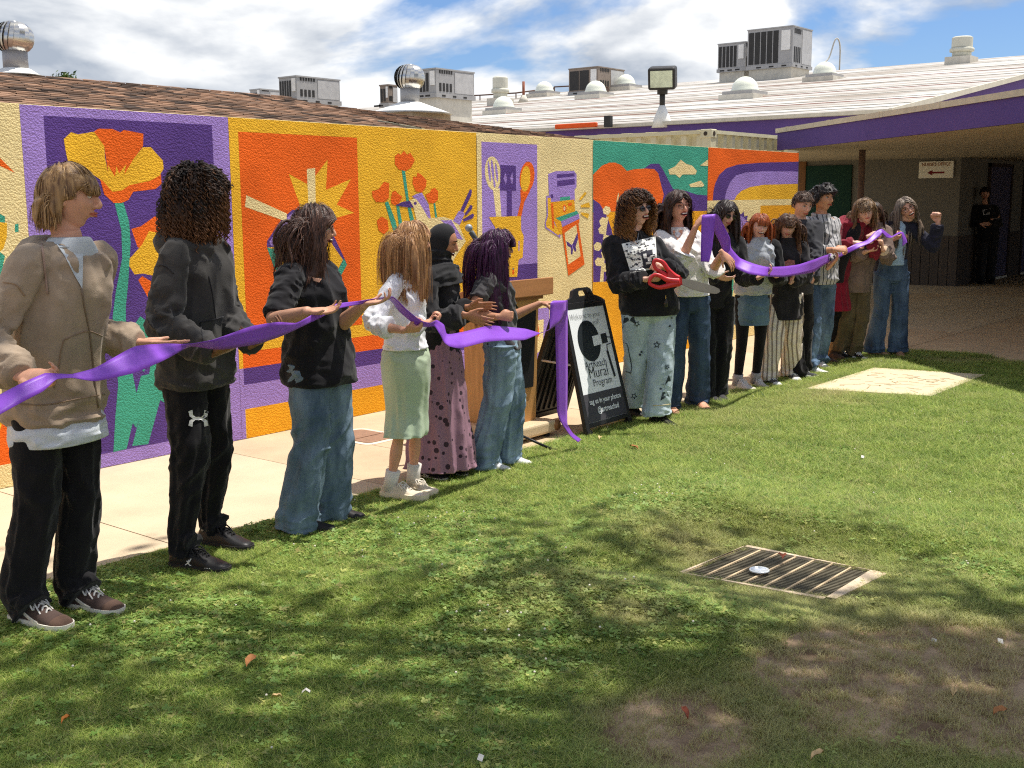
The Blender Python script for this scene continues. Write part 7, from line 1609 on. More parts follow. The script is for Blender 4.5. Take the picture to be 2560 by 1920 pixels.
decal('tee_print', [poly_decal([(2456, 524), (2476, 522), (2474, 536), (2458, 538)])], top, mat('print_grey', (150, 150, 152), var=.4, vscale=30), lift=.01)
hm = hairmat('hair_black', (20, 17, 17), (58, 46, 42)); p.hairdo(hm, rm=.008, n=260, L=.05, w=.0042, vol=.012, part=9, comb=.7, stiff=.88, gravity=.3, steps=6, seed=38, shoulder=False, roots=lambda d: d[:, 2] > -.1)
for i in (0, 1): p.shoe(i, .165, bs, sole_dark)
ph = WZ(2490, 546, p.D - .34); tag(obj('phone', obox(ph, VR * .07, VC(p.O) * .035, UP * .006), BOXF, mat('phone_black', (24, 24, 28), rough=.3), origin=tuple(ph)), 'dark phone in the hand of the man under the walkway', 'phone')
# ================================================================== RIBBONS
rib_m = bpy.data.materials.new('purple_satin_ribbon'); rib_m.use_nodes = True; t = NT(rib_m); b = t.n['Principled BSDF']
b.inputs['Base Color'].default_value = lin((150, 80, 214)); b.inputs['Roughness'].default_value = .42; b.inputs['Specular IOR Level'].default_value = .5; b.inputs['Sheen Weight'].default_value = .3; b.inputs['Sheen Tint'].default_value = lin((200, 150, 240))
ge = t.new('ShaderNodeNewGeometry'); wv = t.new('ShaderNodeTexNoise'); wv.inputs['Scale'].default_value = 420; t.link(ge.outputs['Position'], wv.inputs['Vector']); bp = t.new('ShaderNodeBump'); bp.inputs['Distance'].default_value = .0005; t.link(wv.outputs['Fac'], bp.inputs['Height']); t.link(bp.outputs[0], b.inputs['Normal'])
tr_ = t.new('ShaderNodeBsdfTranslucent'); tr_.inputs['Color'].default_value = lin((140, 70, 210)); ms = t.new('ShaderNodeMixShader'); ms.inputs[0].default_value = .22; t.link(b.outputs[0], ms.inputs[1]); t.link(tr_.outputs[0], ms.inputs[2]); t.link(ms.outputs[0], t.n['Material Output'].inputs['Surface'])
def ribbon(name, keys, lbl, n=150, thick=.0012, fn=W, tl=lambda x: 0):
    """keys: (edge A px, edge A depth, edge B px, edge B depth) down the length of the strip"""
    A = np.array([fn(k_[0], k_[1], k_[2] + tl(k_[0])) for k_ in keys]); B = np.array([fn(k_[3], k_[4], k_[5] - tl(k_[0])) for k_ in keys])
    q = np.linspace(0, len(keys) - 1, n); kk = np.arange(len(keys)); A, B = ([(np.stack([np.interp(q, kk, M_[:, c_]) for c_ in range(3)], 1) * .6 + spline(M_, n) * .4) for M_ in (A, B)]); m_ = 5; V = []
    for i in range(n):
        for j in range(m_): u_ = j / (m_ - 1); V.append(A[i] * (1 - u_) + B[i] * u_)
    V = np.array(V); nn = len(V); F = [(i * m_ + j, (i + 1) * m_ + j, (i + 1) * m_ + j + 1, i * m_ + j + 1) for i in range(n - 1) for j in range(m_ - 1)]
    o = obj(name, V, F, rib_m, smooth=True, origin=(A[n // 2][0], A[n // 2][1], 0)); md = o.modifiers.new('thick', 'SOLIDIFY'); md.thickness = thick; md.offset = 0
    return tag(o, lbl, 'ribbon', 'cut purple ribbons')
# each key: edge A pixel, its distance Y; edge B pixel, its distance Y (edges apart in depth where the strip lies flat or turns over)
y1, y2, y3, y4, y5 = 3.63, 3.78, 3.92, 4.05, 4.10
ribbon('ribbon', [(-120, 1050, y1, -120, 1110, y1), (0, 986, y1, 0, 1036, y1 - .01), (60, 955, y1 - .02, 62, 1002, y1), (112, 933, y1 - .01, 108, 978, y1 + .01), (146, 934, y1, 142, 948, y1 + .03), (180, 935, y1 + .01, 182, 945, y1 + .05), (239, 919, y1 + .04, 240, 953, y1 + .06), (336, 866, y1 + .10, 338, 932, y1 + .08), (413, 859, y2, 412, 900, y2 - .02), (474, 860, y2 + .02, 476, 866, y2 + .05), (530, 850, y2 + .02, 529, 873, y2 + .03), (560, 840, y2 + .02, 563, 873, y2), (630, 815, y2 + .05, 640, 861, y2 + .02), (694, 805, y2 + .08, 700, 842, y2 + .06), (742, 807, y3 - .02, 746, 821, y3), (794, 779, y3, 796, 797, y3 + .03), (842, 759, y3 + .02, 846, 772, y3 + .05), (900, 752, y3 + .06, 905, 760, y3 + .11), (958, 743, y3 + .08, 960, 747, y3 + .16), (984, 742, y3 + .10, 977, 752, y3 + .14), (1015, 772, y4 - .02, 998, 779, y4), (1051, 801, y4, 1040, 814, y4 + .01), (1076, 808, y4, 1068, 818, y4 + .01), (1092, 800, y4 + .01, 1086, 816, y4), (1110, 812, y4 + .02, 1100, 836, y4), (1116, 834, y4 + .03, 1110, 856, y4), (1128, 835, y4 + .02, 1124, 866, y4 - .01), (1161, 829, y4 + .03, 1150, 871, y4), (1222, 814, y4 + .05, 1214, 855, y4 + .02), (1268, 817, y4 + .06, 1262, 851, y4 + .03), (1314, 822, y5, 1312, 850, y5 - .02), (1350, 832, y5 + .02, 1350, 834, y5 + .02), (1374, 823, y5 + .04, 1374, 824, y5 + .06), (1374, 800, y5 + .05, 1404, 803, y5 + .06), (1375, 775, y5 + .05, 1414, 776, y5 + .07), (1377, 756, y5 + .05, 1416, 754, y5 + .07), (1386, 752, y5 + .09, 1419, 752, y5 + .10), (1388, 790, y5 + .14, 1419, 790, y5 + .15), (1389, 850, y5 + .16, 1419, 850, y5 + .17), (1391, 940, y5 + .18, 1419, 940, y5 + .19), (1393, 1030, y5 + .20, 1418, 1040, y5 + .21), (1402, 1056, y5 + .20, 1419, 1062, y5 + .20), (1426, 1090, y5 + .19, 1432, 1083, y5 + .22), (1446, 1106, y5 + .18, 1453, 1099, y5 + .22)],
       "long purple ribbon held by people at left, cut end hanging by the welcome sign", n=330, tl=lambda x: float(np.interp(x, [0, 400, 440, 470, 500, 700, 738, 760, 900, 960, 990, 1070, 1095, 1120, 1300, 1345, 1376], [.03, .03, 0, 0, -.03, -.03, 0, .02, .02, 0, -.02, -.02, 0, .03, .03, 0, 0])))
RX_ = [1752, 1830, 1905, 1950, 1985, 2040, 2110, 2170, 2205, 2260]; RD_ = [p8.D - .42, P9.D - .42, P9.D - .46, P10.D - .56, P11.D - .56, P13.D - .80, P14.D - .62, P14.D - .46, P15.D - .42, P16.D - .38]
rd_ = lambda x: float(np.interp(x, RX_, RD_))
def ribbon_d(keys, lbl, n): ribbon('ribbon', [(a_, b_, rd_(a_), c_, d_, rd_(a_) + e_) for a_, b_, c_, d_, e_ in keys], lbl, n, fn=WZ, tl=lambda x: float(np.interp(x, [1760, 1800, 1830, 1990, 2030, 2110, 2180], [0, -.03, -.04, -.03, .03, .04, 0])))
ribbon_d([(1752, 654, 1773, 655, -.03), (1752, 620, 1780, 624, -.01), (1753, 580, 1785, 580, .00), (1754, 545, 1788, 541, .00), (1757, 537, 1789, 535, .00), (1764, 540, 1797, 540, .00), (1784, 575, 1811, 566, .01), (1799, 606, 1825, 596, .00), (1813, 637, 1828, 620, .01), (1837, 669, 1850, 645, .01), (1872, 685, 1884, 659, .03), (1913, 691, 1917, 667, .03), (1958, 693, 1960, 666, .01), (1996, 687, 1997, 661, .01), (2034, 680, 2034, 649, .01), (2061, 662, 2061, 639, .03), (2110, 638, 2106, 626, .05), (2150, 619, 2140, 609, .07), (2176, 607, 2166, 601, .05), (2200, 590, 2188, 579, .03), (2206, 582, 2204, 572, .04), (2216, 594, 2220, 584, .04), (2228, 594, 2230, 590, .07), (2244, 586, 2247, 580, .08), (2253, 583, 2258, 581, .07), (2256, 600, 2266, 597, .05), (2256, 616, 2268, 606, .05)], "purple ribbon draped from the white blouse woman's hand along the people at right", 240)

# ================================================================== WELCOME SIGN (A-frame)
sg = thing('a_frame_sign', 'black plastic A-frame welcome sign with white mural program poster', 'sign', (6.68, 4.6, 0))
pl_m = mat('black_plastic', (32, 32, 34), rough=.42, var=.12, spec=.4)
BLc, BRc = G(1468, 1098), G(1580, 1064); topL, topR = W(1404, 760, BLc[1] + .27), W(1508, 748, BRc[1] + .27)
bx = unit(BRc - BLc); ty = unit((topL + topR) / 2 - (BLc + BRc) / 2); nrm = unit(np.cross(bx, ty)); Hs = float(np.linalg.norm((topL + topR) / 2 - (BLc + BRc) / 2))
wB = np.linalg.norm(BRc - BLc) / 2; wT = np.linalg.norm(topR - topL) / 2; cB0 = (BLc + BRc) / 2
def SP(u_, v_, d=0.0):
    """u -1..1 across, v 0..1 up the front panel, d out of its face"""
    w_ = wB + (wT - wB) * v_; return cB0 + bx * (u_ * w_) + ty * (v_ * Hs) + nrm * d
def plate(pts, d0, d1):
    n = len(pts); V = [SP(u_, v_, d1) for u_, v_ in pts] + [SP(u_, v_, d0) for u_, v_ in pts]
    return V, [list(range(n)), list(range(2 * n - 1, n - 1, -1))] + [[i, n + i, n + (i + 1) % n, (i + 1) % n] for i in range(n)]
mb = MB()
for pts in ([(-1, 0), (-.86, .06), (-.86, .965), (-1, 1.0)], [(.86, .06), (1, 0), (1, 1.0), (.86, .965)], [(-.86, .07), (.86, .07), (.86, .105), (-.86, .105)], [(-.86, .95), (.86, .95), (.96, 1.0), (-.96, 1.0)]):
    mb.add(*plate(pts, -.022, .012))
fp = mb.build('front_frame', pl_m, sg); bevel(fp, .004)
hump = [(-.96, 1.002), (.96, 1.002), (.70, 1.03), (.52, 1.055), (.42, 1.09), (.30, 1.105), (-.24, 1.105), (-.40, 1.09), (-.55, 1.05), (-.78, 1.02)]
hl = [(-.16, 1.042), (.22, 1.042), (.26, 1.055), (.20, 1.085), (-.14, 1.085), (-.20, 1.06)]
mb = MB(); ring = [(-.96, 1.002), (.96, 1.002), (.70, 1.03), (.52, 1.055), (.42, 1.09), (.30, 1.105), (-.24, 1.105), (-.40, 1.09), (-.55, 1.05), (-.78, 1.02)]
for pts in ([(-.96, 1.002), (.96, 1.002), (.70, 1.03), (.52, 1.042), (-.50, 1.042), (-.78, 1.02)], [(-.50, 1.0421), (-.17, 1.0421), (-.20, 1.06), (-.14, 1.085), (-.24, 1.105), (-.40, 1.09)], [(.22, 1.0421), (.52, 1.0421), (.42, 1.09), (.30, 1.105), (.20, 1.085), (.26, 1.055)], [(-.14, 1.0851), (.20, 1.0851), (.30, 1.105), (-.24, 1.105)]): mb.add(*plate(pts, -.020, .010))
mb.build('handle', pl_m, sg)
for u_ in (-.9, .9):
    V, F = tube([SP(u_ - .06, .0, -.02), SP(u_ + .06, .0, -.02)], .022, 10); obj('wheel', V, F, mat('grey_roller', (150, 150, 152)), sg, True)
    obj('foot', *plate([(u_ - .1, -.004), (u_ + .1, -.004), (u_ + .09, .055), (u_ - .09, .055)], -.03, .016), pl_m, sg)
poster = mat('poster_white', (232, 234, 236), rough=.5, var=.02); poster2 = mat('poster_charcoal', (70, 68, 74), rough=.5, var=.06); pink_ = mat('poster_ink', (30, 36, 40), rough=.5, var=.05); ink_grey = mat('poster_grey_ink', (92, 96, 102), rough=.5)
obj('poster', *plate([(-.86, .105), (.86, .105), (.86, .95), (-.86, .95)], .0, .0085), poster, sg)
obj('poster_band', *plate([(-.86, .106), (.86, .106), (.86, .315), (-.86, .315)], .0086, .0098), poster2, sg)
def sign_poly(name, pts, m, d=.0105): return obj(name, [SP(u_, v_, d) for u_, v_ in pts], tri_poly(pts), m, sg)
el = [(-.14 + .50 * math.cos(a_), .70 + .155 * math.sin(a_)) for a_ in np.linspace(0, 2 * math.pi, 40, endpoint=False)]
sign_poly('round_mark', el, pink_)
sign_poly('roller_white', [(.02, .655), (.42, .66), (.42, .735), (.02, .73)], poster, .0115); sign_poly('roller_dark', [(.42, .66), (.70, .664), (.70, .738), (.42, .735)], pink_, .0118)
mb = MB(); mb.tube([SP(*q, .0125) for q in ((.70, .706), (.86, .70), (.86, .655), (.62, .648), (.58, .60))], .0035, 6); mb.build('roller_wire', pink_, sg)
mb = MB(); mb.tube([SP(.57, .60, .013), SP(.66, .40, .013)], .0085, 8); mb.build('roller_handle', pink_, sg)
def sign_text(s_, u0, v0, size, m, bold=.0, sx=.9, d=.0128, name='lettering'):
    V, F = text_mesh(s_, size, bold, 'CENTER', sx); w_ = lambda v_: wB + (wT - wB) * v_
    obj(name, [SP(u0 + x / w_(v0), v0 + y / Hs, d) for x, y, z in V], F, m, sg)
sign_text('Welcome to your', -.10, .872, .060, pink_, -.0012); sign_text('new mural!', .04, .812, .060, pink_, -.0012)
sign_text('ArtReach', -.06, .498, .078, pink_, -.0008, .95); sign_text('Mural', -.02, .422, .112, pink_, -.0014, 1.0); sign_text('Program', .08, .360, .072, pink_, -.0008, 1.0)
sign_text('tag us in your photos', .03, .235, .052, poster, .0012, sx=.92); sign_text('@artreachsd', .08, .165, .056, poster, .0012, sx=.95)
# rear leaf of the frame, seen from inside, and the stay between them
rB = np.array([0, .62, 0.]); rT = np.array([0, .05, 0])
def RP(u_, v_, d=0.0):
    w_ = wB + (wT - wB) * v_; base = cB0 + rB; top_ = cB0 + ty * Hs + rT; tv = top_ - base; nn = unit(np.cross(bx, tv)); return base + bx * (u_ * w_) + tv * v_ + nn * d
mb = MB()
for pts in ([(-1, 0), (-.86, .06), (-.86, .96), (-1, 1.0)], [(.86, .06), (1, 0), (1, 1.0), (.86, .96)], [(-.86, .06), (.86, .06), (.86, .10), (-.86, .10)], [(-.86, .95), (.86, .95), (.96, 1.0), (-.96, 1.0)]):
    n = len(pts); V = [RP(u_, v_, .015) for u_, v_ in pts] + [RP(u_, v_, -.015) for u_, v_ in pts]; mb.add(V, [list(range(n)), list(range(2 * n - 1, n - 1, -1))] + [[i, n + i, n + (i + 1) % n, (i + 1) % n] for i in range(n)])
bp_ = mb.build('rear_frame', pl_m, sg)
pts = [(-.86, .10), (.86, .10), (.86, .95), (-.86, .95)]; obj('rear_panel', [RP(u_, v_, .004) for u_, v_ in pts] + [RP(u_, v_, -.004) for u_, v_ in pts], BOXF, pl_m, sg)
for i in range(8):
    u_ = -.78 + 1.56 * i / 7; V, F = tube([RP(u_, .12, .008), RP(u_, .93, .008)], .010, 6); obj('rear_rib', V, F, pl_m, sg)
V, F = tube([SP(-.93, .55, -.03), RP(-.93, .55, -.02)], .008, 6); obj('stay', V, F, mat('stay_white', (200, 196, 190)), sg)

# ================================================================== LECTERN AND MICROPHONE STAND
lx0, ly0 = 5.83, 4.78
wood = mat('oak_veneer', (196, 146, 90), var=.18, vscale=4, stretch=(10, 10, .9), rough=.45); wood_d = mat('oak_dark', (150, 104, 66), var=.2, vscale=4, stretch=(10, 1, 10), rough=.5)
lc = thing('lectern', 'wooden lectern with black front panel on a speckled base, behind the purple haired person', 'lectern', (6.05, 5.0, 0))
base_m = mat('speckled_laminate', (206, 184, 150), var=.25, vscale=120, rough=.6)
o = MB().box((5.86, 4.74, .028), (6.38, 5.28, .115)).build('base', base_m, lc); bevel(o, .02, 3)
for x, y in ((5.91, 4.79), (6.32, 4.79), (5.91, 5.2), (6.32, 5.2)): V, F = lathe([(.025, 0), (.025, .03)], (x, y, 0), 10); obj('caster', V, F, sole_dark, lc)
V, F = tube([(6.382, 4.735, .075), (6.382, 4.86, .075)], .038, 8); obj('corner_bumper', V, F, wood_d, lc, True)
ztop = .98
def lect(y, x): return None
MB().hexa([(5.95, 4.86, .115), (6.27, 4.86, .115), (6.27, 4.885, .115), (5.95, 4.885, .115), (5.91, 4.83, ztop), (6.28, 4.83, ztop), (6.28, 4.855, ztop), (5.91, 4.855, ztop)]).build('front_panel', wood, lc)
for xa, xb in ((5.93, 5.95), (6.27, 6.29)):
    MB().hexa([(xa, 4.862, .115), (xb, 4.862, .115), (xb, 5.20, .115), (xa, 5.20, .115), (xa - .02, 4.832, ztop), (xb - .0, 4.832, ztop), (xb, 5.20, ztop), (xa - .02, 5.20, ztop)]).build('side_panel', wood, lc)
o = MB().hexa([(5.97, 4.838, .36), (6.235, 4.838, .36), (6.235, 4.857, .36), (5.97, 4.857, .36), (5.96, 4.812, .90), (6.235, 4.812, .90), (6.235, 4.832, .90), (5.96, 4.832, .90)]).build('speaker_cloth_panel', mat('speaker_cloth', (30, 30, 32), rough=.95), lc)
o = MB().hexa([(5.80, 4.74, 1.005), (6.34, 4.74, 1.005), (6.34, 5.24, .985), (5.80, 5.24, .985), (5.80, 4.74, 1.125), (6.34, 4.74, 1.125), (6.34, 5.24, 1.01), (5.80, 5.24, 1.01)]).build('reading_board', mat('oak_board', (188, 130, 84), var=.14, vscale=3, stretch=(1, 9, 9), rough=.45), lc); bevel(o, .006)
MB().box((5.84, 4.80, .975), (6.30, 5.2, 1.004)).build('shelf', wood_d, lc)
ms_ = thing('microphone_stand', 'black tripod microphone stand leaning its microphone up between two people', 'microphone stand', tuple(G(1288, 1128)))
b0 = G(1288, 1130); blk = mat('stand_black', (36, 36, 38), rough=.4); ch = mat('stand_chrome', (190, 192, 196), rough=.25, metal=.8)
V, F = tube([b0 + [0, 0, .10], b0 + [0, 0, .62]], .012, 10); obj('pole', V, F, blk, ms_, True); V, F = tube([b0 + [0, 0, .62], b0 + [0, 0, .99]], .0085, 10); obj('inner_pole', V, F, ch, ms_, True)
V, F = lathe([(.022, 0), (.022, .05)], b0 + [0, 0, .09], 12); obj('hub', V, F, blk, ms_); V, F = lathe([(.017, 0), (.017, .06)], b0 + [0, 0, .60], 12); obj('clutch', V, F, blk, ms_)
for a_ in (-58, 62, 182):
    e = b0 + np.array([math.cos(rad(a_)), math.sin(rad(a_)), 0]) * .27 + [0, 0, .012]; V, F = tube([b0 + [0, 0, .13], e], .009, 8); o = obj('leg', V, F, blk, ms_, True); V, F = lathe([(.013, -.012), (.013, .014)], e, 8); obj('rubber_foot', V, F, sole_dark, o)
mic = W(1172, 570, b0[1] + .10); bt_ = b0 + np.array([0, 0, .99]); bdir = unit(mic - bt_)
V, F = tube([bt_ - bdir * .1, mic - bdir * .16], .007, 8); obj('boom', V, F, blk, ms_, True); V, F = lathe([(.012, 0), (.016, .06), (.018, .13)], mic - bdir * .16, 14, bdir); mo = obj('microphone', V, F, mat('mic_grey', (70, 74, 76), rough=.5), ms_, True); V, F = ball(mic, .024, 16, 11); obj('mic_grille', V, F, mat('mic_mesh', (150, 156, 160), rough=.5, metal=.4, var=.3, vscale=300), mo, True)

# ================================================================== BIG SCISSORS
sc = thing('giant_scissors', 'oversized scissors with red handles and long steel blades held by the curly haired woman', 'scissors', tuple(WZ(1694, 701, p7.D - .40) * [1, 1, 0]))
ys = p7.D - .40; redp = mat('red_plastic', (206, 40, 46), rough=.35, spec=.5, var=.05); steel = mat('blade_steel', (150, 147, 142), rough=.34, metal=.85, var=.06)
c8, k8 = (1480, 460), 5.184
S8 = lambda x, y, dy=0: WZ(c8[0] + x / k8, c8[1] + y / k8, ys + dy)
def slabpx(pts, y_, th):
    n = len(pts); V = [S8(*q, y_ - ys - th / 2) for q in pts] + [S8(*q, y_ - ys + th / 2) for q in pts]; T = tri_poly(pts)
    return V, [list(f) for f in T] + [[i + n for i in f][::-1] for f in T] + [[i, (i + 1) % n, n + (i + 1) % n, n + i] for i in range(n)]
def loop(name, pts, w0, y_):
    q = spline(np.array([list(S8(p_[0], p_[1], y_)) + [p_[2]] for p_ in pts]), 40); V, F = tube(q[:, :3], q[:, 3] / k8 / 338 * .74, 10, rb=q[:, 3] / k8 / 338 * .6); return obj(name, V, F, redp, sc, True)
loop('handle', [(1120, 1230, 60), (1060, 1190, 52), (985, 1110, 40), (930, 1030, 38), (880, 995, 34), (820, 990, 32), (800, 1040, 30), (830, 1100, 30), (880, 1130, 32), (925, 1165, 42), (1010, 1215, 55), (1100, 1245, 60)], 30, .012)
loop('handle', [(1130, 1265, 60), (1050, 1255, 52), (960, 1235, 42), (880, 1190, 34), (810, 1180, 30), (755, 1230, 30), (750, 1290, 30), (810, 1325, 32), (880, 1340, 36), (960, 1325, 42), (1050, 1300, 50), (1140, 1280, 58)], 30, -.012)
V, F = slabpx([(1000, 1120), (1080, 1185), (1165, 1215), (1170, 1300), (1040, 1320), (960, 1290), (955, 1240)], ys, .024); o = obj('handle_boss', V, F, redp, sc); bevel(o, .004)
V, F = slabpx([(1165, 1225), (1300, 1245), (1450, 1285), (1580, 1325), (1650, 1360), (1662, 1395), (1640, 1412), (1560, 1412), (1420, 1390), (1290, 1355), (1168, 1300)], ys - .004, .005); obj('blade', V, F, steel, sc)
V, F = slabpx([(1168, 1262), (1300, 1300), (1450, 1345), (1600, 1398), (1630, 1420), (1590, 1424), (1420, 1402), (1290, 1366), (1168, 1312)], ys + .006, .005); obj('blade', V, F, steel, sc)
V, F = lathe([(.001, .02), (.013, .02), (.016, .012), (.016, -.02)], S8(1110, 1252, 0), 14, (0, -1, 0)); obj('pivot_screw', V, F, mat('brass', (190, 160, 90), metal=.8, rough=.3), sc)
# ================================================================== THINGS SET IN THE LAWN
stone = mat('plaque_concrete', (210, 196, 164), rough=.9, var=.10, vscale=14, bump=.002, bscale=110)
sp_ = [G(2185, 927), G(2462, 944.5), G(2329, 999), G(2014, 980)]
o = obj('concrete_plaque', *prism([(p[0], p[1]) for p in sp_][::-1], -.03, .032), stone, origin=(9.9, 3.6, 0))
tag(o, 'pale rectangular concrete plaque with scratched marks set in the lawn', 'plaque')
scr = mat('scratch_dark', (146, 122, 84), var=.2)
cen = np.mean([p[:2] for p in sp_], axis=0); ua = np.array(sp_[1][:2]) - np.array(sp_[0][:2]); va = np.array(sp_[3][:2]) - np.array(sp_[0][:2])
rs = np.random.default_rng(5)
mb = MB()
for i in range(64):
    u_, v_ = rs.uniform(.14, .86), rs.uniform(.2, .85); p = np.array(sp_[0][:2]) + ua * u_ + va * v_
    a_ = rs.normal(math.atan2(ua[1], ua[0]), .7); l = rs.uniform(.015, .07); d = np.array([math.cos(a_), math.sin(a_)]) * l; n_ = np.array([-d[1], d[0]]) / l * rs.uniform(.003, .006)
    mb.hexa([tuple(p + q) + (.0321,) for q in (-d - n_, d - n_, d + n_, -d + n_)] + [tuple(p + q) + (.0332,) for q in (-d - n_, d - n_, d + n_, -d + n_)])
tag(mb.build('scratched_marks', scr, o), kind='stuff')
# drain grate
gr = thing('drain_grate', 'rusty rectangular drain grate in a concrete frame sunk in the lawn', 'grate', (4.55, 2.15, 0))
fr = [G(1676, 1436), G(1870, 1367), G(2212, 1436), G(2098, 1508)]
gi = [G(1706, 1438), G(1858, 1371), G(2176, 1431), G(2058, 1504)]
gconc = mat('grate_frame_concrete', (204, 184, 158), var=.25, vscale=12, bump=.003)
iron = mat('grate_iron', (206, 182, 146), rough=.8, var=.2, vscale=20, bump=.001)
iron2 = mat('grate_iron_dark', (112, 106, 88), rough=.8, var=.25, vscale=20)
pit = mat('pit_dark', (24, 24, 20), var=.3)
fr = [np.array(p_) + np.r_[np.random.default_rng(i_ + 3).normal(0, .012, 2), 0] for i_, p_ in enumerate(fr)]
for i in range(4):
    a0, a1, b0, b1_ = fr[i], fr[(i + 1) % 4], gi[i], gi[(i + 1) % 4]
    V = []
    for z in (-.12, .012):
        V += [(a0[0], a0[1], z), (a1[0], a1[1], z), (b1_[0], b1_[1], z), (b0[0], b0[1], z)]
    bm_f = obj('frame_side', V, BOXF, gconc, gr)
obj('pit', [(p[0], p[1], -.11) for p in gi], [(0, 1, 2, 3)][::-1], pit, gr)
bl = lambda u_, v_: np.array(gi[0]) * (1 - u_) * (1 - v_) + np.array(gi[1]) * (1 - u_) * v_ + np.array(gi[3]) * u_ * (1 - v_) + np.array(gi[2]) * u_ * v_
def bar(nm, p, q, w, z0, z1, m):
    d = unit(q - p); n_ = np.array([-d[1], d[0], 0]) * w / 2
    return obj(nm, [tuple((p - n_)[:2]) + (z0,), tuple((q - n_)[:2]) + (z0,), tuple((q + n_)[:2]) + (z0,), tuple((p + n_)[:2]) + (z0,), tuple((p - n_)[:2]) + (z1,), tuple((q - n_)[:2]) + (z1,), tuple((q + n_)[:2]) + (z1,), tuple((p + n_)[:2]) + (z1,)], BOXF, m, gr)
for i in range(8): bar('cross_rib', bl(i / 7, 0), bl(i / 7, 1), .009, -.035, .009, iron)
for i in range(25):
    v_ = (i + .5) / 25; bar('grate_bar', bl(0, v_), bl(1, v_), .0060, -.04, .005, iron2)
P = G(1898, 1431, .01); V, F = lathe([(.001, .012), (.036, .012), (.038, .017), (.044, .017), (.046, .011), (.043, .010), (.036, .007), (.001, .007)], (P[0], P[1], .008), 24)
tag(obj('plastic_lid', V, F, mat('clear_plastic', (226, 232, 236), rough=.15, spec=.6, trans=.35, var=.04), smooth=True, origin=(P[0], P[1], 0)), 'clear round plastic cup lid lying on the drain grate', 'lid')

# ================================================================== DRY LEAVES AND SCRAPS ON THE GRASS
leaf_m = {k: mat('dry_leaf_' + k, c, var=.22, vscale=40, rough=.8) for k, c in dict(brown=(166, 112, 68), orange=(206, 130, 62), tan=(206, 176, 128), red=(150, 78, 54)).items()}
paper = mat('paper_scrap', (216, 210, 200), var=.04)
def leaf(px, py, l, w, ang, mk, lbl, z=.04):
    P = G(px, py, z); c, s = math.cos(ang), math.sin(ang); V = []
    N = 7
    for i in range(N):
        u_ = i / (N - 1); ww = w * math.sin(math.pi * (u_ * .94 + .03)) ** .8 / 2; zz_ = .012 * math.sin(u_ * 3.0) + .004 * math.sin(u_ * 9)
        for k_, lift in ((-1, .008), (0, 0), (1, .010)):
            lx, ly = (u_ - .5) * l, k_ * ww; V.append((P[0] + lx * c - ly * s, P[1] + lx * s + ly * c, z - .006 + zz_ + lift))
    F = []
    for i in range(N - 1):
        for k_ in range(2): F.append((3 * i + k_, 3 * i + 3 + k_, 3 * i + 4 + k_, 3 * i + 1 + k_))
    o = obj('fallen_leaf', V, F, leaf_m[mk], smooth=True, origin=(P[0], P[1], 0))
    tag(o, lbl, 'leaf', 'dry leaves on the lawn')
for a_ in ((627, 1652, .085, .034, .55, 'brown', 'large brown leaf lying on shaded grass below the woman in black tee'), (692, 1744, .035, .018, 2.4, 'tan', 'small tan curled leaf left of the white paper scrap'), (164, 1800, .04, .015, .4, 'orange', 'small orange leaf near the lower left corner of lawn'),
           (1713, 1783, .075, .022, .75, 'red', 'reddish brown strip of leaf on the bare patch'), (1956, 1391, .045, .04, .5, 'red', 'curled dark red leaf on the far edge of the grate'),
           (2043, 1889, .06, .02, -.2, 'tan', 'pale tan leaf at the bottom edge, right of middle'), (1585, 1118, .09, .03, 1.2, 'brown', 'brown leaf on grass just right of the welcome sign'), (1500, 1095, .05, .03, .4, 'tan', 'tan leaf at the foot of the welcome sign'),
           (2384, 1734, .05, .02, .2, 'tan', 'pale leaf on the dark soil at the right edge'), (2500, 1780, .06, .03, -.4, 'brown', 'brown leaf in the lower right corner on bare soil')):
    leaf(*a_)
def scrap(px, py, l, w, ang, lbl):
    l, w = l * .62, w * .62
    P = G(px, py, .04); c, s = math.cos(ang), math.sin(ang)
    V = [(P[0] + x * c - y * s, P[1] + x * s + y * c, .035 + zz_) for x, y, zz_ in ((-l / 2, -w / 2, 0), (0, -w / 2, .012), (l / 2, -w / 2, .002), (l / 2, w / 2, .006), (0, w / 2, .016), (-l / 2, w / 2, .004))]
    tag(obj('paper_scrap', V, [(0, 1, 4, 5), (1, 2, 3, 4)], paper, origin=(P[0], P[1], 0)), lbl, 'litter', 'white scraps on the lawn')
for a_ in ((765, 1728, .045, .016, -.9, 'white paper scrap beside small tan leaf on shaded grass'), (1204, 1893, .05, .026, .3, 'white paper scrap at the bottom edge of the photo'), (2336, 1602, .05, .03, .2, 'left one of two white scraps on grass at right'), (2500, 1602, .05, .03, .5, 'white scrap on grass nearest the right edge'),
           (2157, 1142, .06, .03, .3, 'pale scrap on sunny grass left of the right edge, below plaque')):
    scrap(*a_)

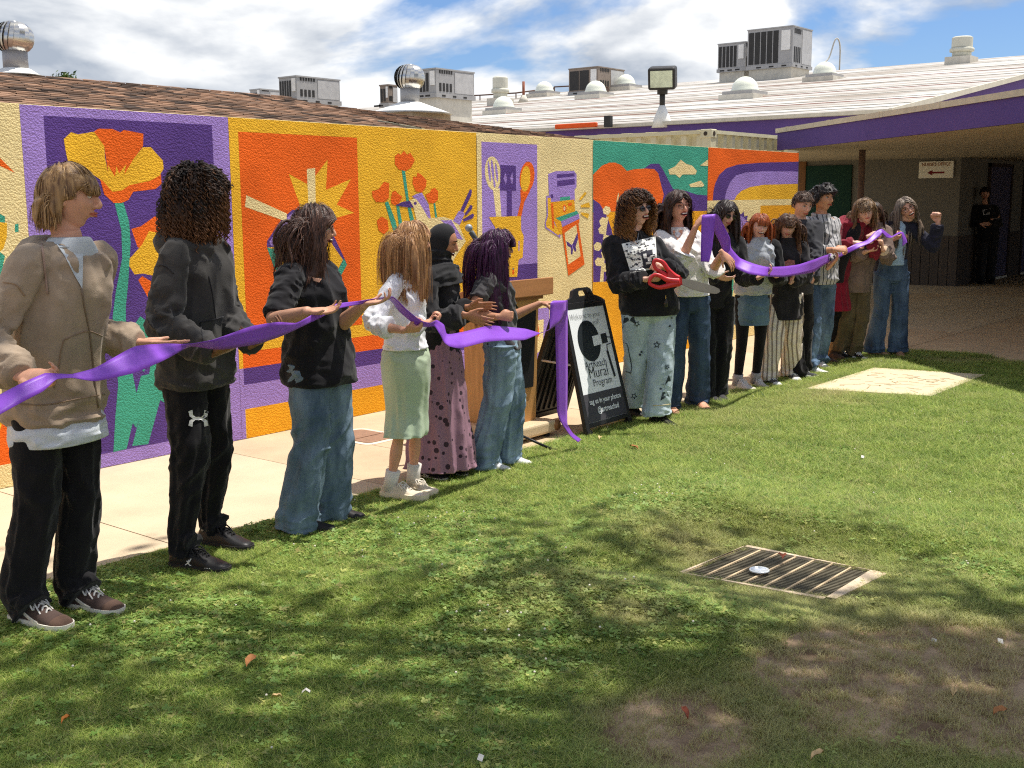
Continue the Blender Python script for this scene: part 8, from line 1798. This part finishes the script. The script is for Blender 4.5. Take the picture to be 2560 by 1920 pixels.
# ================================================================== TREES
def tree_crown(name, leafs, root, mats):
    P, s_ = leafs; n = len(P)
    d = RNG.normal(size=(n, 3)); d /= np.linalg.norm(d, axis=1)[:, None]
    e_ = np.cross(d, RNG.normal(size=(n, 3))); e_ /= np.linalg.norm(e_, axis=1)[:, None]
    a_, b_ = d * s_[:, None], e_ * s_[:, None] * .42
    V = np.stack([P - a_, P + b_, P + a_, P - b_], 1).reshape(-1, 3)
    F = [(4 * i, 4 * i + 1, 4 * i + 2, 4 * i + 3) for i in range(n)]
    fm = RNG.integers(0, len(mats), n)
    return obj(name, V, F, None, root, mats=mats, fm=fm)
lf = [mat('leaf_green_' + str(i), c, var=.25, vscale=6, rough=.6) for i, c in enumerate(((62, 84, 36), (84, 104, 44), (48, 68, 32)))]
bark = mat('bark', (120, 100, 80), var=.25, vscale=9, bump=.01, bscale=25)
def tree(name, base, h, cc, cr, n, leaf_s, lbl, nclump=26, seed=3, trunk_r=.2, extra=()):
    r = np.random.default_rng(seed); root = thing(name, lbl, 'tree', base)
    base = np.array(base, float); cc = np.array(cc, float); mb = MB()
    top = cc + [0, 0, cr[2] * .3]
    pth = spline([base, base + (top - base) * .35 + r.normal(0, .15, 3) * [1, 1, 0], base + (top - base) * .7 + r.normal(0, .2, 3), top], 12)
    mb.tube(pth, np.linspace(trunk_r, trunk_r * .25, 12), 10)
    cl = []
    while len(cl) < nclump:
        q = r.uniform(-1, 1, 3)
        if .25 < np.linalg.norm(q) < 1: cl.append(cc + q * cr)
    for q in cl:
        s0 = pth[int(r.integers(4, 10))]; mid = (s0 + q) / 2 + r.normal(0, .12, 3) + [0, 0, .1]
        mb.tube(spline([s0, mid, q], 7), np.linspace(trunk_r * .28, .012, 7), 6)
    cl += [np.array(q) for q in extra]; nclump = len(cl)
    for q in cl[-len(extra):] if extra else []: mb.tube(spline([pth[8], (pth[8] + q) / 2 + [0, 0, .15], q], 7), np.linspace(trunk_r * .28, .012, 7), 6)
    mb.build('trunk', bark, root, True)
    per = n // nclump; P = np.concatenate([q + r.normal(0, 1, (per, 3)) * np.array(cr) * .19 for q in cl])
    tree_crown('crown', (P, r.uniform(.6, 1.3, len(P)) * leaf_s), root, lf)
# the tree that stands over the near lawn, out of the frame to the right, and shades it
tree('shade_tree', (6.6, -2.6, 0), 9.4, (4.75, .55, 7.8), (2.35, 2.7, 1.4), 6800, .085, 'large tree standing right of the camera, shading the near lawn', nclump=62, seed=21, trunk_r=.26, extra=[(6.0, -.1, 7.5), (6.4, -.4, 7.7), (5.7, .2, 7.3), (6.8, -.7, 7.4), (6.3, -.9, 7.9), (5.3, -.5, 7.6), (7.0, -.2, 7.8), (5.6, -.9, 7.2)])
r_ = ray(152, 196); Pt = CAMP + r_ * (46 / (r_ @ cF))
tree('distant_tree', (Pt[0], Pt[1], 0), 5, (Pt[0], Pt[1], Pt[2] - .75), (.75, .75, .8), 1500, .10, 'small green treetop showing above the brown roof near the left turbine vent', nclump=14, seed=4, trunk_r=.1)

# ================================================================== GRASS
def blade_mesh(name, nb, hmin, hmax, w, spread, lean, r, kind='grass'):
    V, F = [], []
    for i in range(nb):
        a_ = r.uniform(0, 6.283); rr = spread * math.sqrt(r.uniform()); bx, by = rr * math.cos(a_), rr * math.sin(a_)
        h_ = r.uniform(hmin, hmax); az = r.uniform(0, 6.283); ln = lean * r.uniform(.3, 1.3) * h_
        dx, dy = math.cos(az), math.sin(az); px_, py_ = -dy * w / 2, dx * w / 2
        n = len(V)
        for u_, ww in ((0, 1), (.5, .85), (1, .12)):
            x, y, z = bx + dx * ln * u_ * u_, by + dy * ln * u_ * u_, h_ * u_ * (1 - .25 * u_ * lean)
            V += [(x - px_ * ww, y - py_ * ww, z), (x + px_ * ww, y + py_ * ww, z)]
        F += [(n, n + 1, n + 3, n + 2), (n + 2, n + 3, n + 5, n + 4)]
    return V, F
def clover_mesh(nl, r, flower=False):
    V, F, M = [], [], []
    for i in range(nl):
        a_ = r.uniform(0, 6.283); rr = .045 * math.sqrt(r.uniform()); bx, by, h_ = rr * math.cos(a_), rr * math.sin(a_), r.uniform(.016, .040)
        rl = r.uniform(.0042, .0072); tilt = r.normal(0, .25, 2); a0 = r.uniform(0, 6.28)
        for k_ in range(3):
            th = a0 + k_ * 2.094; cx, cy = bx + rl * math.cos(th), by + rl * math.sin(th); n = len(V)
            for q in range(6):
                t_ = q * math.pi / 3; x, y = cx + rl * .95 * math.cos(t_), cy + rl * .95 * math.sin(t_)
                V.append((x, y, h_ + tilt[0] * (x - bx) + tilt[1] * (y - by)))
            F.append(list(range(n, n + 6))); M.append(0)
    if flower:
        Vb, Fb = ball((0, 0, .055), (.0055, .0055, .005), 7, 4); n = len(V); V += Vb.tolist(); F += [[i + n for i in f] for f in Fb]; M += [1] * len(Fb)
    return V, F, M
def grass_mat(name, lo, hi, dry):
    m = bpy.data.materials.new(name); m.use_nodes = True; t = NT(m); b = t.n['Principled BSDF']
    b.inputs['Roughness'].default_value = .55; b.inputs['Specular IOR Level'].default_value = .3
    oi = t.new('ShaderNodeObjectInfo'); at_ = t.new('ShaderNodeAttribute', attribute_name='dry', attribute_type='INSTANCER')
    rp = t.new('ShaderNodeValToRGB'); t.link(oi.outputs['Random'], rp.inputs[0]); rp.color_ramp.elements[0].color = lin(tuple(v * .72 for v in lo)); rp.color_ramp.elements[1].color = lin((206, 204, 120)); e_ = rp.color_ramp.elements.new(.22); e_.color = lin(lo); e_ = rp.color_ramp.elements.new(.86); e_.color = lin(hi)
    mx = t.new('ShaderNodeMix', data_type='RGBA'); t.link(at_.outputs['Fac'], mx.inputs[0]); t.link(rp.outputs[0], mx.inputs[6]); mx.inputs[7].default_value = lin(dry)
    t.link(mx.outputs[2], b.inputs['Base Color'])
    tr = t.new('ShaderNodeBsdfTranslucent'); t.link(mx.outputs[2], tr.inputs['Color']); ms = t.new('ShaderNodeMixShader'); ms.inputs[0].default_value = .38
    t.link(b.outputs[0], ms.inputs[1]); t.link(tr.outputs[0], ms.inputs[2]); t.link(ms.outputs[0], t.n['Material Output'].inputs['Surface'])
    return m
gm = grass_mat('grass_blade', (102, 138, 48), (190, 206, 104), (194, 182, 134)); cm = grass_mat('clover_leaf', (112, 150, 66), (160, 190, 104), (176, 166, 104)); fm_ = mat('clover_flower', (226, 218, 200), var=.1)
gcol = bpy.data.collections.new('grass_pieces')       # kept out of the scene: only the lawn's nodes use these
rb = np.random.default_rng(9); kinds = []
for i in range(5):
    V, F = blade_mesh('g', 34, .014, .040 if i < 4 else .060, .0023, .046, .7 + .12 * i, rb); me = bpy.data.meshes.new('grass_tuft'); me.from_pydata(V, [], F); me.materials.append(gm); kinds.append(me)
for i in range(3):
    V, F, M = clover_mesh(11, rb, flower=(i == 2)); me = bpy.data.meshes.new('clover_tuft'); me.from_pydata(V, [], F); me.materials.append(cm); me.materials.append(fm_); me.polygons.foreach_set('material_index', np.array(M, np.int32)); kinds.append(me)
for i, me in enumerate(kinds):
    o = bpy.data.objects.new('tuft_%02d' % i, me); gcol.objects.link(o)
def lawn_points():
    r = np.random.default_rng(33); X, Y = [], []
    N = 560000
    x = r.uniform(.9, 12.5, N); y = r.uniform(-1.6, 4.75, N)
    d = np.hypot(x, y); ang = np.degrees(np.arctan2(y, x)); va = math.degrees(YAW)
    keep = in_poly(x, y, LAWN) & (d > 2.2) & (np.abs(ang - va) < 31)
    dens = np.clip((4.6 / d) ** 1.25, .22, 1)
    keep &= r.uniform(size=N) < dens
    sx_, sy_ = np.array([p[0] for p in sp_]), np.array([p[1] for p in sp_])
    keep &= ~in_poly(x, y, [(p[0], p[1]) for p in sp_])
    fc = np.mean([p[:2] for p in fr], axis=0); fq = [tuple(fc + (np.array(p[:2]) - fc) * .985) for p in fr]
    keep &= ~in_poly(x, y, fq)
    x, y, d = x[keep], y[keep], d[keep]
    n_ = vnoise(x * 1.1 + 5, y * 1.1, 3.3) * .6 + vnoise(x * 3.1, y * 3.1, 9.1) * .4
    # worn soil at the near right, dry rings round the grate and the plaque
    bare = np.exp(-(((x - 3.55) / .95) ** 2 + ((y - 1.30) / .62) ** 2)) * 1.25 + np.exp(-(((x - 3.0) / .30) ** 2 + ((y - 1.80) / .22) ** 2)) * .75 + np.exp(-(((x - 4.2) / .7) ** 2 + ((y - .75) / .4) ** 2)) * 1.0 + np.exp(-(((x - 2.75) / .35) ** 2 + ((y - 1.62) / .25) ** 2)) * .8
    gd = np.exp(-(((x - 4.55) / .55) ** 2 + ((y - 2.2) / .62) ** 2) * .9)
    gd = gd + .7 * np.exp(-(((x - 4.75) / .35) ** 2 + ((y - 2.75) / .3) ** 2)) + .5 * np.exp(-((y - 3.95) / .3) ** 2) * np.exp(-((x - 8.9) / 1.6) ** 2)
    bn = np.clip((bare * .85 + (n_ - .5) * 2.4 - .50) * 1.7, 0, 1)
    keep = r.uniform(size=len(x)) > bn * .92
    x, y, d, n_, bare, gd, bn = (q[keep] for q in (x, y, d, n_, bare, gd, bn))
    dry = np.clip(gd * .75 * (n_ + .35) + bn * .45 + np.clip(n_ - .60, 0, 1) * 1.5 + bare * .25 + r.normal(0, .10, len(x)), 0, 1)
    dry = np.maximum(dry, (r.uniform(size=len(x)) < .10) * r.uniform(.4, .95, len(x)))
    cl = vnoise(x * 1.6 + 20, y * 1.6 + 7, 1.7); pc = np.clip((cl - .48) * .8, .02, .14) * np.exp(-np.clip(bare, 0, 2) * 2)
    k_ = np.where(r.uniform(size=len(x)) < pc, 5 + (r.uniform(size=len(x)) < .45) * 1 + (r.uniform(size=len(x)) < .03) * 1, r.integers(0, 5, len(x)))
    k_ = np.minimum(k_, 7)
    edge = np.clip((4.62 - y) / .05, .55, 1)
    sc = (.78 + .35 * r.uniform(size=len(x)) + .35 * (n_ - .5)) * np.clip(d / 5.5, .92, 1.5) * np.where(bn > .2, .8, 1) * edge
    near_gr = np.exp(-(((x - 4.55) / .42) ** 2 + ((y - 2.15) / .48) ** 2)); sc *= 1 - .45 * near_gr; sc = np.where(k_ >= 5, np.minimum(sc, .85), sc)
    return np.stack([x, y, rise(x, y) - .006], 1), r.uniform(0, 6.283, len(x)), sc, dry, k_
P, rot_, sc_, dry_, kind_ = lawn_points()
me = bpy.data.meshes.new('grass'); me.from_pydata(P.tolist(), [], [])
for nm, v, tp in (('rot', rot_, 'FLOAT'), ('sc', sc_, 'FLOAT'), ('dry', dry_, 'FLOAT'), ('kind', kind_.astype(np.int32), 'INT')):
    at_ = me.attributes.new(nm, tp, 'POINT'); at_.data.foreach_set('value', v.astype(np.float32) if tp == 'FLOAT' else v)
grass = bpy.data.objects.new('grass', me); COL.objects.link(grass); tag(grass, 'short green lawn grass with clover and dry patches', 'grass', kind='stuff')
ng = bpy.data.node_groups.new('lawn_tufts', 'GeometryNodeTree')
ng.interface.new_socket('Geometry', in_out='INPUT', socket_type='NodeSocketGeometry'); ng.interface.new_socket('Geometry', in_out='OUTPUT', socket_type='NodeSocketGeometry')
N_ = ng.nodes; L_ = ng.links
gi_, go_ = N_.new('NodeGroupInput'), N_.new('NodeGroupOutput')
m2p = N_.new('GeometryNodeMeshToPoints'); iop = N_.new('GeometryNodeInstanceOnPoints'); ci = N_.new('GeometryNodeCollectionInfo')
ci.inputs['Collection'].default_value = gcol; ci.inputs['Separate Children'].default_value = True; ci.inputs['Reset Children'].default_value = True
def na(nm, tp):
    n = N_.new('GeometryNodeInputNamedAttribute'); n.data_type = tp; n.inputs['Name'].default_value = nm; return n.outputs['Attribute']
L_.new(gi_.outputs[0], m2p.inputs['Mesh']); L_.new(m2p.outputs[0], iop.inputs['Points']); L_.new(ci.outputs[0], iop.inputs['Instance'])
iop.inputs['Pick Instance'].default_value = True; L_.new(na('kind', 'INT'), iop.inputs['Instance Index'])
cx = N_.new('ShaderNodeCombineXYZ'); L_.new(na('rot', 'FLOAT'), cx.inputs[2]); e2r = N_.new('FunctionNodeEulerToRotation'); L_.new(cx.outputs[0], e2r.inputs[0]); L_.new(e2r.outputs[0], iop.inputs['Rotation'])
L_.new(na('sc', 'FLOAT'), iop.inputs['Scale']); L_.new(iop.outputs[0], go_.inputs[0])
md = grass.modifiers.new('tufts', 'NODES'); md.node_group = ng
